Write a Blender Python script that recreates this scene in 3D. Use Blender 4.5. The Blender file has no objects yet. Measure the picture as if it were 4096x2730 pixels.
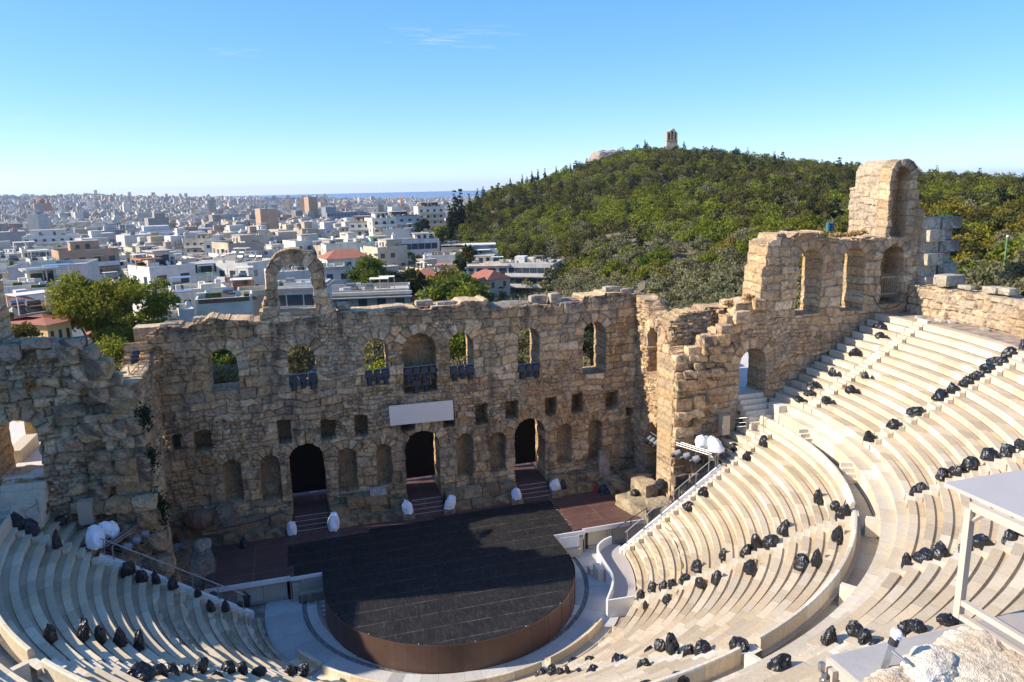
import bpy, bmesh, math, random
import numpy as np
from mathutils import Vector, Matrix
R = math.radians
scene = bpy.context.scene
# ---------------------------------------------------------------- camera
F_PX, YAW, PITCH, ROLL = 2964.6117, 0.288035, 0.205495, -0.0215795
CAM = np.array([-8.3564, -44.5126, 25.8202])
cy_, sy_, cp_, sp_, cr_, sr_ = math.cos(YAW), math.sin(YAW), math.cos(PITCH), math.sin(PITCH), math.cos(ROLL), math.sin(ROLL)
RT = np.array([cy_, -sy_, 0]); FW = np.array([sy_*cp_, cy_*cp_, -sp_]); UPV = np.array([sy_*sp_, cy_*sp_, cp_])
CR, CU = RT*cr_ + UPV*sr_, -RT*sr_ + UPV*cr_
cam_d = bpy.data.cameras.new('camera'); cam = bpy.data.objects.new('camera', cam_d); scene.collection.objects.link(cam)
cam_d.sensor_width = 36.0; cam_d.lens = 36.0*F_PX/4096; cam_d.clip_start = 0.1; cam_d.clip_end = 60000
cam.matrix_world = Matrix([[CR[0], CU[0], -FW[0], CAM[0]], [CR[1], CU[1], -FW[1], CAM[1]], [CR[2], CU[2], -FW[2], CAM[2]], [0, 0, 0, 1]])
scene.camera = cam
# ---------------------------------------------------------------- sun, sky, exposure
SUN_EL, SUN_PHI = R(32.5), R(9)
SUND = Vector((-math.cos(SUN_PHI)*math.cos(SUN_EL), math.sin(SUN_PHI)*math.cos(SUN_EL), math.sin(SUN_EL)))
sl = bpy.data.lights.new('sun', 'SUN'); sun = bpy.data.objects.new('sun', sl); scene.collection.objects.link(sun)
sl.energy = 3.5; sl.angle = R(0.5); sl.color = (1.0, 0.905, 0.77)
sun.rotation_euler = SUND.to_track_quat('Z', 'Y').to_euler()
world = bpy.data.worlds.new('World'); scene.world = world; world.use_nodes = True
wn, wl = world.node_tree.nodes, world.node_tree.links
sky = wn.new('ShaderNodeTexSky'); sky.sky_type = 'NISHITA'; sky.sun_disc = False
sky.sun_elevation = SUN_EL; sky.sun_rotation = math.atan2(SUND.x, SUND.y)
sky.altitude = 100; sky.air_density = 0.8; sky.dust_density = 0.3; sky.ozone_density = 9.0
hs = wn.new('ShaderNodeHueSaturation'); hs.inputs['Saturation'].default_value = 1.40; hs.inputs['Hue'].default_value = 0.511; hs.inputs['Value'].default_value = 1.58
gm = wn.new('ShaderNodeGamma'); gm.inputs[1].default_value = 0.55
wl.new(sky.outputs[0], gm.inputs[0]); wl.new(gm.outputs[0], hs.inputs['Color']); wl.new(hs.outputs[0], wn['Background'].inputs['Color'])
wn['Background'].inputs['Strength'].default_value = 0.15
scene.view_settings.view_transform = 'Standard'; scene.view_settings.look = 'None'
scene.view_settings.exposure = 1.16; scene.view_settings.gamma = 1.0
scene.render.engine = 'CYCLES'
scene.cycles.use_denoising = True
scene.cycles.max_bounces = 8; scene.cycles.diffuse_bounces = 3; scene.cycles.glossy_bounces = 3
scene.cycles.transparent_max_bounces = 12; scene.cycles.volume_bounces = 0
# ---------------------------------------------------------------- helpers
PS = 4096/2353.0     # my measurements of the photograph are in a 2353 px wide copy of it
def ray(x, y):
    d0 = (x*PS-2048)/F_PX; d1 = -(y*PS-1365)/F_PX
    return CR*d0 + CU*d1 + FW
def on_z(x, y, z): r = ray(x, y); return CAM + r*(z-CAM[2])/r[2]
def on_y(x, y, Y): r = ray(x, y); return CAM + r*(Y-CAM[1])/r[1]
def at_d(x, y, d): r = ray(x, y); return CAM + r*d/math.hypot(r[0], r[1])
def px_of(P):
    v = np.asarray(P, float)-CAM; z = v@FW
    return ((2048+F_PX*(v@CR)/z)/PS, (1365-F_PX*(v@CU)/z)/PS, z)
def link(o, parent=None):
    scene.collection.objects.link(o)
    if parent is not None: o.parent = parent
    return o
def tag(o, label=None, cat=None, group=None, kind=None):
    if label: o['label'] = label
    if cat: o['category'] = cat
    if group: o['group'] = group
    if kind: o['kind'] = kind
    return o
def empty(name, loc=(0, 0, 0), rz=0, label=None, cat=None, group=None, parent=None):
    o = bpy.data.objects.new(name, None); link(o, parent); o.location = loc; o.rotation_euler = (0, 0, rz)
    o.empty_display_size = 0.3
    return tag(o, label, cat, group)
def mesh_np(name, V, F, mats, parent=None, tone=None, dom='POINT', mi=None, smooth=False, uv=None, loc=None):
    """V (n,3); F list of arrays (m,k) of faces with k corners each"""
    V = np.asarray(V, np.float32).reshape(-1, 3)
    if not isinstance(F, list): F = [F]
    F = [np.asarray(f, np.int32) for f in F if len(f)]
    me = bpy.data.meshes.new(name)
    nl = sum(f.size for f in F); nf = sum(len(f) for f in F)
    me.vertices.add(len(V)); me.vertices.foreach_set('co', V.ravel())
    me.loops.add(nl); me.polygons.add(nf)
    me.loops.foreach_set('vertex_index', np.concatenate([f.ravel() for f in F]))
    st, tot = [], []; s = 0
    for f in F:
        k = f.shape[1]; st.append(s+np.arange(len(f))*k); tot.append(np.full(len(f), k)); s += f.size
    me.polygons.foreach_set('loop_start', np.concatenate(st).astype(np.int32))
    me.polygons.foreach_set('loop_total', np.concatenate(tot).astype(np.int32))
    if mi is not None: me.polygons.foreach_set('material_index', np.asarray(mi, np.int32))
    me.update(calc_edges=True); me.validate()
    if tone is not None:
        t = np.asarray(tone, np.float32)
        if t.shape[1] == 3: t = np.concatenate([t, np.ones((len(t), 1), np.float32)], 1)
        a = me.attributes.new('tone', 'FLOAT_COLOR', dom); a.data.foreach_set('color', t.ravel())
    me.polygons.foreach_set('use_smooth', np.full(len(me.polygons), bool(smooth)))
    for m in (mats if isinstance(mats, (list, tuple)) else [mats]): me.materials.append(m)
    o = bpy.data.objects.new(name, me); link(o, parent)
    if loc is not None: o.location = loc
    return o
class MB:
    """collects simple solids into one mesh"""
    def __init__(s): s.v = []; s.f = {3: [], 4: []}; s.n = 0; s.m = {3: [], 4: []}
    def add(s, V, F, m=0):
        V = np.asarray(V, float).reshape(-1, 3)
        for f in F:
            f = [i+s.n for i in f]
            if len(f) in (3, 4): s.f[len(f)].append(f); s.m[len(f)].append(m)
            else:
                for i in range(1, len(f)-1): s.f[3].append([f[0], f[i], f[i+1]]); s.m[3].append(m)
        s.v.append(V); s.n += len(V); return s
    def box(s, c, d, rz=0, m=0, M=None):
        x, y, z = d[0]/2, d[1]/2, d[2]/2
        V = np.array([[-x,-y,-z],[x,-y,-z],[x,y,-z],[-x,y,-z],[-x,-y,z],[x,-y,z],[x,y,z],[-x,y,z]])
        if M is not None: V = V@np.array(M).T
        if rz: k, q = math.cos(rz), math.sin(rz); V = V@np.array([[k, q, 0], [-q, k, 0], [0, 0, 1]])
        return s.add(V+np.asarray(c, float), [(0,3,2,1),(4,5,6,7),(0,1,5,4),(1,2,6,5),(2,3,7,6),(3,0,4,7)], m)
    def tube(s, p, q, r, r2=None, n=8, m=0, cap=True):
        p, q = np.asarray(p, float), np.asarray(q, float); d = q-p; L = np.linalg.norm(d); d /= L
        a = np.cross(d, [0, 0, 1.0] if abs(d[2]) < .9 else [1.0, 0, 0]); a /= np.linalg.norm(a); b = np.cross(d, a)
        t = np.arange(n)*2*math.pi/n; ring = np.cos(t)[:, None]*a + np.sin(t)[:, None]*b
        r2 = r if r2 is None else r2
        V = np.concatenate([p+ring*r, q+ring*r2])
        F = [(i, (i+1) % n, n+(i+1) % n, n+i) for i in range(n)]
        if cap: F += [tuple(range(n-1, -1, -1)), tuple(range(n, 2*n))]
        return s.add(V, F, m)
    def prism(s, poly, z0, z1, m=0):
        """vertical prism over a convex or mildly concave polygon (ear-free fan from bmesh later)"""
        n = len(poly); V = [(x, y, z0) for x, y in poly]+[(x, y, z1) for x, y in poly]
        F = [(i, (i+1) % n, n+(i+1) % n, n+i) for i in range(n)]
        bm = bmesh.new(); vs = [bm.verts.new((x, y, 0)) for x, y in poly]; f = bm.faces.new(vs); f.normal_update()
        up = f.normal.z > 0
        bm.verts.index_update(); tr = bmesh.ops.triangulate(bm, faces=[f])['faces']
        T = [tuple(v.index for v in t.verts) for t in tr]; bm.free()
        if not up: F = [g[::-1] for g in F]; T = [g[::-1] for g in T]
        F += [tuple(n+i for i in t) for t in T]+[t[::-1] for t in T]
        return s.add(V, F, m)
    def sweep(s, path, prof, m=0, closed=False):
        """profile (list of (side, up)) along a path of 3-D points; side is to the right of travel"""
        P = np.asarray(path, float); n = len(P); k = len(prof); V = []
        for i in range(n):
            a = P[max(i-1, 0)]; b = P[min(i+1, n-1)]; d = (b-a); d[2] = 0; d /= np.linalg.norm(d)
            side = np.array([d[1], -d[0], 0])
            for u, w in prof: V.append(P[i]+side*u+np.array([0, 0, w]))
        F = [(i*k+j, i*k+(j+1) % k, (i+1)*k+(j+1) % k, (i+1)*k+j) for i in range(n-1) for j in range(k)]
        F += [tuple(range(k))[::-1], tuple((n-1)*k+j for j in range(k))]
        return s.add(V, F, m)
    def build(s, name, mats, parent=None, tone=None, smooth=False, loc=None, bevel=0):
        V = np.concatenate(s.v) if s.v else np.zeros((0, 3))
        F = [np.array(s.f[k]) for k in (3, 4) if s.f[k]]; mi = s.m[3]*bool(s.f[3])+s.m[4]*bool(s.f[4])
        o = mesh_np(name, V, F, mats, parent, mi=mi, smooth=smooth, loc=loc)
        if bevel:
            b = o.modifiers.new('bevel', 'BEVEL'); b.width = bevel; b.segments = 2; b.limit_method = 'ANGLE'
        return o
# --- value noise
def _h(ix, iy, s):
    n = (ix.astype(np.int64)*374761393 + iy.astype(np.int64)*668265263 + int(s)*982451653) & 0x7fffffff
    n = ((n ^ (n >> 13))*1274126177) & 0x7fffffff
    return ((n ^ (n >> 16)) & 0xffff)/65535.0
def vnoise(x, y, s=0):
    x, y = np.asarray(x, float), np.asarray(y, float)
    ix, iy = np.floor(x), np.floor(y); fx, fy = x-ix, y-iy; fx = fx*fx*(3-2*fx); fy = fy*fy*(3-2*fy)
    a, b, c, d = _h(ix, iy, s), _h(ix+1, iy, s), _h(ix, iy+1, s), _h(ix+1, iy+1, s)
    return (a*(1-fx)+b*fx)*(1-fy)+(c*(1-fx)+d*fx)*fy
def fbm(x, y, s=0, o=4):
    r, a, t = 0, 1, 0
    for i in range(o): r = r+a*vnoise(x*2**i, y*2**i, s+i*17); t += a; a *= .5
    return r/t
def sstep(a, b, x): t = np.clip((x-a)/(b-a), 0, 1); return t*t*(3-2*t)
# ---------------------------------------------------------------- materials
class NT:
    def __init__(s, name):
        s.mat = bpy.data.materials.new(name); s.mat.use_nodes = True; s.t = s.mat.node_tree; s.b = s.t.nodes['Principled BSDF']
    def n(s, ty, **kw):
        nd = s.t.nodes.new('ShaderNode'+ty)
        for k, v in kw.items():
            if k.startswith('i_'):
                key = k[2:]; key = int(key) if key.isdigit() else key.replace('_', ' ')
                if hasattr(v, 'is_linked') or hasattr(v, 'links'): s.t.links.new(v, nd.inputs[key])
                else: nd.inputs[key].default_value = v
            else: setattr(nd, k, v)
        return nd
    def l(s, a, b): s.t.links.new(a, b)
    def noise(s, scale, detail=4, rough=.6, coord=None, **kw):
        nd = s.n('TexNoise', i_Scale=scale, i_Detail=detail, i_Roughness=rough)
        if coord is not None: s.l(coord, nd.inputs['Vector'])
        return nd
    def mix(s, fac, a, b, mode='MIX'):
        nd = s.t.nodes.new('ShaderNodeMix'); nd.data_type = 'RGBA'; nd.blend_type = mode
        for v, k in ((fac, 0), (a, 6), (b, 7)):
            if hasattr(v, 'is_linked'): s.l(v, nd.inputs[k])
            else: nd.inputs[k].default_value = v if k == 0 else (*v, 1)
        return nd.outputs[2]
    def ramp(s, fac, pts, interp='LINEAR'):
        nd = s.t.nodes.new('ShaderNodeValToRGB'); s.l(fac, nd.inputs[0]); e = nd.color_ramp.elements; nd.color_ramp.interpolation = interp
        while len(e) < len(pts): e.new(.5)
        for el, (p, c) in zip(e, pts): el.position = p; el.color = (*c, 1) if len(c) == 3 else c
        return nd.outputs[0]
    def math(s, op, a, b=0.0, clamp=False):
        nd = s.t.nodes.new('ShaderNodeMath'); nd.operation = op; nd.use_clamp = clamp
        for v, k in ((a, 0), (b, 1)):
            if hasattr(v, 'is_linked'): s.l(v, nd.inputs[k])
            else: nd.inputs[k].default_value = v
        return nd.outputs[0]
    def bump(s, h, strength=.5, dist=.02):
        nd = s.n('Bump', i_Strength=strength, i_Distance=dist); s.l(h, nd.inputs['Height']); s.l(nd.outputs[0], s.b.inputs['Normal']); return s
    def col(s, c):
        if hasattr(c, 'is_linked'): s.l(c, s.b.inputs['Base Color'])
        else: s.b.inputs['Base Color'].default_value = (*c, 1)
        return s
    def rough(s, r): s.b.inputs['Roughness'].default_value = r; return s
    def obj(s): return s.n('TexCoord').outputs['Object']
    def tone(s): return s.n('Attribute', attribute_name='tone').outputs['Color']
    def rnd(s): return s.n('ObjectInfo').outputs['Random']
M = {}
def plain(name, c, rough=.6, metal=0, var=.12, scale=3.0, bump=0):
    t = NT(name); nz = t.noise(scale, 5, .6, t.obj()).outputs['Fac']
    lo = tuple(max(0, x*(1-var*1.6)) for x in c); hi = tuple(min(1, x*(1+var)) for x in c)
    t.col(t.ramp(nz, [(.3, lo), (.7, hi)])).rough(rough); t.b.inputs['Metallic'].default_value = metal
    if bump: t.bump(t.noise(scale*6, 4, .6, t.obj()).outputs['Fac'], bump, .02)
    M[name] = t.mat; return t.mat
def m_stone():
    t = NT('stone'); o = t.obj(); n1 = t.noise(2.2, 6, .65, o).outputs['Fac']; n2 = t.noise(5.5, 8, .78, o).outputs['Fac']
    c = t.mix(1.0, t.tone(), t.ramp(n2, [(.34, (.42, .38, .34)), (.46, (.90, .89, .88)), (.58, (1.08, 1.07, 1.06)), (.72, (1.38, 1.36, 1.32))]), 'MULTIPLY')
    c = t.mix(t.ramp(n1, [(.42, (0, 0, 0)), (.7, (.55, .55, .55))]), c, t.mix(1.0, c, (.62, .52, .42), 'MULTIPLY'))
    wv = t.n('VectorMath', operation='ADD'); t.l(o, wv.inputs[0]); nv = t.noise(1.7, 4, .6, o); sc_ = t.n('VectorMath', operation='SCALE', i_Scale=.55); t.l(nv.outputs['Color'], sc_.inputs[0]); t.l(sc_.outputs[0], wv.inputs[1])
    vo = t.n('TexVoronoi', feature='DISTANCE_TO_EDGE', i_Scale=1.55); t.l(wv.outputs[0], vo.inputs['Vector'])
    crk = t.math('MULTIPLY', t.ramp(vo.outputs['Distance'], [(.0, (1, 1, 1)), (.035, (.55, .55, .55)), (.075, (0, 0, 0))]), t.ramp(t.noise(.8, 4, .6, o).outputs['Fac'], [(.42, (0, 0, 0)), (.58, (1, 1, 1))]))
    c = t.mix(t.math('MULTIPLY', crk, .55), c, (.10, .075, .05))
    t.col(c).rough(.95); t.b.inputs['Specular IOR Level'].default_value = .15
    t.bump(t.math('ADD', n2, t.noise(30, 4, .7, o).outputs['Fac']), .9, .09); M['stone'] = t.mat
def m_marble():
    t = NT('marble'); o = t.obj(); n1 = t.noise(1.1, 6, .6, o); n2 = t.noise(9, 5, .7, o).outputs['Fac']
    w = t.n('TexWave', i_Scale=.9, i_Distortion=9.0, i_Detail=4.0, i_Detail_Scale=1.5); t.l(o, w.inputs['Vector'])
    c = t.mix(1.0, t.tone(), t.ramp(n2, [(.25, (.80, .77, .72)), (.55, (1, 1, 1)), (.8, (1.05, 1.05, 1.04))]), 'MULTIPLY')
    c = t.mix(t.ramp(w.outputs['Fac'], [(.55, (0, 0, 0)), (1, (.28, .28, .28))]), c, (.50, .42, .33))
    c = t.mix(t.ramp(n1.outputs['Fac'], [(.5, (0, 0, 0)), (.72, (.4, .4, .4))]), c, t.mix(1.0, c, (.80, .68, .52), 'MULTIPLY'))
    t.col(c).rough(.62); t.b.inputs['Specular IOR Level'].default_value = .3; t.bump(n2, .25, .02); M['marble'] = t.mat
def m_bag():
    t = NT('black_plastic'); o = t.obj(); n = t.noise(5, 3, .6, o).outputs['Fac']
    t.col((.011, .012, .016)).rough(.38); t.b.inputs['Specular IOR Level'].default_value = .55
    w = t.n('TexVoronoi', i_Scale=4.5, feature='F1'); t.l(o, w.inputs['Vector'])
    t.bump(t.math('ADD', n, w.outputs['Distance']), .5, .06); M['bag'] = t.mat
def m_black_floor():
    t = NT('dance_vinyl'); o = t.obj(); sx = t.n('SeparateXYZ'); t.l(o, sx.inputs[0])
    n1 = t.noise(.7, 5, .7, o).outputs['Fac']
    mp = t.n('Mapping'); t.l(o, mp.inputs['Vector']); mp.inputs['Scale'].default_value = (6, 1.2, 1); n2 = t.noise(1.6, 5, .75, mp.outputs[0]).outputs['Fac']
    y = t.math('ADD', sx.outputs[1], t.math('MULTIPLY', sx.outputs[0], .006))
    ln = t.math('LESS_THAN', t.math('FRACT', t.math('DIVIDE', t.math('ADD', y, 30.0), 1.42)), .022)
    ln = t.math('MULTIPLY', ln, t.ramp(t.noise(1.3, 4, .7, o).outputs['Fac'], [(.38, (.1, .1, .1)), (.62, (1, 1, 1))]))
    c = t.ramp(n1, [(.3, (.007, .007, .0075)), (.7, (.019, .018, .017))])
    c = t.mix(t.ramp(n2, [(.50, (0, 0, 0)), (.74, (.7, .7, .7))]), c, (.08, .072, .062))
    c = t.mix(t.math('MULTIPLY', ln, .45), c, (.36, .34, .31)); t.col(c).rough(.62)
    t.b.inputs['Specular IOR Level'].default_value = .35; M['dance'] = t.mat
def m_deck():
    t = NT('brown_stage_board'); o = t.obj(); br = t.n('TexBrick', i_Scale=1.0, i_Mortar_Size=.012, i_Brick_Width=2.44, i_Row_Height=1.22, offset=0.0)
    t.l(o, br.inputs['Vector']); br.inputs['Color1'].default_value = (.105, .052, .042, 1); br.inputs['Color2'].default_value = (.125, .062, .05, 1); br.inputs['Mortar'].default_value = (.25, .19, .15, 1)
    n = t.noise(1.5, 6, .7, o).outputs['Fac']
    t.col(t.mix(1.0, br.outputs[0], t.ramp(n, [(.3, (.65, .65, .65)), (.7, (1.25, 1.2, 1.15))]), 'MULTIPLY')).rough(.6); M['deck'] = t.mat
def m_leaf(name, c1, c2, c3):
    t = NT(name); hsv = t.n('HueSaturation'); r = t.rnd()
    c = t.mix(1.0, t.ramp(r, [(0, c1), (.5, c2), (1, c3)]), t.tone(), 'MULTIPLY')
    t.col(c).rough(.75); t.b.inputs['Specular IOR Level'].default_value = .2
    t.b.inputs['Subsurface Weight'].default_value = 0
    tr = t.n('BsdfTranslucent'); t.l(c, tr.inputs['Color']); ms = t.n('MixShader'); ms.inputs[0].default_value = .32
    out = t.t.nodes['Material Output']; t.l(t.b.outputs[0], ms.inputs[1]); t.l(tr.outputs[0], ms.inputs[2]); t.l(ms.outputs[0], out.inputs[0]); M[name] = t.mat
m_stone(); m_marble(); m_bag(); m_black_floor(); m_deck()
m_leaf('pine', (.07, .07, .015), (.15, .132, .018), (.25, .195, .022)); m_leaf('olive', (.175, .165, .075), (.215, .20, .095), (.25, .215, .095))
m_leaf('bright_leaf', (.13, .17, .016), (.18, .20, .016), (.24, .23, .018)); m_leaf('cypress', (.025, .038, .016), (.03, .044, .018), (.038, .052, .022))
m_leaf('plane_leaf', (.16, .19, .02), (.20, .22, .022), (.24, .23, .022)); m_leaf('dark_pine', (.028, .036, .013), (.042, .05, .016), (.06, .066, .02)); m_leaf('dry', (.34, .22, .09), (.40, .25, .10), (.44, .30, .13)); m_leaf('ivy', (.022, .04, .014), (.03, .05, .016), (.035, .06, .02))
plain('bark', (.16, .12, .085), .9, 0, .25, 6); plain('white_fabric', (.80, .81, .82), .8, 0, .06, 4, .4)
plain('black_metal', (.02, .02, .022), .45, 0, .2, 8); plain('lamp_cover', (.032, .033, .042), .55, 0, .25, 8, .4); plain('steel', (.42, .42, .41), .38, .85, .1, 12)
plain('white_paint', (.74, .73, .71), .5, 0, .05, 2); plain('grey_panel', (.45, .40, .355), .55, 0, .03, 1.5); plain('banner', (.78, .68, .575), .6, 0, .02, 1)
plain('rust_skirt', (.10, .055, .038), .5, 0, .10, .9); plain('curtain', (.006, .006, .006), .95, 0, .2, 3); plain('rail_wood', (.45, .36, .24), .7, 0, .2, 8)
plain('red_paint', (.5, .02, .015), .4); plain('white_soft', (.70, .66, .58), .8); plain('terracotta', (.19, .11, .07), .85, 0, .3, 5, .3); plain('cable', (.10, .055, .02), .6); plain('beige_frame', (.50, .42, .34), .5, 0, .05, 4)
plain('asphalt', (.07, .07, .07), .9, 0, .2, 2); plain('green_post', (.13, .26, .10), .6); plain('cloth_dark', (.02, .022, .03), .7); plain('wrap', (.86, .86, .86), .9, 0, .06, 20, .6)
# ---------------------------------------------------------------- masonry
STONE = np.array([(.46, .35, .23), (.43, .34, .245), (.52, .42, .29), (.47, .34, .20), (.39, .32, .24), (.55, .46, .34), (.44, .315, .19), (.35, .28, .21)])*np.array([1.52, 1.34, 1.05])*.88+np.array([.62, .54, .43])*.12*1.3
def blocks(u, z, seed, ch=(.44, .86), bw=(.55, 1.75)):
    """coursed masonry: block id, distance to the nearest joint, signed position in block"""
    rg = np.random.RandomState(seed); z0 = z.min()-1; cs = [z0]
    while cs[-1] < z.max()+1: cs.append(cs[-1]+rg.uniform(*ch))
    cs = np.array(cs); ci = np.clip(np.searchsorted(cs, z)-1, 0, len(cs)-2)
    bid = np.zeros(u.shape, np.int64); dist = np.zeros(u.shape)
    for k in np.unique(ci):
        b = [u.min()-2+rg.uniform(0, 1)]
        while b[-1] < u.max()+2: b.append(b[-1]+rg.uniform(*bw))
        b = np.array(b); m = ci == k; j = np.clip(np.searchsorted(b, u[m])-1, 0, len(b)-2)
        bid[m] = k*1009+j
        dist[m] = np.minimum(np.minimum(u[m]-b[j], b[j+1]-u[m]), np.minimum(z[m]-cs[k], cs[k+1]-z[m]))
    return bid, dist
def op_sd(op, U, Z):
    kind, cx, w, z0, z1 = op[:5]; du = abs(U-cx)-w/2
    if kind == 'arch':
        zs = z1-w/2; box = np.maximum(du, np.maximum(z0-Z, Z-zs)); circ = np.hypot(U-cx, Z-zs)-w/2
        return np.minimum(box, np.where(Z > zs-w, circ, 9))
    return np.maximum(du, np.maximum(z0-Z, Z-z1))
def ruin_wall(name, O, u, n, L, ztop, zbot, T, ops=(), seed=1, c=.1, parent=None, relief=1.0, rag=.10, toprag=.25, crust=1.0, rubble=.35, pale=0.0, steps=True):
    O = np.array([O[0], O[1]], float); u = np.array(u, float); n = np.array(n, float)
    tops = ztop(np.linspace(0, L, 400)); zmax = tops.max()+.5
    nu, nz = int(round(L/c)), int(math.ceil((zmax-zbot)/c))
    U, Z = np.meshgrid(np.linspace(0, L, nu+1), zbot+np.arange(nz+1)*c)
    tp = ztop(U)
    if toprag:
        st = np.floor(U/.85+vnoise(U*.6, U*0, seed)*1.2); tp = tp+toprag*(_h(st, st*0+3, seed)-.6)+.25*toprag*(fbm(U*2.2, U*0+5, seed, 3)-.5)
    sd = Z-tp
    hole = np.full(U.shape, 9.0); depth = np.zeros(U.shape); ringid = np.full(U.shape, -1, np.int64); ringd = np.full(U.shape, 9.0); nich = np.zeros(U.shape, bool)
    for i, op in enumerate(ops):
        s = op_sd(op, U, Z)+rag*(fbm(U*1.9, Z*1.9, seed+i*7, 3)-.5)
        d = op[5] if len(op) > 5 else None
        if d is None: hole = np.minimum(hole, s)
        else:
            ins = s < 0
            if len(op) > 6 and op[6] == 'apse':
                dd = np.sqrt(np.clip((op[2]/2)**2-(U-op[1])**2, 0.02, None))*d/(op[2]/2)
            else: dd = np.full(U.shape, d)
            depth = np.where(ins, np.maximum(depth, dd), depth); nich |= ins
        if op[0] == 'arch' and op[2] > .9:
            zs = op[4]-op[2]/2; r = np.hypot(U-op[1], Z-zs); a = np.arctan2(Z-zs, U-op[1]); rw = .55+.1*op[2]
            k = max(7, int(round(math.pi*(op[2]/2+.3)/.62))); ai = np.floor(a/(math.pi/k)); m = (r > op[2]/2-.1) & (r < op[2]/2+rw) & (Z > zs)
            fa = a/(math.pi/k)-ai; ringid[m] = (ai[m]+i*101+77777).astype(np.int64)
            ringd[m] = np.minimum(np.minimum(fa, 1-fa)[m]*(math.pi/k)*r[m], op[2]/2+rw-r[m])
    ssd = np.maximum(sd, -hole)
    gz, gu = np.gradient(ssd, c); g = np.hypot(gz, gu)+1e-6; near = abs(ssd) < .55*c
    Us = np.where(near, U-ssd*gu/g/g.clip(.7), U); Zs = np.where(near, Z-ssd*gz/g/g.clip(.7), Z)
    # stones
    wu = U+.55*(fbm(U*.8, Z*.8, seed+31, 3)-.5)+.12*(fbm(U*3, Z*3, seed+33, 2)-.5); wz = Z+.55*(fbm(U*.7, Z*.7, seed+47, 3)-.5)+.12*(fbm(U*3, Z*3, seed+49, 2)-.5)
    b1, d1 = blocks(wu, wz, seed); b2, d2 = blocks(wu*1.0, wz, seed+5, (.2, .36), (.25, .62))
    rub = fbm(U*.25, Z*.35, seed+3, 3) < rubble
    bid = np.where(rub, b2+500000, b1); dist = np.where(rub, d2, d1)
    rm = (ringid >= 0) & ~nich; bid = np.where(rm, ringid, bid); dist = np.where(rm, ringd, dist)
    h1, h2 = _h(bid, bid*0+1, seed), _h(bid, bid*0+2, seed+9)
    rel = relief*((h1-.5)*.13-.085*np.exp(-(dist/.04)**2)+.20*(fbm(U*2.1, Z*2.1, seed+60, 5)-.5)+.26*(fbm(U*.45, Z*.45, seed+61, 3)-.5))
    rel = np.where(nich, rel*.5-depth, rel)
    col = STONE[(h2*len(STONE)).astype(int) % len(STONE)]*(0.76+.48*h1[..., None])
    col = col*(1-.42*np.exp(-(dist/.05)**2))[..., None]
    of = sstep(.54, .72, fbm(U*.3, Z*.3, seed+70, 4)); col = col*(1-.55*of[..., None])+.55*of[..., None]*np.array([.50, .30, .135])
    pf = sstep(.52, .75, fbm(U*.5+9, Z*.5, seed+71, 4)); col = col*(1-.35*pf[..., None])+.35*pf[..., None]*np.array([.56, .49, .39])
    if pale: col = col*(1-pale)+pale*np.array([.66, .58, .45])
    cr = crust*np.clip(.62*sstep(.54, .78, fbm(U*1.1, Z*.22, seed+80, 4))+.75*sstep(1.5, 0, tp-Z)*sstep(.35, .6, fbm(U*1.5, Z*.8, seed+81, 3))+.45*sstep(.55, .75, fbm(U*1.9, Z*1.5, seed+82, 4)), 0, .85)[..., None]
    col = col*(1-cr)+cr*np.array([.15, .122, .095])
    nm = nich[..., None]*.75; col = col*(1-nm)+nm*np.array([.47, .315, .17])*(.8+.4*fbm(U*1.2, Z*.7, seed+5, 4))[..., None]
    P = np.zeros(U.shape+(3,)); P[..., :2] = O+Us[..., None]*u+n*rel[..., None]; P[..., 2] = Zs
    Bk = np.zeros(U.shape+(3,)); Bk[..., :2] = O+Us[..., None]*u-n*T; Bk[..., 2] = Zs
    N = U.size; idx = np.arange(N).reshape(U.shape)
    solid = (ssd[:-1, :-1]+ssd[1:, :-1]+ssd[:-1, 1:]+ssd[1:, 1:]) < 0
    a, b, cc, d = idx[:-1, :-1], idx[:-1, 1:], idx[1:, 1:], idx[1:, :-1]
    q = np.stack([a, b, cc, d], -1)[solid]
    flip = np.dot(np.cross([u[0], u[1], 0], [0, 0, 1.0]), [n[0], n[1], 0]) < 0
    F = [q, q[:, ::-1]+N]
    sp = np.pad(solid, 1)
    es = [(solid & ~sp[:-2, 1:-1], a, b), (solid & ~sp[2:, 1:-1], cc, d), (solid & ~sp[1:-1, :-2], d, a), (solid & ~sp[1:-1, 2:], b, cc)]
    e0 = np.concatenate([x[m_] for m_, x, y in es]); e1 = np.concatenate([y[m_] for m_, x, y in es])
    # the thickness of the wall, in layers, so that reveals and broken edges are stone too
    bv, inv = np.unique(np.concatenate([e0, e1]), return_inverse=True); nb = len(bv); i0, i1 = inv[:len(e0)], inv[len(e0):]
    m = max(1, int(round(T/.2))); uf, zf = Us.ravel()[bv], Zs.ravel()[bv]; xtra, xcol, lay = [], [], [bv]
    pf_ = P.reshape(-1, 3)[bv]; gu_, gz_ = (gu/g).ravel()[bv], (gz/g).ravel()[bv]
    for j in range(1, m):
        t_ = j/m; dep = np.full(nb, t_*T); env = min(1, j/2, (m-j)/1.5)
        bb, dd_ = blocks(dep+.2*vnoise(uf*2, zf*2, seed), zf+.15*vnoise(uf*1.3, dep*1.3, seed+1)+uf*.0, seed+21) if nb else (np.zeros(0, int), np.zeros(0))
        hb = _h(bb, bb*0+1, seed+4); rl = relief*env*((hb-.5)*.10-.05*np.exp(-(dd_/.05)**2)+.16*(fbm(dep*1.8+uf, zf*1.8+uf*.7, seed+90, 3)-.5))
        q_ = np.zeros((nb, 3)); k0 = np.array([n[0], n[1], 0.0])
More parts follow.
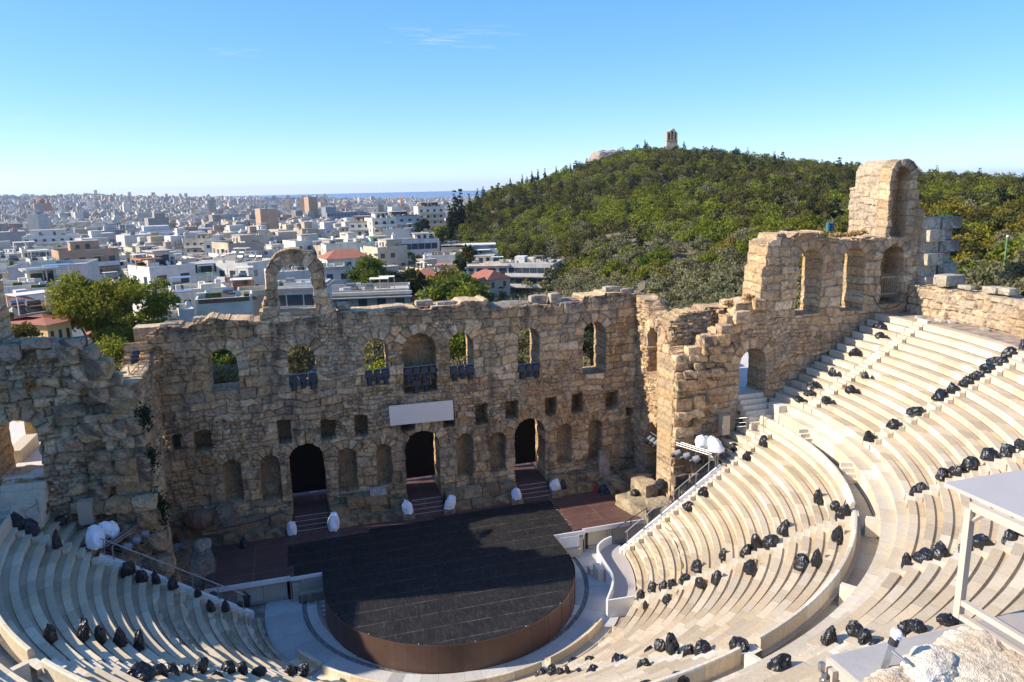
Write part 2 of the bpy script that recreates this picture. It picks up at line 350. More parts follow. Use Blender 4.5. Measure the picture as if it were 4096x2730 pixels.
        q_[:, :2] = O+uf[:, None]*u-n*(t_*T)+n*(pf_[:, :2]-(O+uf[:, None]*u)).dot(n)[:, None]*(1-t_)**3; q_[:, 2] = zf
        q_[:, :2] += (rl*gu_)[:, None]*u; q_[:, 2] += rl*gz_
        cl_ = STONE[(_h(bb, bb*0+2, seed+9)*len(STONE)).astype(int) % len(STONE)]*(.88+.26*hb[:, None])*(1-.4*np.exp(-(dd_/.05)**2))[:, None]
        if pale: cl_ = cl_*(1-pale)+pale*np.array([.66, .58, .45])
        xtra.append(q_); xcol.append(cl_); lay.append(2*N+(j-1)*nb+np.arange(nb))
    lay.append(bv+N)
    for j in range(m): F.append(np.stack([lay[j][i0], lay[j+1][i0], lay[j+1][i1], lay[j][i1]], -1))
    F = np.concatenate(F)
    if flip: F = F[:, ::-1]
    V = np.concatenate([P.reshape(-1, 3), Bk.reshape(-1, 3)]+xtra); C = np.concatenate([col.reshape(-1, 3)]*2+xcol)
    used = np.zeros(len(V), bool); used[F.ravel()] = True; rem = np.cumsum(used)-1
    return mesh_np(name, V[used], rem[F], M['stone'], parent, tone=C[used])
def pl(pts, stepped=False):
    xs, zs = zip(*pts)
    if stepped:
        def f(u):
            i = np.clip(np.searchsorted(xs, u, side='right')-1, 0, len(xs)-1); return np.array(zs)[i]
        return f
    return lambda u: np.interp(u, xs, zs)
def rock(name, c, size, seed=1, parent=None, rz=0, rough=.12, sub=4, colour=None, boxy=.7, mat='stone', crust=.4):
    """weathered block or boulder: rounded box with worn edges"""
    k = 2**sub; t = np.linspace(-1, 1, k+1); A, B = np.meshgrid(t, t); V, F, n0 = [], [], 0
    one = np.ones_like(A); ii = np.arange((k+1)**2).reshape(k+1, k+1)
    q = np.stack([ii[:-1, :-1], ii[:-1, 1:], ii[1:, 1:], ii[1:, :-1]], -1).reshape(-1, 4)
    for ax, s in ((0, 1), (0, -1), (1, 1), (1, -1), (2, 1), (2, -1)):
        P = np.stack([s*one, A, B], -1) if ax == 0 else np.stack([A, s*one, B], -1) if ax == 1 else np.stack([A, B, s*one], -1)
        V.append(P.reshape(-1, 3)); fq = q if ((ax != 1) == (s > 0)) else q[:, ::-1]
        F.append(fq+n0); n0 += (k+1)**2
    V = np.concatenate(V); nr = V/np.linalg.norm(V, axis=1)[:, None]
    V = V*boxy+nr*(1-boxy)*1.25
    sz = np.array(size)/2; W = V*sz; s = float(np.mean(size))
    d = fbm(W[:, 0]*2.2/s+W[:, 2]*1.7/s+seed, W[:, 1]*2.2/s-W[:, 2]*1.3/s, seed, 4)-.5
    d2 = fbm(W[:, 0]*8/s+W[:, 2]*7/s, W[:, 1]*8/s-W[:, 2]*5/s, seed+3, 3)-.5
    W = W+nr*((d*rough*2+d2*rough*.5)*s)[:, None]
    rg = np.random.RandomState(seed); base = np.array(colour) if colour is not None else STONE[rg.randint(len(STONE))]
    cr = crust*sstep(.48, .7, fbm(W[:, 0]*1.5+W[:, 2], W[:, 1]*1.5-W[:, 2], seed+8, 4))
    C = base*(.85+.35*(d+.5))[:, None]; C = C*(1-cr[:, None])+cr[:, None]*np.array([.13, .11, .09])
    if rz: cc, ss = math.cos(rz), math.sin(rz); W = W@np.array([[cc, ss, 0], [-ss, cc, 0], [0, 0, 1]])
    return mesh_np(name, W, np.concatenate(F), M[mat], parent, tone=C, loc=tuple(c))
YW = 9.0; ZST = 1.66; YG = 2.2      # scene wall, stage level, wing walls
# ---------------------------------------------------------------- the scene wall
ruin = empty('ancient_theatre_wall', (0, YW, 0), 0, 'tall ruined stone stage wall with arched windows, niches and three doors behind the stage', 'ruined wall')
def pw(*a): return [on_y(x, y, YW) for x, y in a]
X0 = -17.9
prof = [(-17.9, 16.6), (-17.0, 17.2), (-15.2, 17.0), (-13.9, 17.7), (-12.6, 17.3), (-11.0, 17.1), (-8, 17.1), (-5.2, 17.35), (-3, 17.3), (-1.6, 17.35), (1.2, 17.2), (3.3, 17.25), (3.6, 17.5), (5.7, 17.5), (5.8, 16.8), (8, 16.85), (10.5, 16.8), (13.3, 16.8), (13.5, 17.35), (16, 17.4), (18.3, 17.3), (19.0, 17.2)]
zz = lambda z: CAM[2]+(z-CAM[2])*1.0436
xx = lambda x: CAM[0]+(x-CAM[0])*1.0417
ops = []
for l, r, t, b in ((-14.1, -12.25, 15.7, 13.13), (-9.08, -7.2, 15.67, 13.0), (-3.95, -2.23, 15.64, 12.9), (2.15, 3.92, 15.57, 12.6), (7.31, 9.01, 15.57, 12.2), (12.51, 14.42, 15.62, 11.86)):
    ops.append(('arch', (xx(l)+xx(r))/2-X0, xx(r)-xx(l), zz(b)-.3, zz(t)))
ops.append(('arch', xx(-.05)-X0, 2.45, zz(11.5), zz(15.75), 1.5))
for i, (l, r, t, b) in enumerate(((-13.91, -12.7, 7.99, 4.93), (-11.46, -10.18, 7.99, 4.71), (-6.25, -4.95, 7.88, 4.67), (-3.54, -2.45, 7.88, 4.8), (2.4, 3.63, 7.89, 4.68), (4.98, 6.18, 7.76, 4.68), (10.32, 11.51, 7.77, 4.57), (12.94, 14.08, 7.83, 4.52))):
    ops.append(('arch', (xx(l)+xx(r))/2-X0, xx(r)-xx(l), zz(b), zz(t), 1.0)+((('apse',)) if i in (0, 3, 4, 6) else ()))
DOORS = []
for l, r in ((-9.55, -7.1), (-1.42, 1.13), (6.9, 9.35)):
    cxd = (xx(l)+xx(r))/2; DOORS.append(cxd); ops.append(('arch', cxd-X0, xx(r)-xx(l), 1.0, zz(8.58)))
for l, r, t, b in ((-15.42, -14.4, 10.27, 8.91), (-10.05, -9.25, 10.38, 8.72), (-7.2, -6.26, 10.11, 8.68), (-4.84, -3.99, 10.17, 8.63), (-1.6, -.7, 9.6, 8.75), (1.5, 2.3, 9.6, 8.6), (3.93, 4.83, 10.04, 8.52), (6.25, 7.21, 10.06, 8.7), (9.4, 10.24, 10.08, 8.59), (11.6, 12.43, 10.1, 8.63), (14.44, 15.37, 9.98, 8.56), (16.2, 16.77, 8.46, 7.85), (-16.8, -16.28, 10.16, 9.26)):
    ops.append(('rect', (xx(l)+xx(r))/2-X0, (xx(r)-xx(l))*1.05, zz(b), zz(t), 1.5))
o = ruin_wall('masonry', (X0, YW), (1, 0), (0, -1), 37.0, pl([(a-X0, b) for a, b in prof]), .4, 2.5, ops, seed=11, c=.07, rag=.14, rubble=.36)
o.parent = ruin; o.matrix_parent_inverse = Matrix.Translation((0, -YW, 0))
def adopt(o, p):
    o.parent = p; bpy.context.view_layer.update(); o.matrix_parent_inverse = p.matrix_world.inverted(); return o
# arch standing free on the wall head
aC = xx(-8.1)
def archtop(u):
    d = abs(u-2.6); return np.where(d < 2.02, 19.8+np.sqrt(np.clip(2.08**2-d**2, 0, None))*1.02, np.where(d < 2.3, 18.6, 17.75))
adopt(ruin_wall('arch_crown', (aC-2.6, YW+.05), (1, 0), (0, -1), 5.2, archtop, 16.9, 1.7, [('arch', 2.55, 2.45, 17.55, 20.9)], seed=23, c=.09, toprag=.12, rag=.2, rubble=.2, crust=.6), ruin)
# loose cap stones on the wall head
for i, (x, w, h, z) in enumerate(((-14.6, .9, .45, 17.3), (-16.6, 1.1, .4, 17.0), (1.0, 1.3, .45, 17.4), (2.6, 1.5, .4, 17.3), (6.7, .5, .3, 16.9), (10.0, 1.3, .65, 17.1), (11.3, .9, .75, 17.2), (16.2, 1.3, .5, 17.55), (-4.9, 1.0, .5, 17.6), (17.4, 1.2, .6, 17.3))):
    adopt(rock('cap_stone', (x, YW+.8+.2*(i % 3), z), (w, .8, h), 200+i, colour=(.50, .43, .33), sub=3, rough=.06, crust=.6), ruin)
# mortar mounds on the wall head
for x, w in ((7.6, 3.4), (12.2, 2.2), (4.6, 2.0)):
    adopt(rock('mortar_cap', (x, YW+1.3, 16.75), (w, 2.0, .55), int(60+x), colour=(.36, .30, .24), rough=.05, boxy=.35, crust=.1), ruin)
# flanking walls of the stage (one each side)
def side_wall(sx, prof, ops, seed, nm, lab, par=None):
    X = 17.9 if sx > 0 else -17.75
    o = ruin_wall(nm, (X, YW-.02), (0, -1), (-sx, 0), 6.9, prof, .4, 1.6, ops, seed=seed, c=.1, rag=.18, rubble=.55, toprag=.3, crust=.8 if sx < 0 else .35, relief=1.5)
    return o
# right side wall (faces left)
adopt(side_wall(1, pl([(0, 17.2), (1.2, 17.0), (2.4, 16.3), (3.6, 16.0), (4.2, 15.6), (4.9, 15.3), (5.6, 14.2), (6.9, 13.6)]), [('arch', 3.0, 1.85, 11.3, 14.95, 1.2), ('arch', 3.05, 2.15, 1.0, 7.35, 1.4), ('arch', 5.75, .9, 3.3, 6.75, .5), ('rect', 1.1, .7, 7.7, 9.2, .5)], 31, 'side_masonry', ''), ruin)
adopt(side_wall(-1, pl([(0, 16.4), (.8, 15.0), (2.5, 14.7), (5, 14.9), (6.9, 15.0)]), [('arch', 3.2, 2.2, 1.0, 7.0, 1.2)], 37, 'side_masonry', ''), ruin)
# buttress beside the left corner, behind the wall
adopt(ruin_wall('back_pier', (-19.0, YW+1.6), (1, 0), (0, -1), 1.6, pl([(0, 16.9), (1.6, 16.9)]), 12, 1.6, seed=39, c=.12, pale=.3, crust=.2, rubble=.9, toprag=.05, relief=.5), ruin)
# ---------------------------------------------------------------- right wing wall with its tower
wing = empty('wing_wall', (18, YG, 0), 0, 'sunlit stepped stone wing wall right of the stage, rising to a tall arched tower', 'ruined wall')
W0 = 17.65
wf = pl([(0, 13.3), (.6, 13.3), (.6, 12.5), (1.0, 12.5), (1.01, 13.9), (2.3, 14.0), (2.31, 14.7), (3.3, 14.7), (3.31, 15.4), (4.2, 15.5), (4.21, 16.3), (5.0, 16.3), (5.01, 17.1), (7.1, 17.3), (7.11, 19.6), (7.4, 19.8), (7.41, 21.5), (8.2, 21.6), (8.21, 22.0), (9.0, 22.0), (9.3, 21.5), (10, 22.0), (12.2, 22.0), (12.3, 21.6), (14.0, 21.4), (22, 21.3)])
WOPS = [('arch', 24.35-W0, 2.25, 8.6, 13.6)]
for l, r, t, b in ((25.37, 27.36, 21.13, 16.5), (29.08, 31.04, 21.12, 16.5), (32.48, 34.43, 21.07, 16.86)):
    kw = CAM[0]+(l-CAM[0])*1.0735, CAM[0]+(r-CAM[0])*1.0735; zt, zb = CAM[2]+(t-CAM[2])*1.0735, CAM[2]+(b-CAM[2])*1.0735
    WOPS.append(('arch', (kw[0]+kw[1])/2-W0, kw[1]-kw[0], zb, zt) + ((1.9,) if l > 32 else ()))
adopt(ruin_wall('masonry', (W0, YG), (1, 0), (0, -1), 21.6, wf, 1.2, 2.3, WOPS, seed=51, c=.08, rag=.16, rubble=.42, toprag=.18, crust=.38, pale=.1), wing)
# recessed rubble behind the steps
adopt(ruin_wall('rubble_core', (W0+.3, YG+1.2), (1, 0), (0, -1), 5.6, pl([(0, 15.9), (1.2, 16.4), (2.4, 16.6), (5.6, 16.7)]), 10, 1.9, seed=53, c=.11, rubble=1.0, relief=2.2, crust=.2, toprag=.35), wing)
# tower: front slab with a tall recess, deep barrel top behind
def towtop(u): d = abs(u-1.2); return np.where(d < 1.25, 26.1+np.sqrt(np.clip(1.25**2-d**2, 0, None))*.96, np.where(u < 2.9, 24.9, 23.6))
adopt(ruin_wall('tower', (35.65, YG-.03), (1, 0), (0, -1), 3.4, towtop, 21.0, 1.2, [('arch', 1.06, 1.36, 21.4, 26.65, 1.05)], seed=57, c=.08, toprag=.12, rag=.2, crust=.35, rubble=.3, pale=.15), wing)
adopt(ruin_wall('tower_flank', (35.66, YG+4.3), (0, -1), (-1, 0), 3.2, pl([(0, 25.3), (1.6, 25.5), (3.2, 25.6)]), 21.0, 2.9, seed=59, c=.1, rubble=.12, crust=.1, pale=.45, toprag=.3), wing)
def bartop(u): d = abs(u-1.2); return np.where(d < 1.25, 26.05+np.sqrt(np.clip(1.25**2-d**2, 0, None))*.93, 24.4)
adopt(ruin_wall('barrel_roof', (35.68, YG+1.1), (1, 0), (0, -1), 2.6, bartop, 24.8, 2.6, seed=63, c=.09, toprag=.12, pale=.5, crust=.1, rubble=.1), wing)
# toothed end wall right of the tower: courses of alternating length
for i in range(6):
    z = 17.3+i*.91; ev = i % 2 == 0
    adopt(rock('toothing_block', (39.75, YG+(.0 if ev else .55), z+.455), (1.5, 1.7, .90), 300+i, colour=(.68, .59, .45), sub=4, rough=.018, boxy=.97, crust=.25), wing)
    adopt(rock('toothing_block', (41.45+(.0 if ev else .35), YG+(.95 if ev else .5), z+.455), (1.9, 1.3, .90 if not ev else .84), 320+i, colour=(.58, .50, .40), sub=4, rough=.018, boxy=.97, crust=.6), wing)
rgq = np.random.RandomState(17); zq = 2.2; kq = 0
while zq < 16.6:            # worn quoins and broken course ends climbing in steps to the right
    hq = rgq.uniform(.5, 1.05); xa = 17.7 if zq < 13 else 17.7+(zq-13)*1.75; xb = 19.3+max(0, zq-8)*.32+rgq.uniform(-.3, .6)
    if zq > 12.6: xb = max(xb, xa+1.2)
    while xa < xb:
        wq = rgq.uniform(.55, 1.6); kq += 1
        if rgq.rand() > .15: adopt(rock('step_block', (xa+wq/2, YG-rgq.uniform(-.22, .30), zq+hq/2+rgq.uniform(-.08, .08)), (wq*1.02, rgq.uniform(.7, 1.2), hq*1.02), 1340+kq, sub=4, rough=.13, boxy=.72, crust=.85, colour=STONE[rgq.randint(8)]*rgq.uniform(.85, 1.05)), wing)
        xa += wq
    zq += hq
# iron gate in the tower's lower window
g = MB(); gx0, gx1 = 36.0, 37.6
for i in range(9): g.tube((gx0+i*.2, YG+.5, 16.6), (gx0+i*.2, YG+.5, 18.5), .025, n=5)
g.box(((gx0+gx1)/2, YG+.5, 16.9), (1.7, .05, .06)); g.box(((gx0+gx1)/2, YG+.5, 18.2), (1.7, .05, .06))
adopt(g.build('iron_gate', M['rail_wood']), wing)
# ---------------------------------------------------------------- left wing wall (shaded side)
lw = empty('wing_wall', (-18, YG, 0), 0, 'shaded stone wing wall at the left edge with arched doorway and broken stepped end', 'ruined wall')
L0 = -40.0
lf = pl([(0, 21.5), (.2, 22.0), (4.6, 22.0), (4.61, 21.6), (14.5, 21.6), (15.6, 21.4), (15.75, 21.0), (15.85, 17.75), (19.2, 17.6), (19.9, 17.5), (20.0, 17.0), (20.3, 16.9), (20.4, 15.6), (21.0, 15.4), (21.1, 14.8), (21.7, 14.6), (21.75, 14.0), (22.2, 13.9), (22.25, 11.5), (22.6, 11.3), (22.65, 9), (22.9, 8.8)])
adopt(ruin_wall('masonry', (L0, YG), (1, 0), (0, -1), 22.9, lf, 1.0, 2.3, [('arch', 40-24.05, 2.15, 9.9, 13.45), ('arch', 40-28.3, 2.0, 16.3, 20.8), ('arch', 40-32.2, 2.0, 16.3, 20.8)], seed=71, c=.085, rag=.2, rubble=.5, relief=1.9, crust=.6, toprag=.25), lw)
zq = 1.8
while zq < 17.2:            # big worn blocks of the broken end, swelling forward towards the foot
    hq = rgq.uniform(.55, 1.1); xb = np.interp(zq, [2, 4, 7, 10, 13, 14.6, 16, 17.2], [-16.5, -16.8, -17.1, -17.3, -17.6, -18.1, -19.0, -19.7]); xa = xb; n_ = 0
    while n_ < (3 if zq < 14 else 2):
        wq = rgq.uniform(.6, 1.5); kq += 1; n_ += 1
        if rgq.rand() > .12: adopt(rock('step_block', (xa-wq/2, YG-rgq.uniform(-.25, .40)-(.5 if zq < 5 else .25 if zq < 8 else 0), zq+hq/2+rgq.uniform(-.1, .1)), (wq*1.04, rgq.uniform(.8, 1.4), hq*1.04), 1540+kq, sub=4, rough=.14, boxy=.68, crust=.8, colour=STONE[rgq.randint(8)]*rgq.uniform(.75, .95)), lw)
        xa -= wq
    zq += hq*.95
for i, (x, z, w, h) in enumerate(((-20.7, 17.6, 1.6, .6), (-22.2, 17.8, 1.5, .5), (-21.3, 17.2, 1.9, .5), (-23.6, 17.4, 1.2, .9))):
    adopt(rock('cap_stone', (x, YG-.05, z), (w, 1.1, h), 390+i, sub=4, rough=.09, boxy=.76, crust=.95, colour=(.46, .37, .27)), lw)
# ivy and dry tufts on the masonry
def tuft(name, c, size, n, mat, seed, parent, leaf=.12, droop=0):
    rg = np.random.RandomState(seed); V = []
    p = rg.normal(0, .38, (n, 3))*np.array(size)/1.0; p[:, 2] -= droop*abs(rg.normal(0, .5, n))
    return leaf_mesh(name, p, leaf, rg, M[mat], parent, loc=c)
def leaf_mesh(name, P, s, rg, mat, parent=None, loc=None, up=.3, tone=None, aspect=1.0):
    n = len(P); a = rg.normal(0, 1, (n, 3)); a /= np.linalg.norm(a, axis=1)[:, None]
    b = rg.normal(0, 1, (n, 3)); b -= (b*a).sum(1)[:, None]*a; b /= np.linalg.norm(b, axis=1)[:, None]
    s = np.broadcast_to(s, (n,))*rg.uniform(.65, 1.35, n); a = a*s[:, None]; b = b*s[:, None]*aspect
    V = np.stack([P-a*.9, P-b*.5, P+a, P+b*.55], 1).reshape(-1, 3)
    if tone is None: tone = np.repeat(rg.uniform(.75, 1.25, n)[:, None], 3, 1)
    return mesh_np(name, V, np.arange(4*n).reshape(n, 4), mat, parent, tone=tone, dom='FACE', loc=loc)
for i, (x, y, z, sx, sz, n, dr) in enumerate(((-17.3, YG-.2, 13.2, .5, .9, 500, .6), (-17.3, YG-.3, 10.6, .6, .8, 500, .5), (-17.1, YG-.5, 7.6, .7, 1.1, 800, 1.0), (-17.6, YG-.4, 5.2, .4, .5, 200, .3), (-19.2, YG-.3, 4.4, .4, .7, 150, .3))):
    adopt(tuft('ivy', (x, y, z), (sx, .35, sz), n, 'ivy', 500+i, None, .10, dr), lw)
for i, (x, y, z, s) in enumerate(((-19.9, YG-.4, 16.6, .5), (-20.1, YG-.3, 15.2, .4), (-18.6, YG-.5, 11.5, .35), (-22.9, YG-.3, 15.6, .4), (-21.9, YG-.5, 17.3, .5))):
    adopt(tuft('dry_tuft', (x, y, z), (s, .25, s), 120, 'dry', 520+i, None, .12, .2), lw)
for i, (x, y, z, s) in enumerate(((33.0, YG+.6, 21.7, .7), (31.6, YG+.6, 21.7, .7), (34.0, YG+.8, 21.8, .6), (27.6, YG+.4, 21.6, .4), (23.9, YG+.4, 17.4, .6), (22.6, YG+.8, 17.0, .5))):
    adopt(tuft('dry_tuft', (x, y, z), (s, .4, .22), 160, 'dry', 540+i, None, .13, 0), wing)

adopt(ruin_wall('tower', (-39.8, YG), (1, 0), (0, -1), 4.3, pl([(0, 30.6), (1, 31), (3.4, 31), (4.3, 30.4)]), 21.0, 3.0, seed=73, c=.2, crust=.5), lw)  # tower out of view, its height and depth set for the shadow it throws
adopt(ruin_wall('unseen_shadow_wall', (-41.2, YG+.4), (0, -1), (1, 0), 5.6, pl([(0, 24.4), (3.4, 24.0), (3.41, 23.4), (4.6, 23.2), (4.61, 20.4), (5.6, 20.2)]), 15.0, 1.6, seed=75, c=.2, crust=.5), lw)  # unseen wall added to carry the shadow's edge across the stage front
# ---------------------------------------------------------------- seating
R1, TT, Z1, HH = 12.372, .663, .977, .4299
RU, ZU, TU, HU = 26.40, 10.0, .668, .4235
def rowR(k): return R1+(k-1)*TT
def rowZ(k): return Z1+(k-1)*HH
def upR(n): return RU+(n-1)*TU
def upZ(n): return ZU+(n-1)*HU
MARB = np.array([(.72, .64, .50), (.74, .67, .54), (.68, .59, .45), (.76, .70, .58), (.70, .60, .44), (.64, .56, .44)])*np.array([1.0, .98, .945])
rgS = np.random.RandomState(4)
def lathe(name, prof, arcs, parent, seed=0, joint=True, blk=1.5, erode=None, mat='marble', base=None, capz=None, kind=None):
    """ring of dressed blocks: profile (r, z, tone factor for the face that starts there); arcs [(a0, a1)] in degrees, going clockwise"""
    rg = np.random.RandomState(seed+1); V, F, T, n0 = [], [], [], 0
    pr = np.array([q[:2] for q in prof]); k = len(pr); rm = pr[:, 0].mean()
    fc = np.array([np.ones(3)*(q[2] if len(q) > 2 else 1.0) for q in prof])
    for a0, a1 in arcs:
        cuts = [a0]; tones = []; st = math.degrees(.55/rm)
        a = a0
        while a > a1+1e-6:
            L = math.degrees(rg.uniform(.7, 1.3)*blk/rm); b = max(a1, a-L)
            if b-a1 < L*.35: b = a1
            base_c = (MARB if base is None else base)[rg.randint(len(MARB if base is None else base))]*rg.uniform(.80, 1.10)
            m = max(1, int(math.ceil((a-b)/st)))
            e = math.degrees(.022/rm) if joint and b > a1 else 0
            for q in np.linspace(a, b+e, m+1)[1:]: cuts.append(q); tones.append(base_c)
            if e: cuts.append(b); tones.append(base_c*.55)
            a = b
        th = np.radians(np.array(cuts)); m = len(th)
        rr = np.repeat(pr[None, :, 0], m, 0); zz_ = np.repeat(pr[None, :, 1], m, 0)
        er = np.zeros(m)
        if erode is not None:
            er = erode(np.array(cuts)); nz = vnoise(np.array(cuts)*3.1, np.zeros(m), seed)*er; lip = [i for i in range(k) if prof[i][2:] and len(prof[i]) > 3]
            for i in lip: rr[:, i] += nz*.30; zz_[:, i] -= nz*.20+er*.06*vnoise(np.array(cuts)*9, np.zeros(m)+3, seed)
        P = np.stack([rr*np.cos(th)[:, None], rr*np.sin(th)[:, None], zz_], -1).reshape(-1, 3)
        i = np.arange(m-1)[:, None]*k+np.arange(k-1)[None, :]
        q = np.stack([i, i+1, i+k+1, i+k], -1).reshape(-1, 4)+n0
        tt = (np.array(tones)[:, None, :]*fc[None, :k-1]); tt = tt*(1-.38*er[1:, None, None]*vnoise(np.array(cuts)[1:]*4, np.zeros(m-1)+7, seed)[:, None, None])
        V.append(P); F.append(q); T.append(tt.reshape(-1, 3)); n0 += len(P)
        if capz is not None:
            for e in (0, m-1):
                c0 = P.reshape(m, k, 3)[e]; lo = c0.copy(); lo[:, 2] = capz
                V.append(np.concatenate([c0, lo])); ii = np.arange(k-1)
                qq = np.stack([ii, ii+1, ii+1+k, ii+k], -1)+n0
                F.append(qq if e else qq[:, ::-1]); T.append(np.tile(MARB[2]*.8, (k-1, 1))); n0 += 2*k
    o = mesh_np(name, np.concatenate(V), np.concatenate(F), M[mat], parent, tone=np.concatenate(T), dom='FACE')
    if kind: o['kind'] = kind
    return o
LST, UST = (-37, -73, -107, -141), (-3.5, -20, -38.5, -56.3, -73.7, -92, -110, -128, -146, -164, -177)
def split(a0, a1, stairs, r, hw=.48):
    out = []; a = a0
    for s in stairs:
        d = math.degrees(hw/r)
        if a1 < s < a0: out.append((a, s+d)); a = s-d
    out.append((a, a1)); return [q for q in out if q[0]-q[1] > .2]
TREAD, TREAD2 = np.array([.87, .81, .72]), np.array([.82, .75, .65])
def seat_profile(r, z, t, h):
    return [(r+.07, z-h-.05, .97), (r+.07, z-.11, .92), (r, z-.085, 1, 1), (r, z, TREAD, 1), (r+.36, z, .42), (r+.375, z-.085, TREAD2), (r+t+.09, z-.085, .86)]  # drop behind the seat toned dark: joint with its shade painted in
low = empty('lower_seating', (0, 0, 0), 0, 'lower tier of curved marble seat rows around the stage, below the walkway', 'seating tier')
upp = empty('upper_seating', (0, 0, 0), 0, 'upper tier of curved marble seat rows above the walkway', 'seating tier')
def er_left(lo, hi, s):
    return lambda a: np.where((a < hi) & (a > lo), s*sstep(0, 5, np.minimum(a-lo, hi-a)), 0)
for k in range(0, 19):
    r, z = rowR(k), rowZ(k)
    ya = -.96 if k <= 12 else YG-.3
    a0 = math.degrees(math.asin(ya/r)); a1 = -180-a0
    if k == 0: a0 = -47
    st = [s for s in LST]
    if k > 12: st = [-2.2]+st+[-177.8]
    er = None
    if k == 5: er = er_left(-45, -4, 1.0)
    elif k == 8: er = er_left(-172, -150, .9)
    elif k == 7: er = er_left(-168, -146, .8)
    elif k in (1, 2, 3, 4): er = lambda a, f=(.9 if k < 4 else .6): np.maximum(er_left(-182, -148, f)(a), er_left(-33, -6, .45)(a))
    elif k in (-1, 0): er = lambda a: np.full(a.shape, .9)
    elif k == 6: er = er_left(-176, -150, .7)
    lathe('seat_row', seat_profile(r, z, TT, HH), split(a0, a1, st, r), low, seed=k+40, erode=er, capz=z-HH-.05,
          base=MARB*np.array([.86, .85, .83]) if k < 1 else None)
def stair(parent, ang, rows, rf, zf, t, h, w=.96, seed=0):
    V, F, n0 = [], [], 0; p = []
    for k in rows:
        r, z = rf(k), zf(k); p += [(r+.05, z-h-.02), (r+.05, z-.02), (r+t-.30, z-.02), (r+t-.30, z+h/2-.02), (r+t+.05, z+h/2-.02)]
    p = np.array(p); a = R(ang); d = np.array([math.cos(a), math.sin(a)]); s = np.array([-d[1], d[0]])
    k = len(p); V = np.concatenate([np.concatenate([p[:, :1]*d+s*o, p[:, 1:]], 1) for o in (-w/2, w/2)]+[np.concatenate([p[:, :1]*d+s*o, p[:, 1:]-1.0], 1) for o in (-w/2, w/2)])
    i = np.arange(k-1); F = np.concatenate([np.stack([i, i+1, i+1+k, i+k], -1), np.stack([i, i+2*k, i+1+2*k, i+1], -1), np.stack([i+k, i+1+k, i+1+3*k, i+3*k], -1)])
    rg = np.random.RandomState(int(abs(ang))+seed); T = MARB[rg.randint(0, 6, len(F))]*rg.uniform(.8, 1.0, (len(F), 1))
    return mesh_np('stairway', V, F, M['marble'], parent, tone=T, dom='FACE')
for s in LST: stair(low, s, range(1, 19), rowR, rowZ, TT, HH)
for s in (-2.2, -177.8): stair(low, s, range(13, 19), rowR, rowZ, TT, HH)
# backrest of the last lower row = parapet of the walkway
pz = 8.86
aw = math.degrees(math.asin((YG-.3)/24.1))
lathe('parapet', [(23.93, 8.2, 1), (23.96, 8.6, 1), (24.03, pz-.04, 1), (24.06, pz, 1.02), (24.18, pz, 1.0), (24.22, pz-.05, .95), (24.22, 7.9, 1)], split(aw-3.2, -180-aw+3.2, LST, 24.1, .55), low, seed=90, blk=2.2, capz=7.9)
lathe('walkway', [(24.0, 7.96, .9), (25.4, 7.96, .9)], [(aw, -180-aw)], low, seed=91, blk=1.8, base=MARB*np.array([.80, .77, .72]))
# podium under the upper tier
au = math.degrees(math.asin((YG-.1)/25.6))
lathe('podium', [(25.33, 7.9, 1), (25.31, 8.92, 1), (25.24, 8.96, 1), (25.24, 9.06, .93), (25.95, 9.06, 1), (25.93, 9.5, 1), (25.93, 9.56, .92), (26.5, 9.56, 1)], [(au, -180-au)], upp, seed=92, blk=1.9, capz=7.9)
for n in range(1, 15):
    r, z = upR(n), upZ(n); a0 = math.degrees(math.asin((YG-.1)/r))
    pr = seat_profile(r, z, TU, HU)
    if n == 14: pr = pr[:5]+[(r+.385, z-.02, TREAD2), (r+.75, z-.02, .9)]
    lathe('seat_row', pr, split(a0, -180-a0, UST, r), upp, seed=n+140, capz=z-HU-.05)
for s in UST: stair(upp, s, range(1, 15), upR, upZ, TU, HU)
# little flights of steps up the podium
for ang, sd in ((-8.5, 1), (-23.2, 1), (-39.5, -1), (-57.0, -1), (-73.7, -1), (-106, 1), (-141, 1)):
    b = MB(); a = R(ang); rad = np.array([math.cos(a), math.sin(a)]); tan = np.array([-rad[1], rad[0]])*sd
    for i in range(4):
        c = rad*24.95+tan*(i*.27-.4); b.box((c[0], c[1], 7.96+(i+1)*.125), (.72, .27, (i+1)*.25), rz=a)
    o = b.build('podium_steps', M['marble'], upp); at = o.data.attributes.new('tone', 'FLOAT_COLOR', 'FACE'); at.data.foreach_set('color', np.tile([.70, .62, .49, 1], len(o.data.polygons)))
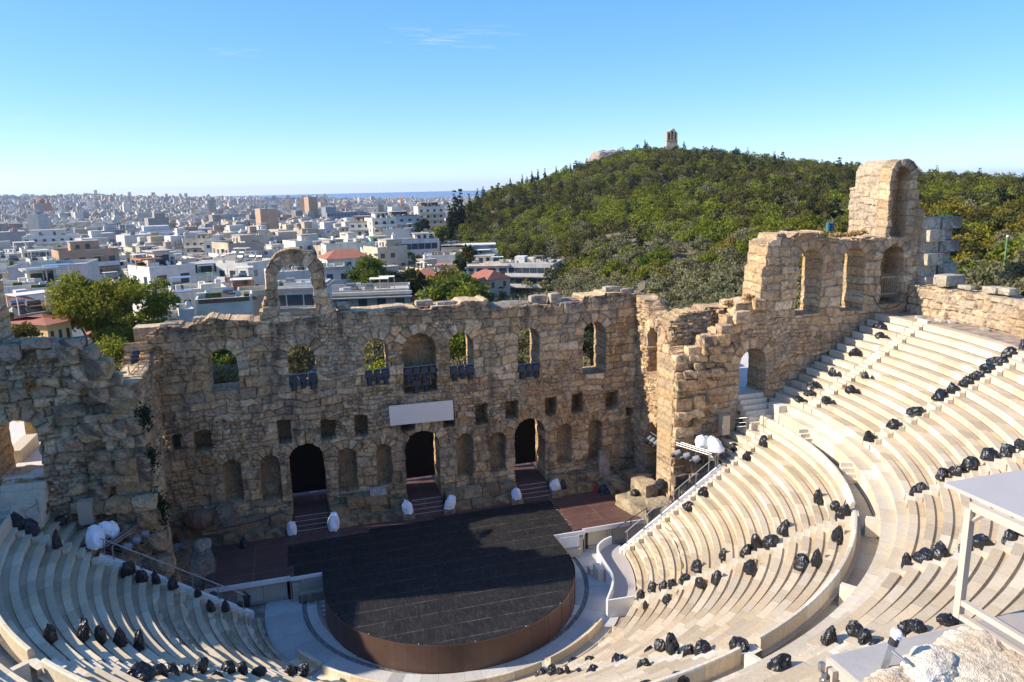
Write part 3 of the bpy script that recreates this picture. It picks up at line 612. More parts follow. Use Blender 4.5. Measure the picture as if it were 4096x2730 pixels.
# earth gallery and back wall
def flat_ring(name, r0, r1, a0, a1, z, mat, parent=None, tone=None, n=160, kind=None):
    th = np.radians(np.linspace(a0, a1, n)); V = np.concatenate([np.stack([r*np.cos(th), r*np.sin(th), np.full(n, z)], 1) for r in (r0, r1)])
    i = np.arange(n-1); o = mesh_np(name, V, np.stack([i, i+1, i+1+n, i+n], -1) if a1 > a0 else np.stack([i, i+n, i+1+n, i+1], -1), M[mat], parent, tone=None if tone is None else np.tile(tone, (2*n, 1)))
    if o.data.polygons[0].normal.z < 0: o.data.flip_normals()
    if kind: o['kind'] = kind
    return o
plain('earth', (.33, .255, .19), .95, 0, .35, 1.6, .5)
flat_ring('gallery_floor', 35.7, 38.4, 4, -184, 15.42, 'earth', None, kind='structure')
def arc_wall(name, r, a0, a1, prof, zb, T, seed, parent=None, **kw):
    L = abs(R(a1-a0))*r; o = ruin_wall(name, (0, 0), (1, 0), (0, -1), L, prof, zb, T, seed=seed, **kw)
    n = len(o.data.vertices); co = np.zeros(n*3, np.float32); o.data.vertices.foreach_get('co', co); co = co.reshape(-1, 3)
    th = R(a0)+(-co[:, 0]/r); rr = r+co[:, 1]; co2 = np.stack([rr*np.cos(th), rr*np.sin(th), co[:, 2]], 1)
    o.data.vertices.foreach_set('co', co2.astype(np.float32).ravel()); o.data.flip_normals(); o.data.update()
    return o
bw = arc_wall('gallery_back_wall', 38.1, 3.0, -62, pl([(0, 17.6), (6, 17.75), (30, 17.7), (50, 17.6)]), 15.2, 2.0, 401, c=.13, rubble=.12, relief=1.7, pale=.35, crust=.12, toprag=.18)
tag(bw, 'low pale wall of worn limestone blocks behind the top seats on the right', 'wall')
bw2 = arc_wall('gallery_back_wall', 38.1, -118, -183, pl([(0, 17.6), (50, 17.6)]), 15.2, 2.0, 403, c=.3, rubble=.2, relief=1.5, pale=.35, crust=.12)
tag(bw2, 'low limestone wall closing the top of the left seats, beyond the photo edge', 'wall')
for i, (ang, r, w, h) in enumerate(((-.8, 39.3, 1.9, .75), (-7.2, 39.0, 1.0, .4), (-8.6, 39.1, .7, .45), (-4.2, 38.6, .5, .25))):
    a = R(ang); o = rock('stone_block', (r*math.cos(a), r*math.sin(a), 17.85+h/2), (w, 1.2, h), 420+i, colour=(.58, .51, .40), sub=3, rough=.05, boxy=.85, crust=.2, rz=a)
    tag(o, ['large squared block lying on the back wall beside the toothed wall end', 'flat pale block on the back wall, middle of the loose ones', 'small pale block on the back wall nearest the right edge', 'small flat stone on the back wall nearest the tower'][i], 'stone block', 'loose blocks on the back wall')
for i, (ang, r, w) in enumerate(((-1.2, 36.6, .9), (-4.5, 37.4, .6), (-9, 37.5, .6), (-3.2, 37.2, 1.2))):
    a = R(ang); o = rock('stone_slab', (r*math.cos(a), r*math.sin(a), 15.5), (w, .4, .22), 430+i, colour=(.70, .65, .55), sub=2, rough=.04, boxy=.85, rz=a+1.2)
    tag(o, ['pale slab on the earth gallery by the tower gate', 'small pale slab at the foot of the back wall, in the middle', 'small pale slab at the foot of the back wall near the right edge', 'long pale slab at the foot of the back wall in the tower shadow'][i], 'stone slab', 'slabs on the gallery')
# ---------------------------------------------------------------- orchestra paving
ground_in = mesh_np('orchestra_base', [(-17, -14, -.06), (17, -14, -.06), (17, 2.5, -.06), (-17, 2.5, -.06)], np.array([[0, 1, 2, 3]]), M['earth']); ground_in['kind'] = 'structure'
WH, GR, DG = np.array([(.62, .60, .56), (.66, .64, .60), (.58, .56, .52)]), np.array([(.24, .235, .21), (.27, .26, .23), (.22, .22, .20)]), np.array([(.16, .17, .17), (.18, .19, .185)])
orch = empty('orchestra_floor', (0, 0, 0)); orch['kind'] = 'structure'
def ring(r0, r1, z, base, seed, a0=8, a1=-188, blk=1.0): return lathe('paving_ring', [(r0, z, 1), (r1, z, 1)], [(a0, a1)], orch, seed=seed, blk=blk, base=base)
ring(8.47, 9.06, 0, WH, 601, blk=1.6); ring(8.24, 8.47, 0, GR, 602); ring(6.5, 8.24, 0, GR, 603); ring(9.06, 9.36, -.05, DG, 604); ring(9.36, 11.6, .004, WH*.8, 605, blk=1.2)
V, F = [], []
for i in range(-2, 52):                                  # pale lozenges set in the grey band
    a = R(4-i*3.75); n0 = len(V)
    for r, da in ((7.72, 0), (7.97, 1.5), (8.23, 0), (7.97, -1.5)): V.append((r*math.cos(a+R(da)), r*math.sin(a+R(da)), .006))
    F.append((n0, n0+1, n0+2, n0+3))
o = mesh_np('lozenge_inlay', V, np.array(F), M['marble'], orch, tone=np.tile([.60, .57, .50], (len(F), 1)), dom='FACE')
if o.data.polygons[0].normal.z < 0: o.data.flip_normals()
for x, y in ((-7.0, -6.66), (-8.68, .60), (6.82, -6.72), (0.0, -8.77)):
    a = math.atan2(y, x); b = MB(); b.box((x*8.765/math.hypot(x, y), y*8.765/math.hypot(x, y), .006), (.57, .66, .012), rz=a); b.build('rosette_slab', M['grey_panel'], orch)
    c = np.array([x, y])*8.765/math.hypot(x, y)
    b = MB(); b.tube((c[0], c[1], .012), (c[0], c[1], .018), .17, n=20)
    ro = b.build('rosette', M['asphalt'], orch); b = MB()
    for k in range(6):
        q = a+k*math.pi/3; b.box((c[0]+.09*math.cos(q), c[1]+.09*math.sin(q), .02), (.09, .05, .008), rz=q)
    b.build('rosette_petals', M['beige_frame'], orch)
# front bench with backrest round the orchestra
lathe('front_bench', [(10.55, -.1, 1), (10.55, .30, 1), (10.92, .30, 1), (10.96, .64, 1), (10.99, .66, 1), (11.05, .66, 1), (11.08, .62, 1), (11.10, .20, 1), (11.72, .20, .85)], [(-46, -71.5), (-74.5, -105.5), (-108.5, -139.5), (-142.5, -151)], low, seed=95, blk=2.2, capz=-.1, base=MARB*np.array([.98, .94, .85]))
# ---------------------------------------------------------------- stage
stage = empty('stage', (0, 4, 0), 0, 'wide dark stage with brown side decks and black rounded front in a rust brown skirt', 'stage')
SR, SC = 7.9, -1.355
def put(b, n, m, p, **k): return adopt(b.build(n, M[m], **k), p)
arcp = [(SR*math.cos(a), SC+SR*math.sin(a)) for a in np.linspace(0, -math.pi, 73)]
b = MB(); b.prism([(-15.1, 1.38), (15.3, 1.42), (15.9, 7.4), (17.6, 7.4), (17.6, 9.2), (-17.4, 9.2), (-17.4, 7.6), (-15.3, 7.2)], 1.42, ZST); put(b, 'side_deck', 'deck', stage)
b = MB(); b.prism([(7.9, 1.16), (9.5, 1.2), (9.6, 4.9), (9.85, 5.0), (9.7, 6.7), (8.9, 6.95), (.5, 6.75), (.5, 6.45), (-4.4, 6.45), (-4.5, 6.0), (-10.05, 5.75), (-10.1, 2.7), (-9.75, 2.7), (-9.7, 1.3), (-7.9, 1.2)], ZST-.02, ZST+.012); put(b, 'dance_floor', 'dance', stage)
b = MB(); b.prism([(7.9, 1.2)]+arcp+[(-7.9, 1.2)], 1.3, ZST+.010); put(b, 'dance_floor_front', 'dance', stage)
# skirt panels, each a little different
edge = [(7.93, 1.15)]+[(7.95*math.cos(a), SC+7.95*math.sin(a)) for a in np.linspace(0, -math.pi, 73)]+[(-7.93, 1.15)]
pv, pf, pt = [], [], []
rg = np.random.RandomState(3); cur = 0
for i in range(len(edge)-1):
    if i % 4 == 0: cur = rg.uniform(.88, 1.12)
    (x0, y0), (x1, y1) = edge[i], edge[i+1]; s = 1.0 if i % 4 else .995
    n0 = len(pv); pv += [(x0*s, y0, -.02), (x1, y1, -.02), (x1, y1, ZST+.02), (x0*s, y0, ZST+.02)]; pf.append((n0, n0+1, n0+2, n0+3)); pt.append((.105*cur, .058*cur, .040*cur))
t = NT('skirt_board'); t.col(t.mix(1.0, t.tone(), t.ramp(t.noise(1.1, 4, .6, t.obj()).outputs['Fac'], [(.3, (.85, .85, .85)), (.7, (1.12, 1.12, 1.12))]), 'MULTIPLY')).rough(.5); M['skirt'] = t.mat
o = mesh_np('skirt', pv, np.array(pf), M['skirt'], None, tone=pt, dom='FACE'); so = o.modifiers.new('thick', 'SOLIDIFY'); so.thickness = .04; adopt(o, stage)
for x, y in arcp[1::9]: b = MB(); b.box((x*.998, SC+(y-SC)*.998, ZST+.015), (.06, .05, .012), rz=math.atan2(y-SC, x)); put(b, 'edge_tape', 'beige_frame', stage)
for x0, y0, x1, y1 in ((9.5, 1.4, 9.7, 5.0), (9.6, 5.0, 9.75, 6.6)):
    for k in range(4): b = MB(); b.box((x0+(x1-x0)*k/4, y0+(y1-y0)*k/4, ZST+.02), (.10, .06, .012)); put(b, 'edge_tape', 'beige_frame', stage)
# marble fronts and white trim of the side decks
def marble_box(name, c, d, parent, rz=0, tone=(.55, .47, .36), bev=.02):
    b = MB(); b.box(c, d, rz); o = b.build(name, M['marble'], bevel=bev); at = o.data.attributes.new('tone', 'FLOAT_COLOR', 'FACE'); at.data.foreach_set('color', np.tile([*tone, 1], len(o.data.polygons)))
    return adopt(o, parent) if parent else o
for i, (xa, xb) in enumerate(((-15.1, -13.3), (-13.28, -11.7), (-11.68, -10.2), (10.7, 12.2), (12.22, 13.8), (13.82, 15.3))):
    marble_box('stage_front', ((xa+xb)/2, 1.72, .68), (xb-xa, .3, 1.4), stage, tone=[(.30, .26, .21), (.56, .50, .41), (.52, .46, .37), (.55, .46, .33), (.53, .45, .33), (.50, .42, .31)][i])
    marble_box('stage_plinth', ((xa+xb)/2, 1.60, .10), (xb-xa+.02, .32, .2), stage, tone=(.36, .32, .26))
for xa, xb, y in ((-15.1, -9.95, 1.36), (10.2, 15.3, 1.40)):
    b = MB(); b.box(((xa+xb)/2, y, 1.50), (xb-xa, .08, .33)); put(b, 'white_trim', 'white_paint', stage)
for c_, d_ in (((-8.95, 1.12, 1.56), (2.0, .10, .24)), ((9.1, 1.14, 1.52), (2.4, .10, .30)), ((10.25, 1.36, 1.2), (.12, .1, .6))): b = MB(); b.box(c_, d_); put(b, 'white_trim', 'white_paint', stage)
b = MB(); b.box((-8.65, .98, 1.02), (1.35, .03, .98), M=Matrix.Rotation(R(14), 3, 'X')); put(b, 'white_ramp', 'grey_panel', stage)
b = MB(); b.box((8.95, 1.02, 1.0), (1.7, .05, .85)); put(b, 'white_panel', 'white_paint', stage)
for x in (-9.6, 9.9): marble_box('stage_pilaster', (x, 1.35, .6), (.55, .4, 1.2), stage, tone=(.55, .47, .36))
for x_, h_ in ((-9.95, 1.5), (10.25, 1.35)): b = MB(); b.tube((x_, 1.08, 0), (x_, 1.08, h_), .04); put(b, 'prop_post', 'steel', stage)
marble_box('stone_ledge', (-8.7, 1.1, .3), (1.7, .8, .5), stage, tone=(.20, .18, .14)); marble_box('stone_ledge', (-8.7, .95, .62), (1.6, .6, .14), stage, tone=(.33, .30, .23)); marble_box('stone_ledge', (9.2, 1.0, .28), (1.2, .7, .55), stage, tone=(.5, .43, .33))
# stone benches along the foot of the scene wall
def foot(xa, xb, y0, y1, z0, z1, seed, sub=4):
    n = max(1, int(round((xb-xa)/1.5))); w = (xb-xa)/n
    for i in range(n):
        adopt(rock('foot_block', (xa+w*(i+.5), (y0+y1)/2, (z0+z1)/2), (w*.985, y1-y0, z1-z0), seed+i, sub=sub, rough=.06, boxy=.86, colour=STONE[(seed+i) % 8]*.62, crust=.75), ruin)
dl, dc, dr = DOORS
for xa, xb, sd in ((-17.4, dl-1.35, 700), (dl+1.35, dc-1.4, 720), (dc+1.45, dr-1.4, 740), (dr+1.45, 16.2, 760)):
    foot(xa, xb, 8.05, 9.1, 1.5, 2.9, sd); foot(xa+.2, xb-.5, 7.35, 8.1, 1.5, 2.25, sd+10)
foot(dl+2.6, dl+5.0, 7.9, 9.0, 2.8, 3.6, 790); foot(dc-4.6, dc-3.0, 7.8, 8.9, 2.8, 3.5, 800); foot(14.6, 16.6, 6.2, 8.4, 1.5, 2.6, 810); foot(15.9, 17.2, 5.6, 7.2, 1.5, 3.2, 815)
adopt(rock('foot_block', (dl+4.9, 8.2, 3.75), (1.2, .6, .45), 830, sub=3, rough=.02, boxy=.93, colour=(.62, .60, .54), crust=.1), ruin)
for d in DOORS:      # steps up into each door, floor behind and the curtain that closes it
    b = MB()
    for i in range(4): b.box((d, 7.55+i*.36, 1.66+.11*(i+1)-.005*i), (2.35, .42, .22*(i+1)))
    b.box((d, 10.9, 2.42), (2.5, 5.4, .2)); put(b, 'door_steps', 'deck', stage)
    b = MB()
    for i in range(4): b.box((d, 7.36+i*.36, 1.66+.22*(i+1)-.005*i), (2.3, .03, .02))
    put(b, 'step_edge', 'white_paint', stage)
    b = MB(); b.box((d+.2, 12.6, 5.9), (4.6, .12, 6.4)); c = b.build('black_curtain', M['curtain']); tag(c, f'black curtain closing the {["left", "middle", "right"][DOORS.index(d)]} door of the stage wall', 'curtain')
    b = MB(); b.box((d+.3, 12.3, 2.72), (.55, .08, .05)); tag(b.build('door_lamp', M['wrap']), f'small white lamp bar on the floor inside the {["left", "middle", "right"][DOORS.index(d)]} stage door', 'lamp')
pv = mesh_np('passage_floor', [(-30, 11.6, 2.3), (30, 11.6, 2.3), (30, 16.5, 2.3), (-30, 16.5, 2.3)], np.array([[0, 1, 2, 3]]), M['deck']); pv['kind'] = 'structure'
# ---------------------------------------------------------------- right landing with its curved white parapet
land = empty('landing', (10, -4, 0), 0, 'pale landing with curved white parapet at the foot of the right seats', 'landing')
def cr_spline(P, n=8):
    P = [np.array(p, float) for p in P]; out = []
    for i in range(len(P)-1):
        a, b, c, d = P[max(i-1, 0)], P[i], P[i+1], P[min(i+2, len(P)-1)]
        for t in np.arange(n)/n: out.append(.5*((2*b)+(c-a)*t+(2*a-5*b+4*c-d)*t*t+(3*b-a-3*c+d)*t**3))
    return np.array(out+[P[-1]])
cl = cr_spline([(12.1, .55), (11.4, .25), (10.7, -.35), (10.36, -1.1), (10.22, -2.1), (10.1, -3.2), (9.98, -4.2), (9.5, -5.4), (8.43, -6.96)])
b = MB(); b.sweep([(x, y, 0) for x, y in cl], [(-.07, -.1), (.07, -.1), (.07, 1.2), (-.07, 1.2)]); o = put(b, 'parapet', 'white_paint', land, bevel=.02)
b = MB(); b.box((9.3, -7.05, .55), (1.75, .1, 1.25), rz=R(-3)); put(b, 'end_panel', 'white_paint', land)
fl = [(x+.06, y) for x, y in cl[::3]]+[(9.0, -7.0), (10.1, -7.05)]+[(12.35*math.cos(R(a)), 12.35*math.sin(R(a))) for a in range(-34, -2, 3)]+[(12.6, .2)]
b = MB(); b.prism(fl, .35, .60); put(b, 'floor_slab', 'grey_panel', land)
marble_box('step_block', (9.75, -2.6, .45), (.45, .9, .9), land, tone=(.68, .62, .50)); marble_box('step_block', (9.6, -1.9, .25), (.5, .6, .5), land, tone=(.62, .56, .46))
# ---------------------------------------------------------------- ramps with handrails at both ends of the lower tier
def ramp_rail(sx, lab, cat):
    t = empty('handrail', (sx*13, -.7, 1), 0, lab, cat)
    p0 = np.array([sx*12.15, -.80, .75]); p1 = np.array([sx*rowR(12.4), -.80, rowZ(12.4)+.12])
    b = MB(); d = p1-p0
    b.sweep([p0, p1], [(-.16, -.35), (.16, -.35), (.16, .06), (-.16, .06)]); put(b, 'stringer', 'white_paint', t)
    marble = MB()
    for i in range(24):
        k = 1+i*.5; marble.box((sx*(rowR(k)+.1), -1.12, rowZ(k)-.42), (.36, .4, .85))
    o = marble.build('side_steps', M['marble']); at = o.data.attributes.new('tone', 'FLOAT_COLOR', 'FACE'); at.data.foreach_set('color', np.tile([.68, .60, .48, 1], len(o.data.polygons))); adopt(o, t)
    for f in (.07, .24, .41, .58, .75, .97):
        q = p0+d*f; b = MB(); b.tube(q+[0, .02, -.05], q+[0, .02, 1.0], .032); b.box(q+[0, .02, .07], (.22, .14, .04)); put(b, 'post', 'steel', t)
    b = MB(); b.tube(p0+d*.05+[0, .02, 1.02], p0+d*.985+[0, .02, 1.02], .035); put(b, 'top_rail', 'steel', t)
    b = MB()
    for h in (.3, .5, .72): b.tube(p0+d*.07+[0, .02, h], p0+d*.97+[0, .02, h], .008, n=5)
    put(b, 'wire', 'steel', t); return t
ramp_rail(1, 'steel handrail with white sloping base up the right end of the lower seats', 'railing')
ramp_rail(-1, 'steel handrail with white sloping base down the left end of the lower seats', 'railing')
def rail(name, pts, lab, h=1.0, cat='railing', mat='steel', wires=(.35, .65)):
    t = empty(name, pts[0], 0, lab, cat)
    for p in pts: b = MB(); b.tube(p, np.array(p)+[0, 0, h], .03); put(b, 'post', mat, t)
    b = MB()
    for p, q in zip(pts[:-1], pts[1:]):
        b.tube(np.array(p)+[0, 0, h], np.array(q)+[0, 0, h], .032)
        for w in wires: b.tube(np.array(p)+[0, 0, w*h], np.array(q)+[0, 0, w*h], .008, n=5)
    put(b, 'rail', mat, t); return t
rail('handrail', [(21.9, 1.6, 7.5), (22.75, .4, 7.9), (23.75, -.2, 8.3)], 'short steel handrail in front of the arched doorway on the right')
rail('handrail', [(-23.4, 1.5, 8.0), (-23.0, .5, 8.0), (-23.3, -.6, 8.0)], 'short steel handrail below the arched doorway on the left')
rail('dark_rail', [(12.4, 1.1, .6), (13.9, 1.15, 1.3), (15.2, 1.2, 1.9)], 'dark sloping handrail behind the ramp, beside the right stage front', .7, mat='black_metal')
# door steps on both wing walls, end blocks and pedestals
def door_steps(x, sx, lab):
    t = empty('door_steps', (x, 1, 8), 0, lab, 'steps')
    for i in range(6): marble_box('step', (x, YG-.3-i*.36+.55, 10.0-i*.33-.4), (2.3, .38, .9), t, tone=(.66, .59, .46))
    marble_box('landing_slab', (x, YG+2.3, 9.7), (2.4, 4.4, .5), t, tone=(.70, .64, .54)); return t
door_steps(24.35, 1, 'marble steps climbing into the arched doorway of the right wing wall'); door_steps(-24.05, -1, 'marble steps climbing into the arched doorway of the left wing wall')
tag(marble_box('marble_pedestal', (21.55, 1.45, 8.2), (.62, .62, 1.5), None, tone=(.50, .42, .30)), 'square stone pedestal at the wall beside the right arched doorway', 'pedestal')
tag(marble_box('marble_pedestal', (-20.95, 1.55, 7.7), (.75, .6, 1.4), None, tone=(.42, .37, .29)), 'square stone pedestal at the foot of the left wing wall', 'pedestal')
tag(marble_box('marble_block', (26.0, .75, 8.6), (1.5, 1.3, 1.9), None, tone=(.70, .63, .51)), 'large marble block at the end of the podium by the right doorway', 'marble block')
tag(marble_box('marble_block', (-26.0, .75, 8.6), (1.5, 1.3, 1.9), None, tone=(.62, .58, .50)), 'large marble block at the end of the podium by the left doorway', 'marble block')
tf = mesh_np('terrace', [(-34, 4.4, 9.9), (-19.5, 4.4, 9.9), (-19.5, 15, 9.9), (-34, 15, 9.9)], np.array([[0, 1, 2, 3]]), M['marble'], tone=np.tile([.70, .66, .58], (4, 1))); tf['kind'] = 'structure'
tag(marble_box('terrace_bench', (-25.4, 7.0, 10.3), (.8, 3.4, .8), None, tone=(.62, .52, .38)), 'low stone bench on the sunny terrace behind the left doorway', 'bench')
tag(rock('terrace_stone', (-25.3, 11.6, 10.7), (2.4, 1.0, 1.6), 871, colour=(.56, .40, .18), sub=3, boxy=.9, rough=.03), 'yellowish cut stone at the end of the terrace behind the left doorway', 'stone block')
tf = mesh_np('terrace', [(20, 4.4, 9.9), (34, 4.4, 9.9), (34, 15, 9.9), (20, 15, 9.9)], np.array([[0, 1, 2, 3]]), M['marble'], tone=np.tile([.64, .60, .54], (4, 1))); tf['kind'] = 'structure'

tag(rock('rubble_wall', (23.6, 11.2, 10.5), (7.5, 1.2, 1.6), 873, colour=(.40, .34, .27), boxy=.85, rough=.04), 'low grey rubble wall seen through the right arched doorway', 'wall')
tag(rock('dark_heap', (22.6, 9.4, 10.25), (1.6, 1.2, .8), 874, colour=(.03, .03, .035), boxy=.5, rough=.1, sub=3, mat='bag'), 'heap of black cases on the terrace behind the right arched doorway', 'heap')
# ---------------------------------------------------------------- terrain, sea
def yh(x): return 452-.0196*x
SIL = np.array([(-400, 600), (880, 560), (960, 522), (1000, 486), (1040, 462), (1100, 452), (1150, 432), (1250, 408), (1350, 376), (1400, 360), (1440, 346), (1480, 341), (1540, 343), (1600, 348), (1700, 352), (1800, 366), (1900, 374), (2000, 386), (2130, 398), (2250, 405), (2353, 412), (2700, 420), (3300, 470)], float)
DRID = np.array([(-400, 500), (880, 330), (1000, 350), (1100, 400), (1250, 430), (1540, 486), (1800, 500), (2000, 470), (2353, 430), (3300, 330)], float)
DFOOT = np.array([(-400, 480), (880, 300), (960, 290), (1100, 250), (1300, 225), (1500, 185), (1700, 165), (2050, 130), (2353, 110), (3300, 100)], float)
ASIL = [px for px in SIL[:, 0]]
def az_of(x): r = ray(x, 500); return math.atan2(r[0], r[1])
def tab(T): return np.array([az_of(x) for x in T[:, 0]]), T[:, 1]
_zr = []
for x, y in SIL: d = np.interp(x, DRID[:, 0], DRID[:, 1]); _zr.append(at_d(x, y, d)[2]-4.5)
AZ_S = np.array([az_of(x) for x in SIL[:, 0]]); ZR = np.array(_zr); ZR[:2] = -20
AZD, DR = tab(DRID); AZF, DF = tab(DFOOT)
CD = np.array([0, 40, 80, 130, 215, 300, 500, 1000, 2000, 2800, 3600, 4400, 6000, 7000, 9000, 60000], float)
CZ = np.array([-2, -2, -3, -4, -6, -10, -17, -26, -34, -36, -20, -34, -70, -92, -100, -100], float)
RA = np.array([az_of(x) for x in (-600, 0, 180, 400, 600, 1000, 1300, 2400)]); RZ = np.array([28, 29, 32, 11, -2, -26, -30, -30.])
def ground(X, Y):
    X, Y = np.asarray(X, float), np.asarray(Y, float); dx, dy = X-CAM[0], Y-CAM[1]; D = np.hypot(dx, dy); A = np.arctan2(dx, dy)
    z = np.interp(D, CD, CZ); rz = np.interp(A, RA, RZ); z = z+rz*np.exp(-((D-3600)/900)**2)
    z = z+4*(fbm(X/420+3, Y/420, 5, 3)-.5)*sstep(250, 800, D)*sstep(6500, 5000, D)
    df, dr, zr = np.interp(A, AZF, DF), np.interp(A, AZD, DR), np.interp(A, AZ_S, ZR)
    hz0 = np.interp(A, [R(18), R(30), R(42), R(55), R(75)], [-5, 3, 8, 12, 16])
    zfoot = np.interp(D, [60, 170], [1, 1])*0+hz0
    t = np.clip((D-df)/(dr-df), 0, 1); up = zfoot+(zr-zfoot)*(t**.92); down = zr-(D-dr)*.22
    hill = np.where(D < df, zfoot*np.clip(.35+.65*D/df, 0, 1), np.where(D < dr, up, np.maximum(down, -40)))
    w = sstep(R(7.5), R(15), A)*sstep(R(110), R(85), A)
    z = z*(1-w)+w*np.where(D < 2500, hill, z)
    # the rock the theatre leans against, behind and beside the seats
    r = np.hypot(X, Y); side = np.where((Y < 3), sstep(40, 46, r)*sstep(120, 60, r), 0)
    z = np.where(Y < 3, z*(1-side)+side*np.minimum(17, 15+0*z), z)
    z = np.where((r < 41) & (Y < 12), -1.2, z)
    return np.where((abs(X) < 21) & (abs(Y) < 12), -1.2, z)
def polar(n_a, a0, a1, ds):
    A, Dd = np.meshgrid(np.linspace(a0, a1, n_a), ds); X, Y = CAM[0]+Dd*np.sin(A), CAM[1]+Dd*np.cos(A)
    return X, Y
t = NT('ground'); o = t.obj(); n1 = t.noise(.02, 6, .65, o).outputs['Fac']; n2 = t.noise(.6, 5, .7, o).outputs['Fac']
c = t.ramp(n1, [(.35, (.13, .105, .065)), (.5, (.19, .145, .095)), (.65, (.10, .09, .045))]); t.col(t.mix(1.0, c, t.ramp(n2, [(.3, (.7, .7, .7)), (.7, (1.2, 1.2, 1.2))]), 'MULTIPLY')).rough(.95); M['ground'] = t.mat
ds = np.concatenate([np.linspace(6, 120, 40), np.geomspace(124, 9000, 150)]); X, Y = polar(361, R(-180), R(180), ds); Zg = ground(X, Y)
idx = np.arange(X.size).reshape(X.shape); q = np.stack([idx[:-1, :-1], idx[:-1, 1:], idx[1:, 1:], idx[1:, :-1]], -1).reshape(-1, 4)
g = mesh_np('ground', np.stack([X, Y, Zg], -1), q[:, ::-1], M['ground'], smooth=True); g['kind'] = 'structure'
t = NT('sea_water'); t.col((.05, .15, .28)).rough(.4); t.b.inputs['Specular IOR Level'].default_value = .3; M['sea'] = t.mat
th = np.linspace(0, 2*math.pi, 128, endpoint=False); V = np.concatenate([[(CAM[0], CAM[1], -85)], np.stack([CAM[0]+26000*np.cos(th), CAM[1]+26000*np.sin(th), np.full(128, -85.)], 1)])
s = mesh_np('sea', V, np.array([(0, i+1, (i+1) % 128+1) for i in range(128)]), M['sea']); s['kind'] = 'structure'
# ---------------------------------------------------------------- trees
def crown_pts(rg, n, blobs, shell=.55):
    """points on lumpy clumps: blobs [(c, r)]; returns points and a light/dark tone per clump"""
    P, T = [], []; w = np.array([b[1]**2 for b in blobs]); w = w/w.sum()
    for (c, r), k in zip(blobs, rg.multinomial(n, w)):
        d = rg.normal(0, 1, (k, 3)); d /= np.linalg.norm(d, axis=1)[:, None]; d[:, 2] = np.where(d[:, 2] < -.35, -d[:, 2]*.4, d[:, 2])
        P.append(np.array(c)+d*(r*rg.uniform(shell, 1.08, k)**.7)[:, None]*np.array([1, 1, .78])); T.append(np.full(k, rg.uniform(.78, 1.22)))
    P, T = np.concatenate(P), np.concatenate(T); return P, T*rg.uniform(.82, 1.18, len(T))
def pine_blobs(rg, w, h, n):
    out = []
    for i in range(n):
        a = rg.uniform(0, 6.28); q = math.sqrt(rg.uniform(0, 1)); z = h*(.42+.5*rg.uniform(0, 1)*(1-.45*q))
        out.append(((w*.42*q*math.cos(a), w*.42*q*math.sin(a), z), w*rg.uniform(.12, .2)))
    out.append(((0, 0, h*.82), w*.22)); return out
def cyp_blobs(rg, w, h, n):
    out = []
    for i in range(n):
        t = (i+.5)/n; r = w*.5*(math.sin(math.pi*min(1, t*.92+.1))**.6)*(1-.35*t); a = rg.uniform(0, 6.28)
        out.append(((r*.25*math.cos(a), r*.25*math.sin(a), h*(.05+.93*t)), max(.12*w, r*.85)))
    return out
def trunk_mesh(h, r, rg, lean=.1, limbs=4, spread=.3, top=.6):
    b = MB(); p = np.array([0, 0, -.4]); q = np.array([rg.normal(0, lean)*h*.3, rg.normal(0, lean)*h*.3, h*top*.6]); b.tube(p, q, r, r*.7, 7)
    for i in range(limbs):
        a = rg.uniform(0, 6.28); e = q+np.array([math.cos(a)*h*spread, math.sin(a)*h*spread, h*rg.uniform(.2, .38)]); b.tube(q-[0, 0, .1], e, r*.5, r*.15, 5)
    return b
class Proto: pass
def tree_proto(kind, seed, w, h, n, leaf, mat, nb, trunk_r):
    rg = np.random.RandomState(seed)
    bl = cyp_blobs(rg, w, h, nb) if kind == 'cypress' else pine_blobs(rg, w, h, nb)
    P, T = crown_pts(rg, n, bl)
    p = Proto(); p.P, p.T, p.leaf, p.mat, p.h, p.w = P, T, leaf, mat, h, w
    c = leaf_mesh('crown', P, leaf, rg, M[mat], tone=np.repeat(T[:, None], 3, 1)); tr = trunk_mesh(h, trunk_r, rg, limbs=0 if kind == 'cypress' else 4, top=.35 if kind == 'cypress' else .6).build('trunk', M['bark'])
    p.crown, p.trunk = c.data, tr.data; bpy.data.objects.remove(c); bpy.data.objects.remove(tr); return p
def plant(p, name, loc, s, rz, label, group, sz=1.0):
    e = empty(name, loc, rz, label, 'tree', group); e.scale = (s, s, s*sz)
    for nm, me in (('crown', p.crown), ('trunk', p.trunk)):
        c = bpy.data.objects.new(nm, me); scene.collection.objects.link(c); c.parent = e
    return e
rgT = np.random.RandomState(12)
PINE = [tree_proto('pine', 100+i, 8.0, 8.2, 1700, .29, 'pine', 18, .22) for i in range(6)]
BRIGHT = [tree_proto('pine', 120+i, 8.0, 8.0, 1700, .30, 'bright_leaf', 16, .22) for i in range(3)]
DARKP = [tree_proto('cypress' if i else 'pine', 180+i, 4.2, 10.0, 1200, .30, 'dark_pine', 14, .2) for i in range(3)]
OLIVE = [tree_proto('olive', 140+i, 6.4, 5.6, 1500, .24, 'olive', 16, .2) for i in range(5)]
CYP = [tree_proto('cypress', 160+i, 2.4, 11.0, 600, .36, 'cypress', 14, .16) for i in range(3)]
def zone(x, y):
    h = ('far left end of the hill' if x < 1120 else 'left shoulder of the hill' if x < 1300 else 'hill slope left of monument' if x < 1480 else 'hill slope below monument' if x < 1640 else 'hill slope right of monument' if x < 1800 else 'hill slope left of tower' if x < 1950 else 'hill slope behind tower' if x < 2150 else 'hill slope right of tower')
    v = 'on the skyline' if y < np.interp(x, SIL[:, 0], SIL[:, 1])+22 else 'high up' if y < 430 else 'halfway down' if y < 500 else 'low down' if y < 570 else 'at the foot'
    return h, v
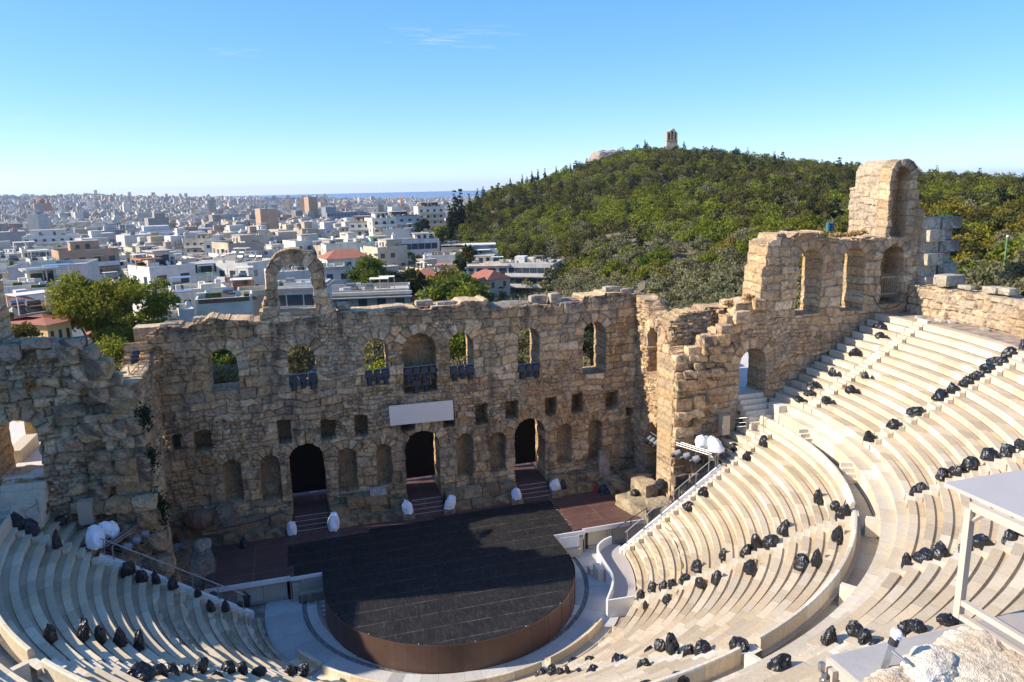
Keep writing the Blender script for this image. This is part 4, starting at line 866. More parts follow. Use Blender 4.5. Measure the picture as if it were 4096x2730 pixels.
# candidates over the whole hill face, nearest first
cand = []
for _ in range(52000):
    x = rgT.uniform(905, 2860); a = az_of(x); df, dr = np.interp(a, AZF, DF), np.interp(a, AZD, DR)
    d = math.sqrt(rgT.uniform((df-22)**2, (dr+14)**2)); cand.append((CAM[0]+d*math.sin(a), CAM[1]+d*math.cos(a), d, x))
kept, grid = [], {}
for X_, Y_, d, x in cand:
    t = (d-np.interp(x, DFOOT[:, 0], DFOOT[:, 1]))/max(1, np.interp(x, DRID[:, 0], DRID[:, 1])-np.interp(x, DFOOT[:, 0], DFOOT[:, 1]))
    sp = 3.7 if fbm(X_/45, Y_/45, 9, 2) > .33 else 4.8
    if t > .28 and fbm(X_/30+7, Y_/30, 19, 3) < .22: continue
    k = (int(X_//10), int(Y_//10))
    if any(math.hypot(X_-u[0], Y_-u[1]) < sp for i in (-1, 0, 1) for j in (-1, 0, 1) for u in grid.get((k[0]+i, k[1]+j), ())): continue
    grid.setdefault(k, []).append((X_, Y_)); kept.append((d, X_, Y_, x, t))
kept.sort()
rest = {'pine': [], 'olive': [], 'bright_leaf': [], 'dark_pine': []}; n_ind = 0; LAB = {}
COLW = {'dark_pine': 'very dark green pine', 'pine': 'dark olive-green pine', 'olive': 'grey-green olive tree', 'bright_leaf': 'bright yellow-green pine'}
sizes = ('small', 'medium-sized', 'large')
for d, X_, Y_, x, t in kept:
    z = float(ground(X_, Y_)); b = fbm(X_/28, Y_/28, 33, 2)
    kind = 'olive' if (t < .10 and rgT.rand() < .45) or rgT.rand() < .24 or (t > .8 and x > 1700 and rgT.rand() < .7) else 'bright_leaf' if (b > .56 and rgT.rand() < .75) or rgT.rand() < .08 else 'pine'
    s = rgT.uniform(.56, .98)*(1.12 if kind != 'olive' else 1.28)*(.85 if t > .85 else 1)
    if kind == 'pine' and rgT.rand() < .26: kind = 'dark_pine'
    P = {'pine': PINE, 'olive': OLIVE, 'bright_leaf': BRIGHT, 'dark_pine': DARKP}[kind]; p = P[rgT.randint(len(P))]; rz = rgT.uniform(0, 6.28); sz = rgT.uniform(.85, 1.15)
    pxy = px_of((X_, Y_, z+4))
    if n_ind < 250 and -60 < pxy[0] < 2420:
        h, v = zone(pxy[0], pxy[1]); si = 0 if s < .66 else 1 if s < .84 else 2
        LAB.setdefault((sizes[si], COLW[kind], v, h), []).append((pxy[0], plant(p, 'hill_tree', (X_, Y_, z), s, rz, None, 'trees on the wooded hill', sz))); n_ind += 1
    else: rest[kind].append((X_, Y_, z, s, rz, p, sz))
ORD = ('leftmost', 'second from left', 'third from left', 'fourth from left', 'fifth from left', 'sixth from left', 'seventh from left', 'eighth from left')
for (s_, c_, v, h), L in LAB.items():
    L.sort(key=lambda q: q[0])
    for i, (_, o) in enumerate(L):
        o['label'] = f'{s_} {c_} {v}, {h}' + ('' if len(L) == 1 else f', {ORD[min(i, 7)]}')
for kind, L in rest.items():
    V, T = [], []; rg = np.random.RandomState(5)
    for X_, Y_, z, s, rz, p, sz in L:
        k = rg.choice(len(p.P), 520, replace=False); Q = p.P[k]; c, sn = math.cos(rz), math.sin(rz)
        Q = np.stack([Q[:, 0]*c-Q[:, 1]*sn, Q[:, 0]*sn+Q[:, 1]*c, Q[:, 2]*sz], 1)*s+[X_, Y_, z]
        V.append(Q); T.append(p.T[k]*rg.uniform(.72, 1.25)*np.ones(len(k)))
    V, T = np.concatenate(V), np.concatenate(T); tn = T[:, None]*np.array([1, 1, 1])
    o = leaf_mesh('wood', V, .34 if kind != 'olive' else .30, rg, M[kind], tone=np.repeat(tn, 1, 0)); o['kind'] = 'stuff'
print('hill trees', len(kept), n_ind)
# low scrub between the trees
n = 26000; xs = rgT.uniform(930, 2450, n); sc = []
aa = np.array([az_of(x) for x in np.linspace(900, 2460, 200)]); A = np.interp(xs, np.linspace(900, 2460, 200), aa); df, dr = np.interp(A, AZF, DF), np.interp(A, AZD, DR)
Dd = np.sqrt(rgT.uniform((df-60).clip(60)**2, (dr+6)**2)); X_, Y_ = CAM[0]+Dd*np.sin(A), CAM[1]+Dd*np.cos(A); m = fbm(X_/26, Y_/26, 77, 3) > .44
P = np.stack([X_, Y_, ground(X_, Y_)+rgT.uniform(.1, .9, n)], 1)[m]
o = leaf_mesh('scrub', P, .7, rgT, M['olive'], tone=np.repeat(rgT.uniform(.45, 1.0, len(P))[:, None], 3, 1)); o['kind'] = 'stuff'
# cypresses named by where they stand in the picture: (x, y of the tip, distance, height)
CYL = [(1043, 434, 330, 13), (1057, 432, 332, 12.5), (1032, 462, 322, 9), (1097, 432, 372, 9), (1078, 444, 350, 8), (1120, 437, 385, 7), (1172, 408, 405, 9), (1200, 400, 415, 8), (1222, 392, 420, 9), (1236, 388, 424, 10), (1252, 386, 428, 9.5), (1278, 382, 432, 8), (1311, 374, 445, 7), (1372, 360, 460, 7), (1420, 342, 475, 7), (1482, 320, 480, 13), (1487, 326, 482, 11), (1470, 334, 476, 9), (1516, 352, 470, 12), (1530, 356, 468, 13), (1543, 352, 470, 11), (1600, 362, 470, 10), (1566, 352, 474, 10), (1668, 410, 430, 13), (1790, 470, 330, 12), (1848, 420, 420, 13), (1836, 410, 430, 12), (1240, 500, 300, 11), (1180, 520, 280, 11), (1400, 470, 360, 12), (1655, 540, 240, 11), (2330, 470, 250, 17), (2342, 452, 260, 19), (1152, 654, 130, 5.5), (2300, 520, 180, 8), (1640, 395, 450, 12)]
for i, (x, y, d, h) in enumerate(CYL):
    top = at_d(x, y, d); p = CYP[i % 3]; s = h/11.0; gz = float(ground(top[0], top[1])); s = max(s, (top[2]-gz)/11.0) if top[2]-gz < 26 else s
    e = plant(p, 'cypress', (top[0], top[1], top[2]-11.0*s), s, i*1.3, None, 'cypresses on and below the hill', 1.0)
    w = 'slim dark cypress' if h < 11 else 'tall dark cypress'; hh, vv = zone(x, y); LAB.setdefault(('c', w, vv, hh), []).append((x, e))
for (s_, c_, v, h), L in LAB.items():
    if s_ != 'c': continue
    L.sort(key=lambda q: q[0])
    for i, (_, o) in enumerate(L): o['label'] = f'{c_} {v}, {h}' + ('' if len(L) == 1 else f', {ORD[min(i, 7)]}')
for o in scene.objects:
    if o.name.startswith('cypress') and abs(px_of(o.location)[0]-1152) < 8 and px_of(o.location)[1] > 600: o['label'] = 'small dark cypress among the olives just above the stage wall'; o['group'] = ''
# olive grove behind the stage wall and to its right
GRV = []
for _ in range(3200):
    x = rgT.uniform(420, 2600); a = az_of(x); d = math.sqrt(rgT.uniform(64**2, (float(np.interp(a, AZF, DF))-6 if x > 1290 else 128 if x > 755 else 84)**2)); X_, Y_ = CAM[0]+d*math.sin(a), CAM[1]+d*math.cos(a)
    if Y_ < 17 and X_ < 44: continue
    if Y_ < 4 and X_ < 52: continue
    if x < 1290 and d > np.interp(x, [420, 755, 900, 1290], [82, 86, 112, 140]): continue
    if any(math.hypot(X_-u, Y_-v) < 4.4 for u, v, _ in GRV): continue
    GRV.append((X_, Y_, x))
rgT.shuffle(GRV); GRV = sorted(GRV[:260], key=lambda q: q[2]); GL = {}
for X_, Y_, x in GRV:
    z = float(ground(X_, Y_)); s = rgT.uniform(.8, 1.2); e = plant(OLIVE[rgT.randint(5)], 'olive_tree', (X_, Y_, z), s, rgT.uniform(0, 6), None, 'olive trees behind the theatre')
    q = px_of((X_, Y_, z+3)); wx = ('seen through the left windows' if x < 755 else 'above left part of stage wall' if x < 1000 else 'above middle of stage wall' if x < 1300 else 'above right end of stage wall' if x < 1480 else 'between stage wall and wing wall' if x < 1730 else 'behind the right wing wall' if x < 2120 else 'right of the toothed wall end')
    wd = 'front row' if q[2] < 100 else 'middle rows' if q[2] < 128 else 'back rows'
    GL.setdefault(('small' if s < .93 else 'round' if s < 1.07 else 'broad', wx, wd), []).append((q[0], e))
for (s_, wx, wd), L in GL.items():
    L.sort(key=lambda q: q[0])
    for i, (_, o) in enumerate(L): o['label'] = f'{s_} silvery olive tree, {wd} {wx}' + ('' if len(L) == 1 else f', {ORD[min(i, 7)]}')
# ---- larger near trees of their own
def big_tree(name, loc, blobs, n, leaf, mat, seed, label, th, tr=.3, limbs=()):
    rg = np.random.RandomState(seed); e = empty(name, loc, 0, label, 'tree'); P, T = crown_pts(rg, n, blobs, .3)
    leaf_mesh('crown', P, leaf, rg, M[mat], e, tone=np.repeat(T[:, None], 3, 1)); b = MB(); b.tube((0, 0, -1), (0, 0, th), tr, tr*.6, 9)
    for l in limbs: b.tube((0, 0, th*.9), l, tr*.45, tr*.1, 6)
    b.build('trunk', M['bark'], e); return e
def rb(rg, w, h0, h1, n, r, taper=.6):
    out = []
    for i in range(n):
        t = rg.uniform(0, 1); a = rg.uniform(0, 6.28); q = math.sqrt(rg.rand())*w*(1-taper*t*t)*.5
        out.append(((q*math.cos(a), q*math.sin(a), h0+(h1-h0)*t), r*rg.uniform(.7, 1.3)))
    return out
def tree_at(name, x, ytop, ybase, d, w, n, leaf, mat, seed, label, r, nb=26, taper=.6, tr=.25):
    t = at_d(x, ytop, d); b = at_d(x, ybase, d); z0 = min(float(ground(t[0], t[1])), b[2]); H = t[2]-z0; rg = np.random.RandomState(seed)
    bl = rb(rg, w, max(b[2]-z0, H*.25)+r*.6, H-r*.8, nb, r, taper)
    return big_tree(name, (t[0], t[1], z0), bl, n, leaf, mat, seed, label, H*.6, tr, [(b_[0][0], b_[0][1], b_[0][2]) for b_ in bl[:9]])
tree_at('plane_tree', 215, 612, 900, 78, 8.2, 24000, .17, 'plane_leaf', 901, 'large yellow-green plane tree behind the gap left of the stage wall, left trunk', 1.55, 40, .25)
tree_at('plane_tree', 305, 622, 900, 82, 7.0, 20000, .17, 'plane_leaf', 902, 'large yellow-green plane tree behind the gap left of the stage wall, right trunk', 1.5, 38, .25)
tree_at('broadleaf_tree', 85, 705, 800, 84, 5.4, 6000, .17, 'pine', 903, 'dark green bushy tree behind the left wing wall near the ochre house', 1.2, 22)
tree_at('broadleaf_tree', 255, 778, 900, 62, 4.4, 6500, .13, 'plane_leaf', 904, 'low bright yellow-green tree right behind the broken gap in the wall', 1.0, 22)
tree_at('broadleaf_tree', 275, 815, 900, 60, 4.0, 4000, .13, 'olive', 905, 'greyish shrub tree at the bottom of the broken gap in the wall', .9, 16)
tree_at('broadleaf_tree', 40, 745, 790, 70, 3.0, 2500, .13, 'pine', 913, 'low dark tree just above the left wing wall at the photo edge', .8, 12)
tree_at('pepper_tree', 848, 588, 690, 165, 11, 9000, .26, 'bright_leaf', 906, 'large fresh green tree in front of the white flats, right of the free-standing arch', 2.0, 30, .7)
tree_at('broadleaf_tree', 905, 620, 690, 160, 8, 6000, .26, 'cypress', 907, 'very dark green tree right beside the fresh green one', 1.7, 22)
tree_at('norfolk_pine', 403, 680, 745, 110, 2.4, 3000, .13, 'cypress', 908, 'small dark conical pine standing behind the left end of the stage wall', .5, 22, .95, .1)
for i, (x, yt, d, w, lab) in enumerate(((1690, 505, 205, 11, 'large bright green umbrella pine left of the wing wall top, at the hill foot'), (1740, 515, 190, 10, 'bright green umbrella pine just behind the wing wall top'), (1800, 500, 200, 12, 'wide bright green umbrella pine behind the wing wall, left of the tower'), (2240, 510, 150, 12, 'wide bright green tree behind the toothed wall end'), (2310, 490, 165, 9, 'dark green tall pine at the right edge behind the lamp post'), (1380, 560, 225, 9, 'bright green pine at the hill foot behind the brown flats'), (1455, 565, 215, 9, 'bright green pine at the hill foot, right of the brown flats'), (1660, 600, 165, 4, 'small round fresh green bush at the hill foot'), (1058, 592, 190, 4.5, 'dark green leafy tree between the white flats and the glass-roofed house'), (1545, 520, 260, 10, 'broad bright pine low on the hill below the monument'), (2130, 560, 130, 6, 'light green bushy tree beside the toothed wall end'), (1080, 540, 285, 8, 'yellow-green pine at the left foot of the hill above the white flats'), (970, 500, 320, 10, 'dark green pine at the left end of the hill by the houses'), (1010, 515, 310, 9, 'olive-green pine at the left end of the hill above the houses'), (990, 545, 300, 8, 'low bright green tree at the left hill foot behind the houses'))):
    tree_at('pine_tree', x, yt, yt+75, d, w, 4200, .36, 'cypress' if 'dark' in lab else 'bright_leaf', 930+i, lab, w*.17, 20, .5)
for i, (xw, d, yt, mat, w) in enumerate(((506, 92, 772, 'bright_leaf', 7), (693, 88, 765, 'olive', 7), (864, 84, 758, 'olive', 6.5), (1062, 76, 745, 'bright_leaf', 6), (1215, 86, 735, 'olive', 6.5), (1360, 88, 722, 'cypress', 6), (520, 78, 835, 'olive', 6), (864, 74, 822, 'bright_leaf', 5))):
    tree_at('garden_tree', xw, yt, yt+100, d, w, 8500, .17, mat, 960+i, ['bright tree seen through the first window from the left', 'silvery olive seen through the second window from the left', 'grey-green tree seen through the third window from the left', 'vivid yellow-green tree seen through the window right of the middle niche', 'grey-green tree seen through the second window from the right', 'dark tree seen through the last window on the right', 'silvery shrub seen low in the first window from the left', 'low green shrub seen in the bottom of the third window from the left'][i], 1.35, 24)
# ---------------------------------------------------------------- the monument on the summit and small things on the hill
mb_ = at_d(1543, 340, 486); mz = mb_[2]-1.5
mon = empty('hill_monument', (mb_[0], mb_[1], mz), -math.atan2(mb_[0]-CAM[0], mb_[1]-CAM[1])+.22, 'pale ruined stone monument with concave front on the hilltop', 'monument')
def mpart(n, boxes, tone):
    b = MB()
    for c, d in boxes: b.box(c, d)
    o = b.build(n, M['stone'], mon, bevel=.05); a = o.data.attributes.new('tone', 'FLOAT_COLOR', 'FACE'); a.data.foreach_set('color', np.tile([*tone, 1], len(o.data.polygons)))
mpart('base', [((0, 0, 1.3), (7.6, 4.6, 3.0)), ((0, 0, 3.0), (7.2, 4.3, .5))], (.52, .43, .31))
mpart('frieze', [((0, .3, 4.4), (6.6, 3.6, 2.4)), ((-1.5, -1.55, 4.4), (.5, .25, 1.6)), ((.2, -1.55, 4.3), (.7, .25, 1.4)), ((1.8, -1.55, 4.5), (.5, .25, 1.7)), ((0, .2, 5.75), (7.0, 4.0, .35))], (.55, .44, .30))
mpart('niche_wall', [((0, 1.2, 8.6), (6.2, 1.4, 5.4)), ((-2.9, -.2, 8.2), (.7, 2.6, 4.6)), ((-.9, -.3, 8.4), (.6, 2.4, 5.0)), ((1.2, -.3, 9.0), (.6, 2.4, 6.2)), ((2.9, -.2, 8.2), (.7, 2.6, 4.4)), ((.2, 0, 11.6), (3.2, 2.6, .8)), ((-1.9, 0, 10.8), (2.6, 2.6, .6)), ((.8, 0, 12.4), (1.6, 2.2, .9))], (.50, .38, .25))
mpart('seated_statue', [((.15, -.4, 6.8), (.9, .8, 1.4)), ((.15, -.2, 8.0), (.7, .5, 1.2))], (.45, .36, .25)); mpart('seated_statue', [((-1.95, -.4, 6.8), (.8, .8, 1.4)), ((-1.95, -.2, 7.8), (.6, .5, 1.0))], (.40, .31, .21))
def person_far(x, y, d, h, lab, seed):
    p = at_d(x, y, d); t = bpy.data.meshes.new('person'); bm = bmesh.new()
    J = [(0, 0, .95), (0, 0, 1.2), (0, 0, 1.45), (0, 0, 1.56), (0, 0, 1.68), (-.1, 0, .9), (-.12, .02, .48), (-.13, 0, .03), (.1, 0, .9), (.12, -.02, .48), (.13, 0, .03), (-.2, 0, 1.42), (-.26, .03, 1.12), (-.25, -.06, .85), (.2, 0, 1.42), (.26, .03, 1.12), (.25, -.06, .85)]
    vs = [bm.verts.new(j) for j in J]
    for a, b in ((0, 1), (1, 2), (2, 3), (3, 4), (0, 5), (5, 6), (6, 7), (0, 8), (8, 9), (9, 10), (2, 11), (11, 12), (12, 13), (2, 14), (14, 15), (15, 16)): bm.edges.new((vs[a], vs[b]))
    bm.to_mesh(t); bm.free(); o = bpy.data.objects.new('person', t); scene.collection.objects.link(o); o.location = p-[0, 0, .2]; o.scale = (h/1.75,)*3
    sk = o.modifiers.new('skin', 'SKIN'); rr = [.16, .15, .17, .07, .115, .1, .075, .05, .1, .075, .05, .07, .05, .04, .07, .05, .04]
    for v, r in zip(t.skin_vertices[0].data, rr): v.radius = (r, r*.85)
    t.skin_vertices[0].data[0].use_root = True; o.modifiers.new('sub', 'SUBSURF').render_levels = 1; t.materials.append(M['cloth_dark']); tag(o, lab, 'person', 'people on the hill')
zc = at_d(1408, 349, 468); rk = rock('rock_outcrop', (zc[0], zc[1], zc[2]-6), (26, 16, 12), 881, colour=(.42, .35, .29), rough=.12, boxy=.4); tag(rk, 'bare pinkish rock outcrop on the hill left of the monument', 'rock')
person_far(1405.5, 350, 463, 1.75, 'left one of two people in dark clothes standing on the hill skyline', 1); person_far(1409, 350, 463, 1.68, 'right one of two people in dark clothes standing on the hill skyline', 2)
hz = at_d(1687, 356, 492); b = MB(); b.box((0, 0, 1), (5, 3, 2.6)); b.box((0, 0, 2.4), (5.6, 3.6, .2)); o = b.build('hut', M['green_post'], loc=hz); tag(o, 'tiny dark green hut on the skyline right of the monument', 'hut')
# lamp post at the right, lamp behind the wall, water tanks
lp = at_d(2308, 605, 100); t = empty('lamp_post', lp, 0, 'pale green lamp post with white head among the olives at the right', 'lamp post')
b = MB(); b.tube((0, 0, -3), (0, 0, 2.9), .09, .07); b.build('post', M['green_post'], t); b = MB(); b.tube((0, 0, 2.9), (0, 0, 3.1), .14, .10); b.tube((.1, 0, 1.3), (.32, 0, 1.3), .08); b.build('lamp_head', M['white_paint'], t)
lp = at_d(1521, 715, 72); t = empty('lamp_post', lp, 0, 'thin grey lamp post behind the right corner of the stage wall', 'lamp post')
b = MB(); b.tube((0, 0, -6), (0, 0, 1.0), .06); b.build('post', M['steel'], t); b = MB(); b.box((.12, 0, 1.02), (.45, .16, .08)); b.build('lamp_head', M['steel'], t)
lp = at_d(824, 800, 74); t = empty('lamp_post', lp, 0, 'grey lamp post seen through the third window of the stage wall', 'lamp post')
b = MB(); b.tube((0, 0, -4), (0, 0, 3.2), .05); b.build('post', M['steel'], t); b = MB(); b.box((0, 0, .4), (.5, .3, .3)); b.build('lamp_head', M['steel'], t)
for i, x in enumerate((1903, 1911)):
    p = on_y(x, 524, 12.0); b = MB(); b.tube((0, 0, -.3), (0, 0, .42), .19, n=14); b.tube((0, 0, .42), (0, 0, .48), .20, .14, n=14); o = b.build('water_tank', M['tank'] if 'tank' in M else plain('tank', (.05, .16, .22), .4), loc=p); tag(o, ['left one of two blue-green water tanks behind the wing wall', 'right one of two blue-green water tanks behind the wing wall'][i], 'tank', 'water tanks')
# ---------------------------------------------------------------- town
def m_wall():
    t = NT('plaster'); o = t.obj(); r = t.rnd()
    c = t.ramp(r, [(0, (.72, .66, .55)), (.16, (.66, .55, .39)), (.36, (.54, .45, .33)), (.50, (.72, .67, .58)), (.62, (.62, .48, .29)), (.72, (.46, .39, .31)), (.82, (.70, .64, .52)), (.90, (.52, .34, .22)), (.95, (.64, .54, .40))], 'CONSTANT')
    n = t.noise(.35, 6, .7, o).outputs['Fac']; t.col(t.mix(1.0, c, t.ramp(n, [(.3, (.68, .66, .62)), (.65, (.95, .94, .92))]), 'MULTIPLY')).rough(.9); M['plaster'] = t.mat
    t = NT('far_plaster'); n = t.noise(.3, 5, .7, t.obj()).outputs['Fac']; t.col(t.mix(1.0, t.tone(), t.ramp(n, [(.3, (.8, .8, .8)), (.7, (1.05, 1.05, 1.05))]), 'MULTIPLY')).rough(.9); M['far'] = t.mat
m_wall()
for nm, c, r in (('glass', (.05, .07, .085), .12), ('shade', (.10, .09, .08), .7), ('roof_grey', (.43, .39, .33), .9), ('tile', (.36, .13, .075), .85), ('awning', (.80, .68, .50), .8), ('orange_awning', (.75, .33, .06), .8), ('green_net', (.03, .17, .13), .8), ('white_wall', (.68, .63, .54), .85), ('yellow_wall', (.74, .50, .20), .85), ('pale_green', (.55, .62, .50), .85), ('cream', (.74, .66, .49), .85), ('greige', (.54, .49, .43), .9), ('brick_red', (.42, .18, .10), .85), ('blue_glass', (.10, .17, .26), .15), ('dark_roof', (.16, .10, .08), .85), ('office_grey', (.24, .25, .27), .7), ('mint', (.42, .68, .40), .8), ('blue_net', (.08, .30, .55), .8)): plain(nm, c, r, 0, .12, .8)
plain('olive_plain', (.07, .10, .03), .9, 0, .4, 2)
BM = ['plaster', 'glass', 'white_wall', 'roof_grey', 'awning', 'steel', 'tile', 'shade', 'olive_plain']
def clutter_item(b, x, y, z, rg, k=None):
    """one thing on a flat roof: heater, tank, cabin, aerial, planter, pergola, low dividing wall, awning, dish"""
    k = rg.rand() if k is None else k
    if k < .22: b.box((x, y, z+.75), (1.6, .9, .07), M=Matrix.Rotation(.6, 3, 'X'), m=7); b.tube((x-.6, y+.5, z+1.35), (x+.6, y+.5, z+1.35), .28, n=6, m=5)
    elif k < .36: b.box((x, y, z+.5), (rg.uniform(.6, 1.6), rg.uniform(.5, 1.2), rg.uniform(.7, 1.6)), m=2)
    elif k < .48: b.tube((x, y, z), (x, y, z+rg.uniform(2, 3.6)), .04, n=4, m=5); b.box((x, y, z+2.0), (.9, .04, .05), m=5)
    elif k < .62: b.box((x, y, z+.45), (rg.uniform(1, 3.2), .6, .9), rz=rg.choice([0, 1.57]), m=8); b.box((x, y, z+.2), (rg.uniform(1, 3), .7, .4), m=6)
    elif k < .74:
        w_, d_ = rg.uniform(2, 3.6), rg.uniform(1.8, 2.8); b.box((x, y, z+2.35), (w_, d_, .08), m=rg.choice([4, 5, 2]))
        for sx in (-1, 1):
            for sy in (-1, 1): b.box((x+sx*w_*.47, y+sy*d_*.46, z+1.17), (.08, .08, 2.34), m=2)
    elif k < .86: b.box((x, y, z+.5), (rg.uniform(2, 4.5), .14, 1.0), rz=rg.choice([0, 1.57]), m=0)
    else: b.tube((x, y, z), (x, y, z+.7), .05, n=4, m=5); b.tube((x, y, z+.8), (x+.1, y-.12, z+.86), .42, .42, 8, m=2)
def roof_clutter(b, w, d, z, rg, dense=1.0):
    if rg.rand() < .85:
        pw_, pd = w*rg.uniform(.3, .6), d*rg.uniform(.3, .6); cx, cy = rg.uniform(-.2, .2)*w, rg.uniform(0, .22)*d; b.box((cx, cy, z+1.35), (pw_, pd, 2.7), m=0); b.box((cx, cy, z+2.78), (pw_+.4, pd+.4, .16), m=3)
        b.box((cx+.1*pw_, cy-pd/2-.02, z+1.1), (1.0, .06, 2.0), m=1); b.box((cx-.25*pw_, cy-pd/2-.02, z+1.5), (.8, .06, .9), m=1)
        for _ in range(2): clutter_item(b, cx+rg.uniform(-.3, .3)*pw_, cy+rg.uniform(-.3, .3)*pd, z+2.86, rg, rg.choice([.1, .3, .4, .95]))
    for _ in range(rg.randint(6, 12)): clutter_item(b, rg.uniform(-.43, .43)*w, rg.uniform(-.44, .3)*d, z, rg)
def flats(seed, w, d, fl, balc=.85):
    rg = np.random.RandomState(seed); b = MB(); fh = 3.05; H = fl*fh
    b.box((0, 0, H/2-4), (w, d, H+8), m=0); b.box((0, 0, H+.06), (w-.5, d-.5, .12), m=3)
    for s in (-1, 1): b.box((0, s*(d/2-.1), H+.5), (w, .2, 1.0), m=0); b.box((s*(w/2-.1), 0, H+.5), (.2, d-.4, 1.0), m=0)
    for side in range(4):
        L = w if side % 2 == 0 else d; off = d/2 if side % 2 == 0 else w/2; a = side*math.pi/2; n = max(2, int(L/2.6)); blank = side in (1, 3) and rg.rand() < .45; bal = (side in (0, 2) and rg.rand() < balc+.2) or rg.rand() < balc*.3
        for f in range(fl):
            z = f*fh
            def loc(u, out, zz_): return (u*math.cos(a)+out*math.sin(a), u*math.sin(a)-out*math.cos(a), zz_)
            if not blank:
                for i in range(n):
                    u = (i+.5)/n*L-L/2
                    if rg.rand() < .12: continue
                    tall = bal and rg.rand() < .7; b.box(loc(u, off+.01, z+(1.15 if tall else 1.55)), (1.3, .08, 2.1 if tall else 1.3), rz=a, m=1 if rg.rand() < .7 else 7)
            if bal and f > 0:
                b.box(loc(0, off+.65, z+.02), (L*.94, 1.3, .16), rz=a, m=2); b.box(loc(0, off+1.27, z+.55), (L*.94, .06, .9), rz=a, m=0 if seed % 2 else 2)
                for i in range(n):
                    if rg.rand() < .34: b.box(loc((i+.5)/n*L-L/2, off+.6, z+2.4), (L/n*.8, 1.2, .06), rz=a, M=None, m=4)
    roof_clutter(b, w, d, H, rg); return b.build('apartment_block', [M[k] for k in BM])
FL = []
for i in range(18):
    rg = np.random.RandomState(300+i); o = flats(300+i, rg.uniform(7, 13.5), rg.uniform(7.5, 12), int(rg.choice([2, 3, 3, 4, 4, 5, 6]))); o.data.name = 'apartment_block'; FL.append((o.data, tuple(o.dimensions))); bpy.data.objects.remove(o)
HOUSE = []
for i in range(3):
    rg = np.random.RandomState(380+i); w, d, h = rg.uniform(8, 11), rg.uniform(7, 9), 6.2; b = MB(); b.box((0, 0, h/2-4), (w, d, h+8)); r = 2.2
    b.add([(-w/2-.4, -d/2-.4, h), (w/2+.4, -d/2-.4, h), (w/2+.4, d/2+.4, h), (-w/2-.4, d/2+.4, h), (-w/2+2, 0, h+r), (w/2-2, 0, h+r)], [(0, 1, 5, 4), (1, 2, 5), (2, 3, 4, 5), (3, 0, 4), (3, 2, 1, 0)], 6)
    for f in (0, 1):
        for u in (-.3, 0, .3): b.box((u*w, -d/2, 1.6+3*f), (1.1, .08, 1.5), m=1); b.box((u*w, d/2, 1.6+3*f), (1.1, .08, 1.5), m=1)
        for u in (-.25, .25): b.box((-w/2, u*d, 1.6+3*f), (.08, 1.1, 1.5), m=1); b.box((w/2, u*d, 1.6+3*f), (.08, 1.1, 1.5), m=1)
    o = b.build('tiled_house', [M[k] for k in BM]); HOUSE.append((o.data, tuple(o.dimensions))); bpy.data.objects.remove(o)
